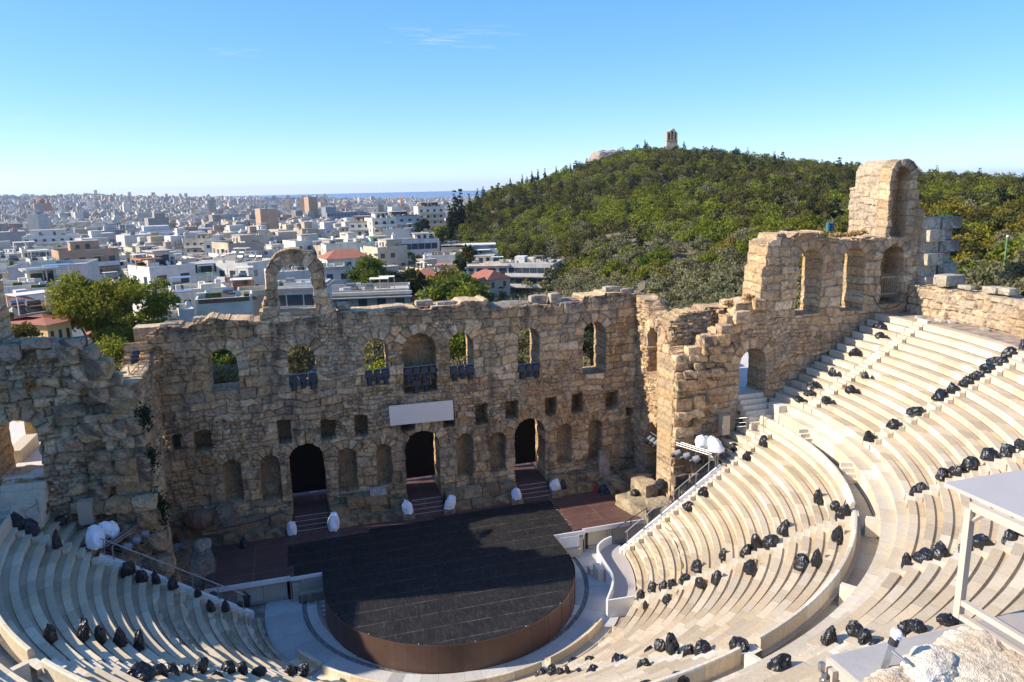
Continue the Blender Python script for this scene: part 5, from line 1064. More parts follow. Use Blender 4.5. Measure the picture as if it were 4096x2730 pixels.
# ---- houses one can name
HERO_PTS = []
def hero(lab, xc, ytop, dist, w, dp, fl, turn=0, wall='white_wall', cols=4, wid=1.3, wh=1.4, balc=(), roof=None, pent=None, extra=(), fh=3.1, glassrow=(), cat='house', name='town_house', awn=(), parapet=True, nowin=(), sidewin=True, clutter=1):
    t = at_d(xc, ytop, dist); az = math.atan2(t[0]-CAM[0], t[1]-CAM[1]); H = fl*fh; z0 = t[2]-H; e = empty(name, (t[0]+math.sin(az)*dp/2, t[1]+math.cos(az)*dp/2, z0), -az+R(turn), lab, cat); HERO_PTS.append((e.location.x, e.location.y, max(w, dp)*.62))
    ex = max(4, z0-float(ground(t[0], t[1]))+3); b = MB(); b.box((0, 0, (H-ex)/2), (w, dp, H+ex)); b.build('walls', M[wall], e)
    def part(n, c, d, m, **k): b = MB(); b.box(c, d, **k); return b.build(n, M[m], e)
    if roof == 'tile':
        r = min(w, dp)*.22; b = MB(); b.add([(-w/2-.4, -dp/2-.4, H), (w/2+.4, -dp/2-.4, H), (w/2+.4, dp/2+.4, H), (-w/2-.4, dp/2+.4, H), (-w/2+dp*.35, 0, H+r), (w/2-dp*.35, 0, H+r)], [(0, 1, 5, 4), (1, 2, 5), (2, 3, 4, 5), (3, 0, 4), (3, 2, 1, 0)]); b.build('tiled_roof', M['tile'], e)
    else:
        part('roof', (0, 0, H+.05), (w-.5, dp-.5, .14), roof or 'roof_grey')
        if parapet:
            b = MB()
            for s in (-1, 1): b.box((0, s*(dp/2-.1), H+.35), (w+.02, .22, .7)); b.box((s*(w/2-.1), 0, H+.35), (.22, dp-.44, .7))
            b.build('roof_parapet', M[wall], e)
    rg = np.random.RandomState(int(xc)+int(ytop))
    for f in range(fl):
        z = f*fh
        if f in glassrow:
            n = max(3, int(w/2.2))
            for i in range(n): part('window', ((i+.5)/n*w*.92-w*.46, -dp/2, z+1.5), (w*.92/n-.18, .1, 2.0), 'glass')
        elif f not in nowin:
            for i in range(cols): part('window', ((i+.5)/cols*w-w/2, -dp/2, z+1.55), (wid, .1, wh), 'glass')
            if sidewin:
                for s in (-1, 1):
                    for u in (-.28, .22): part('window', (s*w/2, u*dp, z+1.55), (.1, 1.1, 1.3), 'glass')
        if f in balc:
            bo = part('balcony', (0, -dp/2-.7, z+.02), (w*.96, 1.4, .18), wall); b = MB(); b.box((0, -dp/2-1.37, z+.6), (w*.96, .06, .95)); b.build('balcony_rail', M['white_wall'], e)
        if f in awn:
            for i in range(cols): part('awning', ((i+.5)/cols*w-w/2, -dp/2-.75, z+2.45), (w/cols*.8, 1.5, .06), 'awning', M=Matrix.Rotation(.35, 3, 'X'))
    if pent: pw_, pdp, ph, px, pm = pent; part('penthouse', (px, .8, H+ph/2), (pw_, pdp, ph), pm); part('penthouse_roof', (px, .6, H+ph+.1), (pw_+1.0, pdp+1.0, .2), 'roof_grey'); part('window', (px-pw_*.2, .8-pdp/2, H+ph*.5), (1.2, .1, 1.4), 'glass'); part('window', (px+pw_*.22, .8-pdp/2, H+ph*.45), (1.0, .1, 2.0), 'glass')
    for n, c, d, m in extra: part(n, c, d, m)
    if clutter and roof != 'tile':
        names = {0: 'solar_heater', 1: 'air_unit', 2: 'antenna', 3: 'planter', 4: 'pergola', 5: 'divider', 6: 'dish'}
        for i in range(rg.randint(8, 13)):
            k = rg.rand(); j = 0 if k < .22 else 1 if k < .36 else 2 if k < .48 else 3 if k < .62 else 4 if k < .74 else 5 if k < .86 else 6
            b = MB(); clutter_item(b, rg.uniform(-.43, .43)*w, rg.uniform(-.45, .2)*dp, H+.12, rg, k); b.build(names[j], [M[wall] if q == 'plaster' else M[q] for q in BM], e)
    return e
hero('white three-storey modern house with long window bands left of the wooded hill foot', 955, 556, 262, 15, 12, 3, 8, 'white_wall', 4, 1.1, 1.3, glassrow=(2,), pent=(5, 5, 2.4, 2, 'white_wall'), extra=(('terrace_rail', (0, -5.8, 10.1), (14.5, .08, .5), 'steel'),))
hero('pale flats with cream balconies above the long beige house', 872, 505, 330, 11, 12, 4, 20, 'cream', 3, 1.4, 1.5, balc=(1, 2, 3), awn=(2,), pent=(5, 5, 2.6, 0, 'white_wall'))
hero('white flats with dark red roof cabin left of the cream balcony flats', 838, 512, 335, 12, 10, 3, -10, 'plaster', 4, balc=(2,), pent=(6, 5, 2.6, -1, 'brick_red'))
hero('long beige two-storey house with white roof railing and mint green roof cabin', 825, 566, 235, 22, 11, 2, 10, 'cream', 5, 1.5, 1.4, balc=(0, 1), pent=(5, 4, 2.3, 6, 'mint'), extra=(('roof_rail', (0, -5.4, 7.0), (21.5, .07, .5), 'white_wall'),))
hero('pale green two-storey house with balconies right of the long beige house', 862, 577, 225, 8, 9, 3, 6, 'pale_green', 3, 1.2, 1.5, balc=(1,))
hero('beige flats with dark loggias and terrace roof next to the glass-fronted flats', 1122, 612, 216, 13, 12, 3, -6, 'cream', 4, 2.2, 1.9, balc=(1,), pent=(5, 5, 2.5, -1, 'cream'), extra=(('terrace_slab', (0, -4, 9.45), (13.8, 5, .2), 'awning'),))
hero('three-storey flats with long dark glass bands and green netting at the right end', 1228, 611, 214, 14.5, 12, 3, -14, 'greige', 5, glassrow=(0, 1, 2), balc=(1, 2), extra=(('shade_net', (6.6, -6.9, 7.0), (2.4, .1, 2.6), 'green_net'), ('roof_cabin', (-4, 0, 10.4), (3, 4, 2.2), 'white_wall'), ('roof_cabin', (-1, .5, 10.2), (2, 3, 1.8), 'cream'), ('roof_rail', (2, -5.6, 9.9), (10, .06, .6), 'white_wall')))
hero('pale green house with small red-roofed cabin on its terrace', 1037, 640, 196, 9, 9, 2, -8, 'pale_green', 2, 1.8, 1.7, balc=(1,), pent=(5, 5, 3.0, -1, 'white_wall'), extra=(('red_roof', (-1, .6, 9.4), (6.2, 6.2, .25), 'brick_red'),))
hero('low white house with bright red tiled roof between the trees and pale green house', 968, 640, 190, 10, 8, 1, 12, 'white_wall', 3, 1.0, 1.4, roof='tile', fh=4.0)
hero('small white house with grey corrugated roof and dark red door', 988, 655, 180, 7, 6, 1, 4, 'white_wall', 1, 1.0, 1.9, roof='roof_grey', fh=3.6, extra=(('door', (1.2, -3.0, 1.2), (1.1, .12, 2.3), 'brick_red'),))
hero('glass-roofed terrace house with tan awnings below the hill foot', 1102, 583, 245, 12, 11, 2, 0, 'white_wall', 4, glassrow=(1,), extra=(('awning', (-1.5, -5.5, 7.4), (10, 4, .15), 'awning'), ('glass_room', (0, 0, 7.6), (10, 7, 2.4), 'blue_glass'), ('roof', (0, 0, 8.9), (11, 8, .2), 'white_wall')))
hero('white blank-sided house with orange awnings hanging at its left edge', 1010, 592, 232, 10, 9, 3, -4, 'white_wall', 2, nowin=(0, 1, 2), sidewin=False, extra=(('awning', (-5.3, -4.4, 7.2), (.5, 1.6, 1.4), 'orange_awning'), ('awning', (-5.3, -4.4, 4.6), (.5, 1.6, 1.4), 'orange_awning'), ('awning', (-5.3, -4.4, 2.0), (.5, 1.6, 1.4), 'orange_awning')))
hero('white flats with tan roof awnings right above the white blank-sided house', 1045, 573, 262, 9, 9, 2, -4, 'plaster', 3, extra=(('awning', (0, -2, 7.6), (9, 5, .15), 'awning'), ('awning_wall', (0, .6, 6.9), (8, 4, 1.4), 'glass')))
hero('white and glass corner house seen through the free-standing arch', 690, 668, 112, 8, 8, 3, -12, 'white_wall', 3, .8, 1.3, glassrow=(2,), balc=(1, 2), extra=(('roof_slab', (0, 0, 9.6), (9, 9, .3), 'roof_grey'),))
hero('white house with little windows glimpsed in the upper part of the free-standing arch', 668, 632, 150, 9, 9, 3, 8, 'plaster', 3, .9, .9, balc=(1,))
hero('long low building with pale concrete roof edge behind the middle of the stage wall', 838, 676, 130, 16, 9, 2, -5, 'roof_grey', 5, 1.5, 1.4, extra=(('roof_edge', (0, -4.6, 6.3), (17, .6, .5), 'awning'), ('roof_edge', (0, -4.9, 5.6), (17, 1.2, .2), 'roof_grey')))
hero('grey house with balustrade right of the free-standing arch', 752, 622, 165, 9, 9, 3, 6, 'plaster', 3, balc=(1, 2))
hero('white tall house with terracotta balcony doors behind the left end of the stage wall', 372, 622, 132, 7.5, 8, 5, 24, 'white_wall', 2, 1.5, 1.6, balc=(1, 2, 3), pent=(2.6, 3, 2.8, 0, 'white_wall'), extra=(('door_panel', (-1.6, -4.05, 10.6), (2.6, .12, 2.0), 'terracotta'), ('door_panel', (-1.6, -4.05, 7.5), (2.6, .12, 2.0), 'terracotta'), ('tiled_cabin_roof', (-2.3, 0, 17.3), (3.4, 4, .25), 'brick_red')))
hero('ochre three-window house top with planted roof terrace and glass penthouse', 478, 638, 168, 13, 10, 2, 6, 'cream', 3, 1.5, 1.6, pent=(9, 5, 2.5, -1, 'glass'), extra=(('roof_plants', (0, -4.2, 6.9), (12.5, .7, .6), 'mint'),), nowin=(0,))
hero('plain white house with two small square windows left of the plane trees', 78, 668, 102, 7.0, 7, 3, 6, 'white_wall', 2, .8, .8, pent=(3, 3, 2.0, 1, 'white_wall'), sidewin=False)
hero('white terraced house with round corner just left of the plane trees', 132, 673, 100, 4.2, 6, 3, -6, 'white_wall', 1, 1.2, 1.2, sidewin=False)
hero('large blank greige gable wall above the white house on the left', 128, 618, 152, 12, 10, 4, -14, 'greige', 2, nowin=(0, 1, 2, 3), sidewin=False, clutter=0)
hero('house with striped tan awnings at the left photo edge', 38, 612, 160, 11, 9, 3, 10, 'cream', 3, awn=(2, 1), balc=(1, 2))
hero('red tiled house with white chimney stack at the left photo edge', 20, 712, 84, 5.5, 5, 2, 14, 'white_wall', 2, .8, 1.1, roof='tile', extra=(('chimney', (1.2, 0, 7.0), (1.0, 1.0, 1.4), 'white_wall'),))
hero('ochre house end with tall narrow windows above the left wing wall', 82, 748, 74, 2.3, 5.5, 2, 38, 'yellow_wall', 3, .28, 1.8, roof='tile', sidewin=False)
hero('flat grey roofed house with parapet beside the ochre house end', 42, 742, 80, 3.4, 4, 2, 20, 'greige', 2, .6, .9)
hero('row of white terrace rooms with planter wall behind the left stage wall', 518, 698, 96, 6.5, 6, 2, -2, 'cream', 2, nowin=(0, 1), sidewin=False, extra=(('planter', (0, -2.8, 6.6), (5.8, .5, .5), 'terracotta'),))
hero('white cube house with blue-grey door right of the white tall house', 455, 676, 112, 7, 7, 2, 6, 'cream', 2, .9, 1.7, extra=(('door', (1.5, -3.55, 4.4), (1.0, .1, 2.0), 'blue_glass'), ('terrace_wall', (0, -4.6, 1.6), (8, 2, 3.2), 'white_wall')))
hero('small white room with cream awning next to the white cube house', 500, 672, 118, 4.5, 5, 2, 0, 'white_wall', 1, .9, 1.7, extra=(('awning', (-1.0, -2.8, 5.7), (2.6, 1.4, .1), 'awning'),))
hero('white blank cube right below the free-standing arch on its left', 583, 680, 104, 4.0, 5, 2, 0, 'plaster', 1, nowin=(0, 1), sidewin=False, clutter=0)
hero('salmon little roof house left of the free-standing arch', 556, 655, 122, 3.5, 4, 2, 0, 'brick_red', 1, .8, .8)
hero('white wall house with hanging laundry terrace at the bottom of the plane trees', 395, 728, 92, 4.4, 5, 1, 4, 'white_wall', 2, .7, .8, fh=3.4)
hero('street-side flats with orange awning left of the free-standing arch', 572, 612, 165, 8, 11, 4, -38, 'white_wall', 3, balc=(1, 2, 3), extra=(('awning', (-2, -6.2, 8), (2.5, 1.3, .8), 'orange_awning'),))
hero('flats wrapped in blue netting beside the street left of the arch', 545, 598, 190, 6, 10, 4, -34, 'roof_grey', 2, extra=(('blue_net', (3.05, 0, 6.0), (.1, 8, 10), 'blue_net'),))
hero('red tiled roof house just right of the free-standing arch top', 792, 594, 190, 11, 9, 2, 14, 'cream', 3, .9, 1.2, roof='tile')
hero('dark-roofed houses block at the left hill foot, upper one', 985, 478, 400, 14, 12, 4, 12, 'cream', 4, balc=(1, 2, 3), pent=(9, 7, 2.6, 0, 'dark_roof'))
hero('grey flats with planted terraces below the dark-roofed block', 925, 500, 370, 16, 12, 4, 14, 'greige', 4, balc=(1, 2, 3), pent=(8, 6, 2.6, -2, 'dark_roof'), extra=(('terrace_hedge', (0, -5.6, 13.0), (14, .8, .9), 'green_net'),))
hero('blank grey-brown gable house above the white modern house', 915, 530, 320, 12, 10, 3, -6, 'greige', 3, nowin=(0, 1, 2), sidewin=False)
hero('long flat grey-blue museum hall with sloping roof in the middle of the town', 410, 534, 560, 44, 24, 2, 8, 'blue_glass', 12, 2.4, 1.2, extra=(('roof_slab', (0, 0, 6.9), (46, 26, 1.4), 'office_grey'), ('roof_box', (-14, 2, 9), (16, 12, 3.4), 'white_wall')), clutter=0)
hero('white glass-ended hall beside the flat museum hall', 362, 538, 520, 20, 16, 3, 4, 'white_wall', 4, nowin=(0, 1), extra=(('glass_end', (8, -8.05, 6), (3.5, .15, 6), 'blue_glass'),), clutter=0)
hero('dark office slab with a grid of windows in the distance right of centre', 795, 490, 780, 40, 16, 6, 8, 'office_grey', 12, 1.6, 1.6, clutter=0)
hero('blue glass office beside the dark office slab', 858, 492, 760, 28, 14, 5, 6, 'blue_glass', 8, 2.2, 1.8, clutter=0)
hero('tall grey tower block standing above the roofs left of the dark office', 755, 478, 860, 12, 14, 11, 20, 'office_grey', 2, nowin=range(11), sidewin=False, clutter=0)
hero('long white hotel with rows of balconies in the middle distance', 600, 500, 900, 60, 18, 6, 6, 'white_wall', 14, 1.8, 1.7, balc=(1, 2, 3, 4, 5), clutter=0)
hero('stepped white flats with balconies left of the museum hall', 118, 545, 420, 22, 16, 5, -8, 'white_wall', 6, balc=(1, 2, 3, 4), pent=(14, 9, 3, -1, 'white_wall'))
hero('cream wall house and glazed roof bar below the stepped white flats', 110, 575, 300, 16, 12, 3, 4, 'cream', 5, glassrow=(2,))
hero('long cream flats with blue loggias on the left', 165, 600, 230, 26, 12, 3, 2, 'cream', 7, 1.6, 1.6, balc=(2,), awn=(2,))
# ---- the other blocks: nearest ones one by one
town = []; rgC = np.random.RandomState(77); occ = {}
def free(x, y, r):
    if any(math.hypot(x-a, y-b) < r+c for a, b, c in HERO_PTS): return False
    k = (int(x//30), int(y//30))
    for i in (-1, 0, 1):
        for j in (-1, 0, 1):
            for u in occ.get((k[0]+i, k[1]+j), ()):
                if math.hypot(x-u[0], y-u[1]) < (r+u[2])*.80: return False
    occ.setdefault(k, []).append((x, y, r)); return True
def in_town(a, d):
    return R(-24) < a < R(18) and d < np.interp(a, [R(8.5), R(9.2), R(10.5), R(13), R(19)], [420, 330, 262, 236, 212]) if a > R(8.5) else R(-24) < a
tries = [(rgC.uniform(R(-23), R(18)), math.sqrt(rgC.uniform(105**2, 560**2))) for _ in range(16000)]
tries.sort(key=lambda q: q[1])
ZN = ((0, 'at the left photo edge'), (150, 'left of the plane trees'), (260, 'above the plane trees'), (420, 'right above the plane trees'), (560, 'left of the free-standing arch'), (700, 'around the free-standing arch'), (820, 'right of the free-standing arch'), (940, 'left of the hill foot'), (1300, 'at the hill foot'))
TL = {}
for a, d in tries:
    if len(town) >= 285: break
    if not in_town(a, d) or (a > R(9.5) and d < 205) or (a < R(4) and d < 118): continue
    if -5.2 < math.degrees(a) < -3.6 and d < 330: continue           # a street
    x, y = CAM[0]+d*math.sin(a), CAM[1]+d*math.cos(a); hs_ = rgC.rand() < .12; me, dim = (HOUSE if hs_ else FL)[rgC.randint(3 if hs_ else 18)]
    if d < 200 and not hs_ and dim[2] > 20: continue
    if not free(x, y, max(dim[0], dim[1])*.52): continue
    z = float(ground(x, y)); o = bpy.data.objects.new('tiled_house' if hs_ else 'apartment_block', me); scene.collection.objects.link(o)
    o.location = (x, y, z-rgC.uniform(0, 1.5)); o.rotation_euler = (0, 0, rgC.choice([0, math.pi/2, math.pi, -math.pi/2])+R(24 if fbm(x/160, y/160, 3, 2) > .5 else -12)+rgC.normal(0, .05)); town.append(o)
    q = px_of(o.location); zn = [t for u, t in ZN if q[0] >= u-60][-1] if q[0] > -60 else ZN[0][1]; dd = 'near' if d < 230 else 'middle-distance' if d < 420 else 'distant'
    ty = 'small red-tiled house' if hs_ else ('low' if dim[2]-8 < 12 else 'mid-rise' if dim[2]-8 < 17 else 'tall')+' flats'
    TL.setdefault((dd, ty, zn), []).append((q[0], o))
for (dd, ty, zn), L in TL.items():
    L.sort(key=lambda q: q[0])
    for i, (_, o) in enumerate(L): tag(o, f'{dd} {ty} {zn}' + ('' if len(L) == 1 else f', {ORD[min(i, 7)]}'), 'building', 'town buildings below the theatre')
# ---- the far town reads as one mass
DMAX = max(math.hypot(o.location.x-CAM[0], o.location.y-CAM[1]) for o in town); print('town', len(town), DMAX)
n = 38000; rg = np.random.RandomState(9); A = rg.uniform(R(-24), R(16), n); Dd = np.sqrt(rg.uniform((DMAX*.97)**2, 4300**2, n)*1.0); Dd = np.where(rg.rand(n) < .35, np.sqrt(rg.uniform((DMAX*.97)**2, 1800**2, n)), Dd)
m = ~((A > R(9.0)) & (Dd < np.interp(A, [R(9), R(13), R(16)], [480, 620, 700]))); A, Dd = A[m], Dd[m]; X_, Y_ = CAM[0]+Dd*np.sin(A), CAM[1]+Dd*np.cos(A)
hm = np.ones(len(A), bool)
for hx, hy, hr in HERO_PTS: hm &= np.hypot(X_-hx, Y_-hy) > hr+12
gap = fbm(X_/170, Y_/170, 91, 3); hm &= gap > .30
X_, Y_, Dd = X_[hm], Y_[hm], Dd[hm]; n = len(X_); Z_ = ground(X_, Y_)
w, d = rg.uniform(7, 15, n), rg.uniform(7, 13, n); h = rg.choice([6, 9, 9, 12, 12, 15, 18, 21], n)+rg.uniform(-1, 1, n)+np.where(rg.rand(n) < .01, 14, 0); h = h*np.where(fbm(X_/300, Y_/300, 14, 2) > .55, 1.25, .95)
a = np.where(fbm(X_/260, Y_/260, 15, 2) > .5, .42, -.2)+rg.normal(0, .06, n)
PAL = np.array([(.72, .67, .56), (.62, .53, .40), (.50, .42, .32), (.74, .70, .62), (.60, .47, .31), (.40, .35, .29), (.74, .66, .53), (.50, .33, .22), (.34, .32, .29), (.64, .58, .48)]); T0 = PAL[rg.randint(0, len(PAL), n)]*rg.uniform(.66, .98, (n, 1))
Vs, Fs, Ts = [], [], []; off = 0
def boxes(cx, cy, z0, w, d, h, a, tone, top=None):
    global off
    c, s = np.cos(a), np.sin(a); k = len(cx); V = np.zeros((k, 8, 3))
    for i, (u, v, q) in enumerate(((-1, -1, 0), (1, -1, 0), (1, 1, 0), (-1, 1, 0), (-1, -1, 1), (1, -1, 1), (1, 1, 1), (-1, 1, 1))):
        V[:, i, 0] = cx+(u*w*c-v*d*s)/2; V[:, i, 1] = cy+(u*w*s+v*d*c)/2; V[:, i, 2] = z0+h*q
    F = np.array([(4, 5, 6, 7), (0, 1, 5, 4), (1, 2, 6, 5), (2, 3, 7, 6), (3, 0, 4, 7)]); Fs.append((F[None]+np.arange(k)[:, None, None]*8+off).reshape(-1, 4)); Vs.append(V.reshape(-1, 3)); off += 8*k
    tt = np.repeat(tone[:, None, :], 5, 1)
    if top is not None: tt = tt.copy(); tt[:, 0] = top
    Ts.append(tt.reshape(-1, 3))
boxes(X_, Y_, Z_-4, w, d, h+4, a, T0, np.array([.55, .52, .48])[None]*rg.uniform(.75, 1.2, (n, 1)))
pm = rg.rand(n) < .75; boxes(X_[pm]+rg.normal(0, 1.5, pm.sum()), Y_[pm]+rg.normal(0, 1.5, pm.sum()), Z_[pm]+h[pm], w[pm]*rg.uniform(.3, .6, pm.sum()), d[pm]*rg.uniform(.3, .6, pm.sum()), rg.uniform(2.2, 3.4, pm.sum()), a[pm], T0[pm])
for f in range(1, 6):           # dark window strips between white balcony slabs on every floor
    fm = (h > f*3+1.5) & (Dd < 3200); zf = Z_[fm]+f*3
    boxes(X_[fm], Y_[fm], zf-1.6, w[fm]*.9, d[fm]+.25, np.full(fm.sum(), 1.25), a[fm], np.tile([.07, .07, .075], (fm.sum(), 1))*rg.uniform(.6, 1.8, (fm.sum(), 1)))
    bm_ = fm & (rg.rand(n) < .55); boxes(X_[bm_], Y_[bm_], Z_[bm_]+f*3-.1, w[bm_]*.94, d[bm_]+2.2, np.full(bm_.sum(), .8), a[bm_], T0[bm_]*1.02)
k = 30000; j = rg.randint(0, n, k); boxes(X_[j]+rg.uniform(-5, 5, k), Y_[j]+rg.uniform(-5, 5, k), Z_[j]+h[j]-.5, rg.uniform(1, 2.4, k), rg.uniform(.8, 1.6, k), rg.uniform(1.2, 2.4, k), a[j], PAL[rg.randint(0, len(PAL), k)]*rg.choice([.35, .8, 1.05], (k, 1)))
o = mesh_np('distant_town', np.concatenate(Vs), np.concatenate(Fs), M['far'], tone=np.concatenate(Ts), dom='FACE'); tag(o, 'mass of white and beige flats filling the plain up to the skyline', 'town', kind='stuff')
# trees among the houses, far ones as one mass
k = 6500; A = rg.uniform(R(-24), R(15), k); Dt = np.sqrt(rg.uniform(140**2, 3500**2, k)); X2, Y2 = CAM[0]+Dt*np.sin(A), CAM[1]+Dt*np.cos(A); mk = (fbm(X2/170, Y2/170, 91, 3) < .38) | (rg.rand(k) < .16); X2, Y2, Dt = X2[mk], Y2[mk], Dt[mk]; Z2 = ground(X2, Y2)
V = []
for x, y, z, d_ in zip(X2, Y2, Z2, Dt):
    q = rg.normal(0, 1, (int(np.clip(30000/d_, 14, 120)), 3)); q /= np.linalg.norm(q, axis=1)[:, None]; V.append(q*rg.uniform(1.8, 3.8)+[x, y, z+rg.uniform(7, 12)])
V = np.concatenate(V); o = leaf_mesh('town_trees', V, 1.3, rg, M['pine'], tone=np.repeat(rg.uniform(.35, .8, len(V))[:, None], 3, 1)); o['kind'] = 'stuff'
# a tower crane and a red church far off
t = at_d(920, 452, 1700); e = empty('tower_crane', (t[0], t[1], t[2]-38), .5, 'thin orange tower crane above the far roofs near the hill', 'crane'); b = MB(); b.box((0, 0, 10), (1.4, 1.4, 60)); b.build('mast', M['orange_awning'], e); b = MB(); b.box((12, 0, 34), (46, 1.0, 1.0)); b.build('jib', M['orange_awning'], e)
t = at_d(96, 470, 1900); e = empty('church', (t[0], t[1], t[2]-10), .3, 'reddish domed church on the far slope at the upper left of the town', 'church'); b = MB(); b.box((0, 0, 4), (34, 22, 16)); b.build('nave', M['brick_red'], e); b = MB(); b.tube((0, 0, 12), (0, 0, 19), 6.5, 6.5, 12); b.tube((0, 0, 19), (0, 0, 24), 6.9, .4, 12); b.build('dome', M['tile'], e)
for s in (-12, 12): b = MB(); b.box((s, -8, 12), (5, 5, 18)); b.build('bell_tower', M['brick_red'], e)

# street and garden trees among the nearer houses
rg = np.random.RandomState(55); SL = {}; cnt = 0
for _ in range(9000):
    if cnt >= 140: break
    a = rg.uniform(R(-23), R(14)); d = math.sqrt(rg.uniform(112**2, 380**2)); x, y = CAM[0]+d*math.sin(a), CAM[1]+d*math.cos(a)
    street = -5.2 < math.degrees(a) < -3.6
    if not in_town(a, d) or (a < R(4) and d < 118): continue
    if not street and not free(x, y, 1.7): continue
    if d < 215 and 740 < px_of((x, y, 0))[0] < 1010: continue
    p = [OLIVE, PINE, BRIGHT][rg.randint(3)]; p = p[rg.randint(len(p))]; z = float(ground(x, y)); s = rg.uniform(.8, 1.25)*(1.5 if d > 150 else 1.15); e = plant(p, 'street_tree', (x, y, z), s, rg.uniform(0, 6), None, 'trees among the houses'); q = px_of((x, y, z+6)); cnt += 1
    zn = [t for u, t in ZN if q[0] >= u-60][-1] if q[0] > -60 else ZN[0][1]
    SL.setdefault(('near' if d < 200 else 'middle-distance' if d < 320 else 'distant', {'olive': 'grey-green', 'pine': 'dark green', 'bright_leaf': 'bright green'}[p.mat], zn), []).append((q[0], e))
for (dd, c, zn), L in SL.items():
    L.sort(key=lambda q: q[0])
    for i, (_, o) in enumerate(L): o['label'] = f'{dd} {c} tree among houses {zn}' + ('' if len(L) == 1 else f', {ORD[min(i, 7)]}')
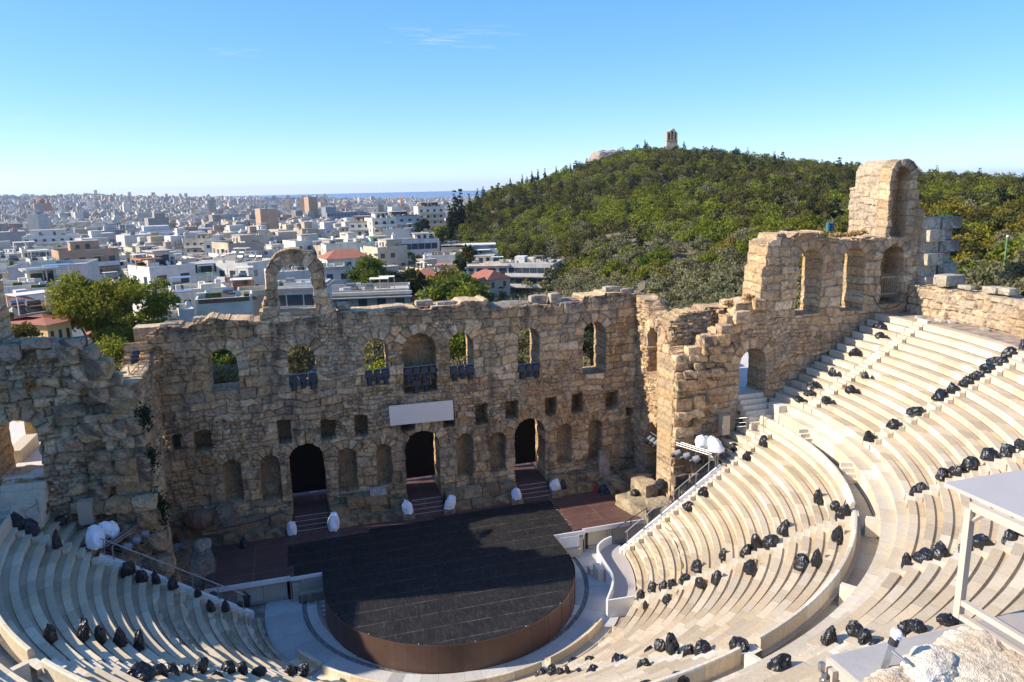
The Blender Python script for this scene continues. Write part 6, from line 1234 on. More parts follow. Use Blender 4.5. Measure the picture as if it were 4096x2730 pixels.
BAGS = [(34.2, 0.61, 14.65, 1.03, 0.54), (33.36, -0.46, 14.23, 0.77, 0.53), (31.41, -0.15, 12.96, 0.85, 0.65), (29.21, -0.5, 11.68, 0.72, 0.64), (29.67, -3.23, 12.1, 0.55, 0.61), (27.91, -0.15, 10.83, 0.92, 0.46), (27.24, -0.48, 10.42, 0.76, 0.48), (26.55, -0.42, 10.0, 0.83, 0.44), (27.08, -2.66, 10.42, 0.77, 0.5), (28.37, -3.39, 11.26, 0.91, 0.61), (28.86, -10.2, 12.53, 0.79, 0.73), (29.6, -10.51, 12.96, 0.69, 0.73), (30.29, -10.7, 13.38, 0.89, 0.69), (30.77, -10.88, 13.81, 0.89, 0.59), (31.52, -10.99, 14.23, 0.92, 0.62), (32.25, -11.11, 14.65, 1.08, 0.54), (32.95, -11.19, 15.07, 0.85, 0.66), (33.64, -11.42, 15.5, 0.53, 0.69), (27.51, -9.95, 11.69, 0.96, 0.52), (26.27, -9.62, 10.85, 0.86, 0.63), (25.08, -9.1, 10.0, 0.8, 0.7), (23.94, -18.0, 12.11, 0.85, 0.73), (24.26, -18.78, 12.54, 0.69, 0.72), (24.63, -19.07, 12.96, 0.69, 0.53), (23.13, -17.72, 11.69, 0.9, 0.66), (22.77, -17.44, 11.26, 0.81, 0.57), (22.4, -16.86, 10.85, 0.8, 0.67), (21.48, -16.53, 10.25, 0.61, 0.58), (21.14, -16.46, 9.99, 0.56, 0.58), (20.03, -10.93, 7.43, 0.68, 0.92), (18.94, -14.01, 7.85, 0.74, 1.11), (19.59, -12.79, 7.85, 0.65, 0.61), (17.17, -15.8, 7.85, 0.77, 0.94), (17.44, -11.35, 6.13, 0.86, 0.82), (14.66, -16.35, 7.0, 0.81, 0.91), (15.07, -16.96, 7.42, 0.67, 0.9), (15.11, -22.14, 10.0, 0.51, 0.74), (15.55, -22.43, 10.42, 0.85, 0.59), (15.81, -23.19, 10.85, 0.72, 0.77), (16.29, -23.82, 11.26, 0.6, 0.7), (16.59, -24.19, 11.69, 0.88, 0.61), (17.0, -24.93, 12.11, 0.68, 0.7), (17.34, -25.21, 12.53, 0.41, 0.47), (8.18, -25.88, 10.41, 0.61, 0.61), (8.82, -26.31, 10.84, 0.64, 0.55), (8.38, -27.23, 11.27, 0.53, 0.48), (8.35, -27.81, 11.69, 0.64, 0.47), (9.48, -27.74, 11.69, 0.57, 0.5), (9.35, -28.29, 12.11, 0.51, 0.25), (9.97, -28.79, 12.53, 0.62, 0.29), (10.29, -29.28, 12.95, 0.45, 0.2), (5.74, -26.52, 10.41, 0.73, 0.53), (5.15, -29.94, 12.53, 0.41, 0.22), (18.1, -1.66, 4.41, 0.96, 0.62), (16.9, -1.78, 3.56, 0.81, 0.77), (14.77, -9.34, 3.99, 0.53, 0.77), (15.28, -10.8, 4.85, 0.71, 0.9), (15.88, -11.15, 5.27, 0.78, 0.94), (14.02, -13.16, 5.27, 0.81, 0.85), (13.5, -8.79, 3.12, 0.82, 0.74), (12.49, -8.97, 2.69, 0.73, 0.5), (11.88, -8.69, 2.26, 0.65, 0.65), (11.58, -7.99, 1.83, 0.58, 0.66), (11.28, -7.34, 1.4, 0.6, 0.76), (10.57, -7.19, 0.97, 0.74, 0.63), (10.01, -8.94, 1.41, 0.44, 0.6), (10.76, -10.0, 2.26, 0.67, 0.71), (12.41, -11.05, 3.55, 0.68, 0.73), (12.92, -11.56, 3.98, 0.73, 0.84), (6.94, -22.74, 8.82, 0.78, 0.65), (6.72, -20.48, 6.99, 0.76, 0.76), (6.33, -19.97, 6.56, 0.57, 0.98), (6.37, -18.65, 5.7, 0.75, 0.9), (6.54, -17.16, 4.85, 0.6, 0.6), (6.4, -16.42, 4.42, 0.55, 0.55), (4.87, -18.98, 5.71, 0.7, 0.67), (5.17, -15.42, 3.55, 0.85, 0.69), (4.55, -11.46, 0.97, 0.81, 0.44), (4.97, -12.73, 1.83, 0.68, 0.57), (3.76, -15.87, 3.55, 0.71, 0.61), (3.48, -14.56, 2.69, 0.63, 0.5), (3.18, -14.03, 2.26, 0.34, 0.48), (3.05, -13.39, 1.83, 0.48, 0.38), (2.85, -12.73, 1.41, 0.56, 0.46), (2.52, -11.92, 0.97, 0.75, 0.61), (2.49, -23.69, 8.82, 0.77, 0.43), (3.72, -23.78, 8.5, 0.63, 0.29), (16.2, -11.84, 5.7, 0.93, 0.93), (22.84, -1.6, 7.42, 0.81, 0.81), (21.8, 0.21, 6.56, 0.91, 0.63), (21.56, -1.59, 6.56, 0.68, 0.78), (20.37, 0.16, 5.7, 0.69, 0.42), (-23.73, -0.44, 8.09, 0.94, 0.87), (-23.05, -0.67, 7.7, 0.87, 0.98), (-22.35, 1.52, 7.19, 0.76, 0.54), (-21.81, -1.38, 7.0, 0.6, 1.09), (-22.23, 3.35, 7.42, 0.91, 0.58), (-19.73, 0.64, 5.59, 0.88, 0.64), (-18.46, -1.4, 4.84, 0.81, 0.97), (-17.75, -1.66, 4.41, 0.66, 0.89), (-17.13, -1.32, 3.98, 0.55, 0.91), (-16.31, -1.47, 3.55, 0.71, 0.78), (-15.07, -1.27, 2.69, 0.5, 0.8), (-14.38, -0.37, 1.93, 0.73, 0.51), (-14.25, -2.38, 2.26, 0.59, 0.79), (-13.62, -1.86, 1.84, 0.52, 0.68), (-12.96, -0.59, 0.97, 0.58, 0.71), (-19.32, -11.94, 7.42, 0.61, 0.98), (-18.49, -10.71, 6.56, 0.61, 1.0), (-17.86, -10.41, 6.13, 0.65, 0.93), (-17.15, -10.26, 5.71, 0.63, 0.94), (-16.45, -10.11, 5.28, 0.6, 0.89), (-15.39, -14.42, 6.56, 0.92, 0.72), (-15.11, -13.48, 6.13, 0.75, 0.75), (-14.69, -12.94, 5.7, 0.77, 0.74), (-14.18, -12.5, 5.28, 0.72, 0.81), (-13.78, -11.36, 4.41, 0.78, 0.75), (-13.1, -11.77, 4.41, 0.59, 0.56), (-12.7, -10.56, 3.55, 0.68, 0.68), (-12.1, -10.2, 3.12, 0.7, 0.6), (-12.24, 0.48, -0.0, 0.54, 0.6), (-11.67, -0.22, -0.0, 0.59, 0.8), (-11.39, -9.95, 2.69, 0.74, 0.53), (-10.03, -8.53, 1.4, 0.58, 0.55), (-9.37, -8.16, 0.97, 0.66, 0.61), (-8.71, -7.06, -0.0, 0.63, 0.48)]
# ---------------------------------------------------------------- black bags over the spotlights on the seats
def cav(x, y):
    r = math.hypot(x, y)
    if r < R1: return .6 if r > 11.6 else .3
    if r < 23.95: return rowZ(1+int((r-R1)/TT))
    if r < 24.24: return 8.8
    if r < 25.3: return 7.96
    if r < 25.95: return 9.06
    if r < 26.4: return 9.56
    return upZ(min(14, 1+int((r-RU)/TU)))
def bag_mesh(seed, upright):
    """a bin liner drawn over a lamp: taut facets between the lamp's corners, creases, loose hem"""
    rg = np.random.RandomState(seed); bm = bmesh.new(); P = []
    nb, nm, nt = rg.randint(5, 8), rg.randint(4, 7), rg.randint(2, 5); o0, o1, o2 = rg.uniform(0, 6.28, 3); lean = rg.normal(0, .10, 2)
    for n_, o_, r0, r1, z0, z1 in ((nb, o0, .42, .58, 0, .07), (nm, o1, .34, .54, .34, .72), (nt, o2, .08, .34, .84, 1.04)) if upright else ((nb, o0, .46, .62, 0, .07), (nm, o1, .36, .56, .40, .80), (nt+1, o2, .10, .42, .80, 1.05)):
        for i in range(n_): a = o_+(i+rg.uniform(-.3, .3))*6.283/n_; r = rg.uniform(r0, r1); z = rg.uniform(z0, z1); P.append((r*math.cos(a)+lean[0]*z, r*math.sin(a)+lean[1]*z, z))
    vs = [bm.verts.new(p) for p in P]; bmesh.ops.convex_hull(bm, input=vs)
    bmesh.ops.delete(bm, geom=[v for v in bm.verts if not v.link_faces], context='VERTS')
    bmesh.ops.subdivide_edges(bm, edges=bm.edges[:], cuts=3, use_grid_fill=True, smooth=.22); bmesh.ops.triangulate(bm, faces=bm.faces[:])
    bm.normal_update(); bm.verts.ensure_lookup_table(); co = np.array([v.co[:] for v in bm.verts]); nr = np.array([v.normal[:] for v in bm.verts])
    q = fbm(co[:, 0]*3.1+co[:, 2]*1.7+seed, co[:, 1]*3.1-co[:, 2]*2.1, seed, 3); rd = 1-abs(2*fbm(co[:, 0]*4.2-co[:, 2]*2.6, co[:, 1]*4.2+co[:, 2]*1.4+seed, seed+5, 2)-1)
    co += nr*((q-.5)*.22+(rd-.75)*.16)[:, None]; co[:, 2] = np.maximum(co[:, 2], -.02)
    for v, c in zip(bm.verts, co): v.co = c
    tv = max(bm.verts, key=lambda v: v.co.z)                       # the tied neck or a loose corner
    if rg.rand() < .6:
        b0 = tv.co; k = rg.uniform(.10, .22); a = rg.uniform(0, 6.28); e1 = bm.verts.new((b0.x+k*math.cos(a), b0.y+k*math.sin(a), b0.z+rg.uniform(.0, .14))); s1 = bm.verts.new((b0.x-.09*math.sin(a), b0.y+.09*math.cos(a), b0.z-.07)); s2 = bm.verts.new((b0.x+.09*math.sin(a), b0.y-.09*math.cos(a), b0.z-.07)); bm.faces.new((tv, s1, e1)); bm.faces.new((tv, e1, s2))
    me = bpy.data.meshes.new('plastic_bag'); bm.to_mesh(me); bm.free(); me.materials.append(M['bag']); return me
BMESH = [bag_mesh(800+i, i % 2 == 0) for i in range(24)]
LS = [(0, 'wing wall on the right'), (-37, 'stairway nearest right handrail'), (-73, 'stairway bottom right of stage'), (-107, 'stairway bottom left of stage'), (-141, 'stairway on the left'), (-180, 'left handrail')]
NTH = ['first', 'second', 'third', 'fourth', 'fifth', 'sixth', 'seventh', 'eighth', 'ninth', 'tenth', 'eleventh', 'twelfth', 'thirteenth', 'fourteenth', 'fifteenth', 'sixteenth', 'seventeenth', 'eighteenth']
US = [(-3.5, 'stairway beside right wing'), (-20, 'second stairway from right wing'), (-38.5, 'stairway behind grey panel'), (-56.3, 'stairway left of panel post'), (-73.7, 'stairway next to checkered platform')]
BL = {}; rgB = np.random.RandomState(31)
for i, (x, y, z, w, h) in enumerate(BAGS):
    if z < .5: r = math.hypot(x, y); s = 12.6/r if r < 12.5 else 1; x, y, z = x*s, y*s, rowZ(1)
    zc_ = cav(x, y); z = min(z, zc_) if abs(z-zc_) < .9 else z
    up = h/w > 1.0; idx = rgB.randint(12)*2+(0 if up else 1); o = bpy.data.objects.new('plastic_bag', BMESH[idx]); scene.collection.objects.link(o)
    o.location = (x, y, z-.02); o.rotation_euler = (rgB.normal(0, .06), rgB.normal(0, .06), rgB.uniform(0, 6.28)); o.scale = (w*.94, w*.94*rgB.uniform(.75, 1.0), max(.36, h*.92))
    r = math.hypot(x, y); a = math.degrees(math.atan2(y, x)); a = a-360 if a > 90 else a
    if r > 25.2: k = max(1, min(14, 1+int((r-RU)/TU))); tier = 'upper'; st = min(US, key=lambda q: abs(q[0]-a))[1]
    else: k = max(1, min(18, 1+int((r-R1)/TT))); tier = 'lower'; st = min(LS, key=lambda q: abs(q[0]-a))[1]
    sh = 'tall upright' if h/w > 1.25 else 'wide slumped' if h/w < .72 else 'plump'
    BL.setdefault((sh, k, tier, st), []).append((px_of((x, y, z))[0], o))
for (sh, k, tier, st), L in BL.items():
    L.sort(key=lambda q: q[0])
    for i, (_, o) in enumerate(L):
        tag(o, f'{sh} black bag on {NTH[k-1]} {tier} row by {st}' + ('' if len(L) == 1 else (', left one' if i == 0 else ', right one' if i == len(L)-1 else ', middle one')), 'plastic bag', 'black plastic bags covering lamps on the seats')
# ---------------------------------------------------------------- stage lamps under white covers
def cover_mesh(seed):
    me = bag_mesh(seed, False); me.materials.clear(); me.materials.append(M['white_fabric']); me.name = 'covered_lamp'; return me
CM = [cover_mesh(860+3*i) for i in range(5)]
def on_stage(x, y, z): return on_z(x, y, z)
dl, dc, dr = DOORS
for i, (x, y, z, w, h, rz_, lab) in enumerate(((dl-1.45, 7.3, 1.75, .62, 1.05, .3, 'white covered lamp left of the left stage door'), (dl+1.5, 7.25, 1.75, .80, 1.05, 1, 'white covered lamp right of the left stage door'), (dc-1.55, 7.45, 2.0, .72, .95, 2, 'white covered lamp left of the middle stage door'), (dc+1.55, 7.4, 1.9, .72, .98, 3, 'white covered lamp right of the middle stage door'), (dr-1.75, 7.3, 2.0, .82, .9, 1.5, 'white covered lamp left of the right stage door'), (dr+1.6, 7.5, 2.25, .85, .9, .5, 'white covered lamp right of the right stage door'))):
    o = bpy.data.objects.new('covered_lamp', CM[i % 5]); scene.collection.objects.link(o); o.location = (x, y, z); o.scale = (w*1.05, w*.95, h*1.05); o.rotation_euler = (.05, .08*(-1)**i, rz_); tag(o, lab, 'covered lamp', 'white covered lamps beside the stage doors')
    if i >= 2: b = rock('lamp_plinth', (x, y, (z+1.66)/2), (.9, .8, z-1.60), 890+i, sub=3, rough=.05, boxy=.88, colour=(.36, .29, .2)); tag(b, f'rough stone plinth under the {lab.split("white ")[1]}', 'stone plinth')
# rigs at both ends of the lower seats: table with two white-covered spots, bar of lamps in front
def lamp(parent, p, aim, s=1.0, mat='lamp_cover'):
    """one floodlight hanging from a bar: cloth hood over a black barrel"""
    b = MB(); p = np.array(p, float); d = np.array(aim, float); d /= np.linalg.norm(d); b.tube(p-d*.16*s, p+d*.30*s, .19*s, .27*s, 10); o = b.build('lamp_hood', M[mat], parent, bevel=.02)
    b = MB(); b.tube(p+d*.24*s, p+d*.62*s, .15*s, .17*s, 12); b.tube(p-d*.02, p-d*.02+[0, 0, .4*s], .03, n=5); c = b.build('lamp_barrel', M['black_metal'], o); return o
def seat_rig(sx, base, lab):
    bx, by, bz = base; t = empty('lamp_table', base, 0, f'brown topped steel table at the {lab} end of the lower seats', 'table')
    b = MB(); b.box((bx, by, bz+.9), (1.5, 1.9, .06), rz=sx*.5); put(b, 'table_top', 'rust_skirt', t)
    for dx, dy in ((-.6, -.8), (.6, -.8), (-.6, .8), (.6, .8)): c, s = math.cos(sx*.5), math.sin(sx*.5); b = MB(); q = (bx+dx*c-dy*s, by+dx*s+dy*c); b.box((q[0], q[1], bz+.2), (.06, .06, 1.4)); put(b, 'leg', 'steel', t)
    for i, (dx, dy) in enumerate(((-.35*sx, .5), (.15*sx, -.5))):
        o = bpy.data.objects.new('covered_lamp', CM[i]); scene.collection.objects.link(o); o.location = (bx+dx, by+dy, bz+.93); o.scale = (1.0, .9, 1.05); o.rotation_euler = (0, .1*sx, i*1.7)
        tag(o, f'{"farther" if i == 0 else "nearer"} white covered spotlight on the table at the {lab} end of the seats', 'covered lamp', f'white covered spotlights on the {lab} table')
    f = empty('lamp_rack', (bx-sx*1.2, by+.2, bz), 0, f'steel bar with grey hooded floodlights in front of the {lab} lamp table', 'lamp rack')
    p, q = np.array([bx-sx*2.0, by+1.6, bz+1.05]), np.array([bx-sx*.75, by-1.1, bz+1.0]); b = MB()
    for k in (0, .16): b.tube(p+[0, 0, k], q+[0, 0, k], .045); b.tube(p+[sx*.3, .1, k], q+[sx*.3, .1, k], .045)
    b.tube(q, q-[0, 0, 1.3], .04); b.tube(p, p-[0, 0, 1.3], .04); put(b, 'bar', 'steel', f)
    for k in range(3): l = lamp(f, (0, 0, 0), (-sx*.8, .6, -.6), 1.0, 'cover_grey'); l.location = Vector(p+(q-p)*(.2+.27*k)-[sx*.15, 0, .45])-f.location
plain('cover_grey', (.22, .225, .25), .8, 0, .25, 9, .4)
seat_rig(1, (19.75, .35, 5.9), 'right'); seat_rig(-1, (-20.0, .2, 5.4), 'left')
# rows of floodlights in the windows
def win_rack(cx, z, w, n, lab, low=False):
    t = empty('floodlight_rack', (cx, YW+.25, z), 0, lab, 'floodlights', 'floodlight rows in the wall windows'); b = MB(); b.tube((-w/2, 0, .55), (w/2, 0, .6), .035)
    for s in (-1, 1): b.tube((s*w*.33, .1, -.9 if low else -.3), (s*w*.33, .1, .58), .03)
    b.build('bar', M['steel'], t)
    for i in range(n):
        x = (i+.5)/n*w-w/2; s = 1.0 if i % 2 == 0 else .8; b = MB()
        b.add([(x-.33*s, -.32, .02), (x+.33*s, -.32, .02), (x+.30*s, .22, .04), (x-.30*s, .22, .04), (x-.24*s, -.26, .52), (x+.24*s, -.26, .52), (x+.22*s, .16, .56), (x-.22*s, .16, .56)], [(0, 3, 2, 1), (4, 5, 6, 7), (0, 1, 5, 4), (1, 2, 6, 5), (2, 3, 7, 6), (3, 0, 4, 7)])
        h = b.build('lamp_hood', M['lamp_cover'], t, bevel=.04); b = MB(); b.tube((x, -.12, .06), (x, -.34, -.55*s), .17*s, .2*s, 12); b.build('lamp_barrel', M['black_metal'], h)
zz_ = lambda z: CAM[2]+(z-CAM[2])*1.0436
for (l, r, zb, n, lab, lowf) in ((-9.08, -7.2, 12.75, 3, 'three dark hooded floodlights in the second window from the left', 0), (-3.95, -2.23, 12.6, 3, 'three dark hooded floodlights in the third window from the left', 0), (-1.22, 1.13, 12.55, 4, 'four dark hooded floodlights on a bar across the middle niche', 1), (2.15, 3.92, 12.35, 3, 'three dark hooded floodlights in the window right of the middle niche', 0), (7.31, 9.01, 12.0, 3, 'three dark hooded floodlights in the second window from the right', 0)):
    win_rack((xx(l)+xx(r))/2, zz_(zb)+.25, xx(r)-xx(l), n, lab, lowf)
win_rack(xx(-.05), zz_(11.75)+.2, 1.5, 2, 'two black floodlights standing low inside the middle niche')
vr = empty('floodlight_rack', (18.2, 5.6, 6.0), 0, 'bar of grey hooded floodlights inside the dark arch at the right corner', 'floodlights', 'floodlight rows in the wall windows')
b = MB(); b.tube((-.2, 1.2, .5), (.0, -1.2, .3), .04); b.build('bar', M['steel'], vr)
for k in range(3): l = lamp(vr, (0, 0, 0), (-.8, -.2, -.7), .9, 'cover_grey'); l.location = (-.2, .7-.6*k, 0)
# blank banner hung on the stage wall
c4 = [on_y(a, b_, YW-.32) for a, b_ in [(893, 934), (1040, 920), (1043, 965), (897, 979)]]
b = MB(); V = [p for p in c4]+[p+np.array([0, .06, 0]) for p in c4]; b.add(V, [(3, 2, 1, 0), (4, 5, 6, 7), (0, 1, 5, 4), (1, 2, 6, 5), (2, 3, 7, 6), (3, 0, 4, 7)])
t = empty('blank_sign', c4[0], 0, 'long blank light grey panel hanging on the stage wall above the middle door', 'sign panel'); put(b, 'panel', 'banner', t)
b = MB()
for p, k in ((c4[0], .05), (c4[1], -.05)): b.tube(p+[.25 if k > 0 else -.25, .03, -.02], p+[.1 if k > 0 else -.15, .1, 1.9], .012, n=5)
put(b, 'hanging_wire', 'black_metal', t)
# ---------------------------------------------------------------- things standing about on the stage
jar = empty('clay_jar', (-15.9, 7.8, 2.9), 0, 'big brown clay jar lying on its side at the left foot of the stage wall', 'jar')
b = MB(); prof_ = [(-1.0, .15), (-.9, .42), (-.55, .66), (0, .78), (.5, .70), (.85, .45), (.98, .34), (1.2, .36), (1.28, .44)]
for (x0, r0), (x1, r1) in zip(prof_[:-1], prof_[1:]): b.tube((x0, 0, 0), (x1, 0, 0), r0, r1, 18, cap=False)
b.tube((-1.0, 0, 0), (-1.05, 0, 0), .15, .1, 18); o = b.build('jar_body', M['terracotta'], jar); o.rotation_euler = (0, .05, -.25); o.location = (0, 0, .72)
b = MB(); b.tube((1.20, 0, 0), (1.285, 0, 0), .38, .40, 18); o2 = b.build('jar_mouth', M['shade'], o)
tag(rock('carved_stele', (-13.9, 7.9, 3.5), (.85, .45, 2.0), 851, sub=3, rough=.03, boxy=.93, colour=(.34, .30, .25)), 'upright worn stone slab beside the clay jar at the left', 'stone slab')
tag(rock('carved_stele', (14.8, 8.1, 3.6), (.9, .4, 2.3), 852, sub=3, rough=.02, boxy=.85, colour=(.46, .41, .33)), 'upright round-topped stone slab at the right foot of the stage wall', 'stone slab')
ex = empty('fire_extinguisher', (13.6, 7.1, 1.67), 0, 'red fire extinguisher standing on the stage by the right foot blocks', 'fire extinguisher')
b = MB(); b.tube((0, 0, 0), (0, 0, .62), .10, n=12); b.tube((0, 0, .62), (0, 0, .72), .10, .04, 12); b.build('cylinder', M['red_paint'], ex); b = MB(); b.tube((0, 0, .72), (0, 0, .8), .03); b.box((.06, 0, .8), (.2, .04, .04)); b.tube((.1, 0, .78), (.13, 0, .3), .018); b.build('valve', M['black_metal'], ex)
def sack(name, loc, s, lab, mat='bag', seed=3, cat='plastic bag'):
    me = BMESH[seed % 12].copy(); me.materials.clear(); me.materials.append(M[mat]); o = bpy.data.objects.new(name, me); scene.collection.objects.link(o); o.location = loc; o.scale = s; o.rotation_euler = (0, 0, seed); return tag(o, lab, cat)
sack('plastic_bag', (14.4, 6.9, 1.66), (.9, .8, .5), 'black bag heap on the stage right of the fire extinguisher', seed=3)
sack('plastic_bag', (10.9, 7.4, 2.25), (.6, .6, .7), 'round black bag on the foot blocks right of the right stage door', seed=4)
sack('plastic_bag', (-13.0, 6.7, 1.66), (.9, .5, .6), 'dark bag heap on the stage below the slab beside the clay jar', seed=5)
sack('plastic_bag', (15.6, 3.9, 2.5), (1.0, .7, .45), 'black bag lying on the broken column blocks right of the stage', seed=7)
sack('blue_bundle', (17.2, 2.9, 3.2), (.9, .6, .7), 'dark blue bundled sheet on the rocks at the foot of the pier', 'cloth_dark', 9, 'bundle')
for i, (x, y, z, s, rz_, lab) in enumerate(((15.9, 3.0, 1.75, (2.6, 3.6, 1.5), .3, 'large flat broken block lying right of the stage'), (16.4, 4.0, 2.9, (1.2, 1.9, 1.2), .2, 'smaller block on top of the large broken block right of the stage'), (16.9, 5.2, 2.9, (1.2, 1.1, .9), .7, 'rounded block beside the pier on the right'), (16.9, 1.7, 1.3, (1.6, 1.8, 2.0), .4, 'rough rock under the right handrail'), (-15.9, 4.9, 1.2, (1.9, 3.4, 2.4), .2, 'large rough rock left of the stage below the left handrail'), (-16.3, 5.4, 2.5, (1.0, 1.0, .8), .9, 'small reddish rock on the large rock left of the stage'), (-15.6, 5.4, 2.6, (.8, 1.3, .9), -.5, 'pale pointed rock on the large rock left of the stage'), (-16.9, 4.0, 2.0, (1.6, 2.2, 1.6), .1, 'brown rock at the foot of the left wing wall end'), (-17.0, 5.9, 2.2, (1.3, 1.4, 1.0), .4, 'white-flecked rock heap at the left stage corner'))):
    tag(rock('fallen_block' if i < 4 else 'fallen_rock', (x, y, z), s, 900+i, rz=rz_, rough=.10, boxy=.78 if i < 4 else .5, colour=[(.50, .41, .27), (.54, .43, .28), (.48, .38, .25), (.40, .33, .24), (.30, .26, .21), (.36, .24, .15), (.44, .40, .35), (.30, .20, .13), (.42, .38, .33)][i]), lab, 'rock')
def cable(pts, r, mat, lab):
    P = cr_spline(pts, 6); b = MB()
    for p, q in zip(P[:-1], P[1:]): b.tube(p, q, r, n=5, cap=False)
    tag(b.build('cable', M[mat]), lab, 'cable')
th = [R(a) for a in range(-2, -44, -3)]
cable([(25.2*math.cos(a), 25.2*math.sin(a), 7.99) for a in th], .03, 'black_metal', 'thick black cable along the foot of the podium on the right walkway')
cable([(38.0, 1.0, 17.9), (37.7, 1.2, 17.2), (36.9, 1.7, 16.1), (35.5, 1.9, 15.9), (34.6, 1.9, 16.9)], .03, 'black_metal', 'black cable hanging at the corner of the tower and the back wall')
cable([(19.6, 1.6, 7.2), (19.2, 1.5, 5.5), (18.6, 1.5, 3.5), (18.2, 1.2, 2.0), (17.2, 1.4, 1.6)], .05, 'cable', 'brown cables hanging down the wall behind the right handrail')
cable([(-15.3, 7.0, 3.0), (-12, 7.6, 3.0), (-10.6, 7.8, 3.3), (-9.9, 7.9, 3.0)], .04, 'black_metal', 'black cables lying on the foot blocks left of the left stage door')
gr = empty('grating_rack', (17.6, 7.4, 17.4), -.5, 'small rusty metal rack standing on the right corner of the stage wall', 'metal rack')
b = MB()
for k in (0, .55): b.tube((-.2, -1.1, .3+k), (.2, 1.1, .35+k), .04, n=6)
for q in np.linspace(0, 1, 7): b.tube((-.2+.4*q, -1.1+2.2*q, .3), (-.2+.4*q, -1.1+2.2*q, .9), .025, n=5)
b.build('frame', M['rail_wood'], gr)
ld = empty('lamp_trestle', (-18.2, 5.4, 14.6), 0, 'wooden trestle with black lamps on the broken wall left of the stage wall', 'lamp trestle')
b = MB()
for k in (0, .5): b.tube((.1+k, 1.6, .7), (-.3+k, -.9, .25), .04, n=6)
for q in np.linspace(0, 1, 6): b.tube((.1-.4*q, 1.6-2.5*q, .7-.45*q), (.6-.4*q, 1.6-2.5*q, .7-.45*q), .025, n=5)
b.tube((0, 1.2, 0), (0, 1.2, 1.2), .04); b.tube((-.2, -.6, -.3), (-.2, -.6, .9), .04); b.build('frame', M['rail_wood'], ld)
b = MB()
for q in range(3): b.tube((.1, 1.5-.35*q, 1.35-.18*q), (-.3, 1.3-.35*q, 1.25-.18*q), .16, .2, 10)
b.build('lamp_barrel', M['black_metal'], ld)
tb = empty('bench_stand', (-18.9, 2.9, 14.6), .6, 'small wooden T-shaped stand on the broken wall left of the trestle', 'stand'); b = MB(); b.tube((0, 0, -.3), (0, 0, .8), .05); b.box((0, 0, .85), (1.5, .3, .08)); b.tube((0, 0, .45), (.45, 0, .82), .03); b.build('frame', M['rail_wood'], tb)
# ---------------------------------------------------------------- foreground: steel platform, panel on its frame, rocks
ZD = 20.5
t = NT('checker_plate'); o_ = t.obj(); sx_ = t.n('SeparateXYZ'); t.l(o_, sx_.inputs[0]); w1 = t.math('MULTIPLY', t.math('SINE', t.math('MULTIPLY', t.math('ADD', sx_.outputs[0], sx_.outputs[1]), 75.0)), t.math('SINE', t.math('MULTIPLY', t.math('SUBTRACT', sx_.outputs[0], sx_.outputs[1]), 75.0)))
t.col(t.ramp(t.noise(3, 5, .7, o_).outputs['Fac'], [(.3, (.34, .31, .275)), (.7, (.42, .385, .345))])).rough(.5); t.bump(t.math('GREATER_THAN', w1, .25), .6, .008); M['checker'] = t.mat
pf = empty('steel_platform', (-1, -39.5, ZD), 0, 'white-framed steel platform with checkered grey plate at the lower right', 'platform')
b = MB(); b.box((.2, -39.85, ZD-.03), (6.04, 3.1, .06)); put(b, 'checker_deck', 'checker', pf)
b = MB(); b.box((-2.80, -39.85, ZD-.10), (.07, 3.16, .14)); b.box((.2, -38.28, ZD-.10), (6.0, .06, .14)); put(b, 'edge_beam', 'beige_frame', pf)
b = MB(); b.box((-2.86, -38.42, ZD-.28), (.10, .10, .42)); put(b, 'leg', 'beige_frame', pf)
b = MB(); b.tube((-2.96, -38.40, ZD-.12), (-2.96, -38.40, ZD-.32), .03); b.box((-2.94, -38.40, ZD-.22), (.12, .06, .06)); b.box((-2.97, -38.36, ZD-.06), (.06, .05, .10)); put(b, 'clamp', 'steel', pf)
for x in (2.9,): b = MB(); b.box((x, -38.5, ZD-1.2), (.1, .1, 2.4)); put(b, 'leg', 'beige_frame', pf)
pn = empty('panel_table', (-.8, -38.15, ZD), 0, 'large light grey panel on a beige steel frame at the right edge', 'panel')
b = MB(); b.box((2.0, -39.4, 22.05), (5.45, 3.42, .05)); put(b, 'panel', 'grey_panel', pn)
b = MB(); b.box((-.78, -39.6, 21.97), (.08, 2.9, .10)); put(b, 'top_beam', 'beige_frame', pn)
b = MB(); b.box((-.80, -38.15, 21.22), (.085, .085, 1.44)); put(b, 'post', 'beige_frame', pn)
b = MB(); b.tube((-.79, -38.20, 21.80), (-.78, -38.34, 21.95), .028, n=4); put(b, 'brace', 'beige_frame', pn)
for z in (ZD+.03, ZD+.22): b = MB(); b.box((-.80, -39.75, z), (.07, 3.2, .07)); put(b, 'bottom_rail', 'beige_frame', pn)
for x, y in ((4.5, -38.15), (4.5, -41.2), (-.8, -41.2)): b = MB(); b.box((x, y, 21.22), (.085, .085, 1.44)); put(b, 'post', 'beige_frame', pn)
def gp(cx, cy, z): return on_z((3196+cx/1.742)/PS, (1830+cy/1.742)/PS, z)
p0 = gp(595, 1465, ZD+.02); p1 = gp(668, 1262, ZD+.36)
tp = empty('wrapped_post', p0, 0, 'slanted steel post with white wrapped top standing by the platform', 'post'); b = MB(); b.tube(p0-(p1-p0)*.6, p1, .045, n=4); put(b, 'post', 'steel', tp)
b = MB(); b.tube(p1-(p1-p0)*.22, p1+(p1-p0)*.03, .052, n=10); put(b, 'black_tape', 'cloth_dark', tp)
o = rock('wrapping', tuple(p1+(p1-p0)*.12), (.10, .10, .10), 970, sub=4, rough=.24, boxy=.2, colour=(.86, .86, .86), mat='wrap'); adopt(o, tp)
b = MB(); q = p0+(p1-p0)*.62; b.tube(q, gp(752, 1432, ZD+.22), .018); put(b, 'side_bar', 'steel', tp)
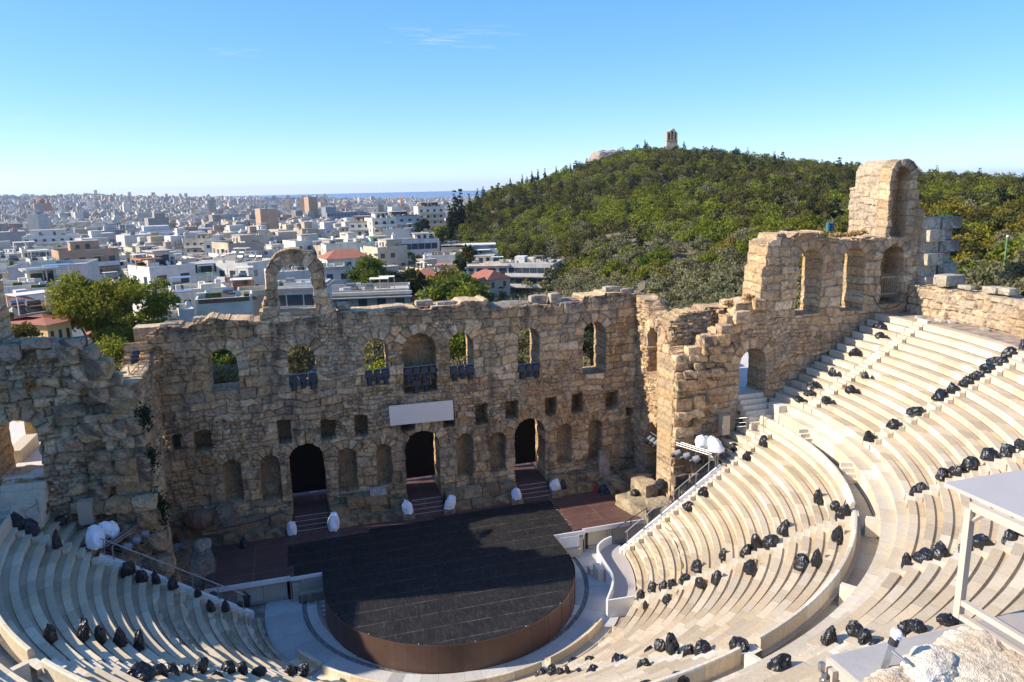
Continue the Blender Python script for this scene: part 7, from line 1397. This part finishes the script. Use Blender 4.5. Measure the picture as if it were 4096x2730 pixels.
t = NT('pale_stone'); o_ = t.obj(); n2 = t.noise(16, 7, .75, o_).outputs['Fac']; vo = t.n('TexVoronoi', i_Scale=55.0); t.l(o_, vo.inputs['Vector'])
t.col(t.mix(1.0, t.tone(), t.ramp(n2, [(.36, (.66, .62, .56)), (.5, (1, 1, 1)), (.7, (1.12, 1.11, 1.08))]), 'MULTIPLY')).rough(.95); t.bump(t.math('ADD', n2, t.math('MULTIPLY', vo.outputs['Distance'], .5)), .8, .03); M['pale_stone'] = t.mat
def boulder(lab, pts, z, hgt, seed, colour, rough=.05):
    """broad rough rock whose outline in plan follows pts"""
    P = np.array([gp(a, c, z)[:2] for a, c in pts]); c = P.mean(0); n = 150; th = np.linspace(0, 2*math.pi, n, endpoint=False)
    ang = np.arctan2(P[:, 1]-c[1], P[:, 0]-c[0]); od = np.argsort(ang); rr = np.hypot(*(P-c).T)[od]; aa = ang[od]; R0 = np.interp(th, np.concatenate([aa-2*math.pi, aa, aa+2*math.pi]) % 1e9 if False else np.concatenate([aa-2*math.pi, aa, aa+2*math.pi]), np.tile(rr, 3))
    m = 70; V, T = [], []
    for j in range(m+1):
        s = j/m; k = 1-(max(0, s-.35)/.65)**1.0 if s > .35 else 1.0; r = R0*(k if s > .35 else 1.0+.06*(.35-s)); x, y = c[0]+r*np.cos(th), c[1]+r*np.sin(th)
        zt = z+hgt*(1-np.exp(-3.0*max(0, s-.35)/.65)) if s > .35 else z-.9*(1-s/.35)
        N1 = fbm(x*2.3+seed, y*2.3+s, seed, 5)-.5; N2 = fbm(x*11, y*11+s*3, seed+2, 4)-.5; w = 1 if s > .3 else .6
        V.append(np.stack([x+(N1*.25+N2*.12)*np.cos(th)*(s < .6), y+(N1*.25+N2*.06)*np.sin(th)*(s < .6), zt+w*(N1*.10+N2*.030)], 1))
        pit = sstep(.47, .66, fbm(x*3.1+3, y*3.1, seed+5, 5))[:, None]; gra = sstep(.5, .8, fbm(x*26, y*26, seed+6, 2))[:, None]; pale = sstep(.5, .62, fbm(x*1.1, y*1.1, seed+7, 3))[:, None]
        C = np.array(colour)*(.9+.5*(N2+.1))[:, None]; C = C*(1-.34*pit)+.34*pit*np.array([.55, .38, .22]); C = C*(1-.22*gra)+.22*gra*np.array([.25, .18, .12]); C = C*(1-.5*pale)+.5*pale*np.array([.78, .72, .60]); T.append(C)
    V, T = np.concatenate(V), np.concatenate(T); i = np.arange(n); F = np.concatenate([np.stack([j*n+i, j*n+(i+1) % n, (j+1)*n+(i+1) % n, (j+1)*n+i], -1) for j in range(m)])
    o = mesh_np('foreground_rock', V, F, M['pale_stone'], tone=T); return tag(o, lab, 'rock')
boulder('broad gravelly tan rock in the lower right corner beside the panel frame', [(1075, 1195), (1240, 1180), (1420, 1300), (1568, 1400), (1750, 1560), (1700, 1900), (1200, 1900), (820, 1700), (760, 1420), (900, 1330), (1000, 1260)], ZD+.02, .11, 981, (.74, .61, .44))
boulder('bright white rock in front of the platform at the bottom right', [(770, 1400), (900, 1340), (1010, 1390), (1090, 1490), (1060, 1600), (850, 1640), (740, 1520)], ZD+.08, .15, 983, (.76, .68, .55))
boulder('rough brown-flecked rock at the bottom edge below the wrapped post', [(500, 1530), (590, 1470), (700, 1440), (760, 1480), (900, 1600), (900, 1900), (450, 1900), (430, 1640)], ZD+.05, .11, 985, (.70, .57, .40))
# ---------------------------------------------------------------- thin cloud streaks very high up
t = NT('cirrus'); o_ = t.n('TexCoord').outputs['UV']; mp = t.n('Mapping'); t.l(o_, mp.inputs[0]); mp.inputs['Scale'].default_value = (3.2, 7.5, 1); n1 = t.noise(1.0, 9, .66, mp.outputs[0]).outputs['Fac']
sp = t.n('SeparateXYZ'); t.l(o_, sp.inputs[0])
def hump(v): return t.math('MULTIPLY', t.math('MULTIPLY', v, t.math('SUBTRACT', 1.0, v)), 4.0)
al = t.math('MULTIPLY', t.ramp(n1, [(.50, (0, 0, 0)), (.78, (1, 1, 1))]), t.math('POWER', t.math('MULTIPLY', hump(sp.outputs[0]), hump(sp.outputs[1])), 1.2)); al = t.math('MULTIPLY', al, .62)
tr = t.n('BsdfTransparent'); df_ = t.n('BsdfTranslucent', i_Color=(1, 1, 1, 1)); d2 = t.n('BsdfDiffuse', i_Color=(1, 1, 1, 1)); ad = t.n('MixShader'); ad.inputs[0].default_value = .6; t.l(d2.outputs[0], ad.inputs[1]); t.l(df_.outputs[0], ad.inputs[2])
mx = t.n('MixShader'); t.l(al, mx.inputs[0]); t.l(tr.outputs[0], mx.inputs[1]); t.l(ad.outputs[0], mx.inputs[2]); t.l(mx.outputs[0], t.t.nodes['Material Output'].inputs[0]); M['cirrus'] = t.mat
def cirrus(x0, y0, x1, y1):
    P = [on_z(a, c, 6000) for a, c in ((x0, y1), (x1, y1), (x1, y0), (x0, y0))]; me = bpy.data.meshes.new('cloud'); me.from_pydata([tuple(p) for p in P], [], [(0, 1, 2, 3)]); uv = me.uv_layers.new(name='UVMap')
    for l, c in zip(uv.data, ((0, 0), (1, 0), (1, 1), (0, 1))): l.uv = c
    me.materials.append(M['cirrus']); o = bpy.data.objects.new('cloud', me); scene.collection.objects.link(o); o.visible_shadow = True; o['kind'] = 'structure'
cirrus(850, 45, 1230, 122); cirrus(440, 105, 640, 135); cirrus(-120, 250, 140, 310)

# ---------------------------------------------------------------- the air between here and the far town
t = NT('haze_air'); out = t.t.nodes['Material Output']; t.t.nodes.remove(t.b); v = t.n('VolumePrincipled'); v.inputs['Color'].default_value = (.78, .86, 1, 1); v.inputs['Density'].default_value = 6.5e-5; v.inputs['Anisotropy'].default_value = .3; t.l(v.outputs[0], out.inputs['Volume'])
b = MB(); b.box((0, 0, -6.5), (19000, 19000, 189)); hz_ = b.build('haze', t.mat); hz_['kind'] = 'stuff'
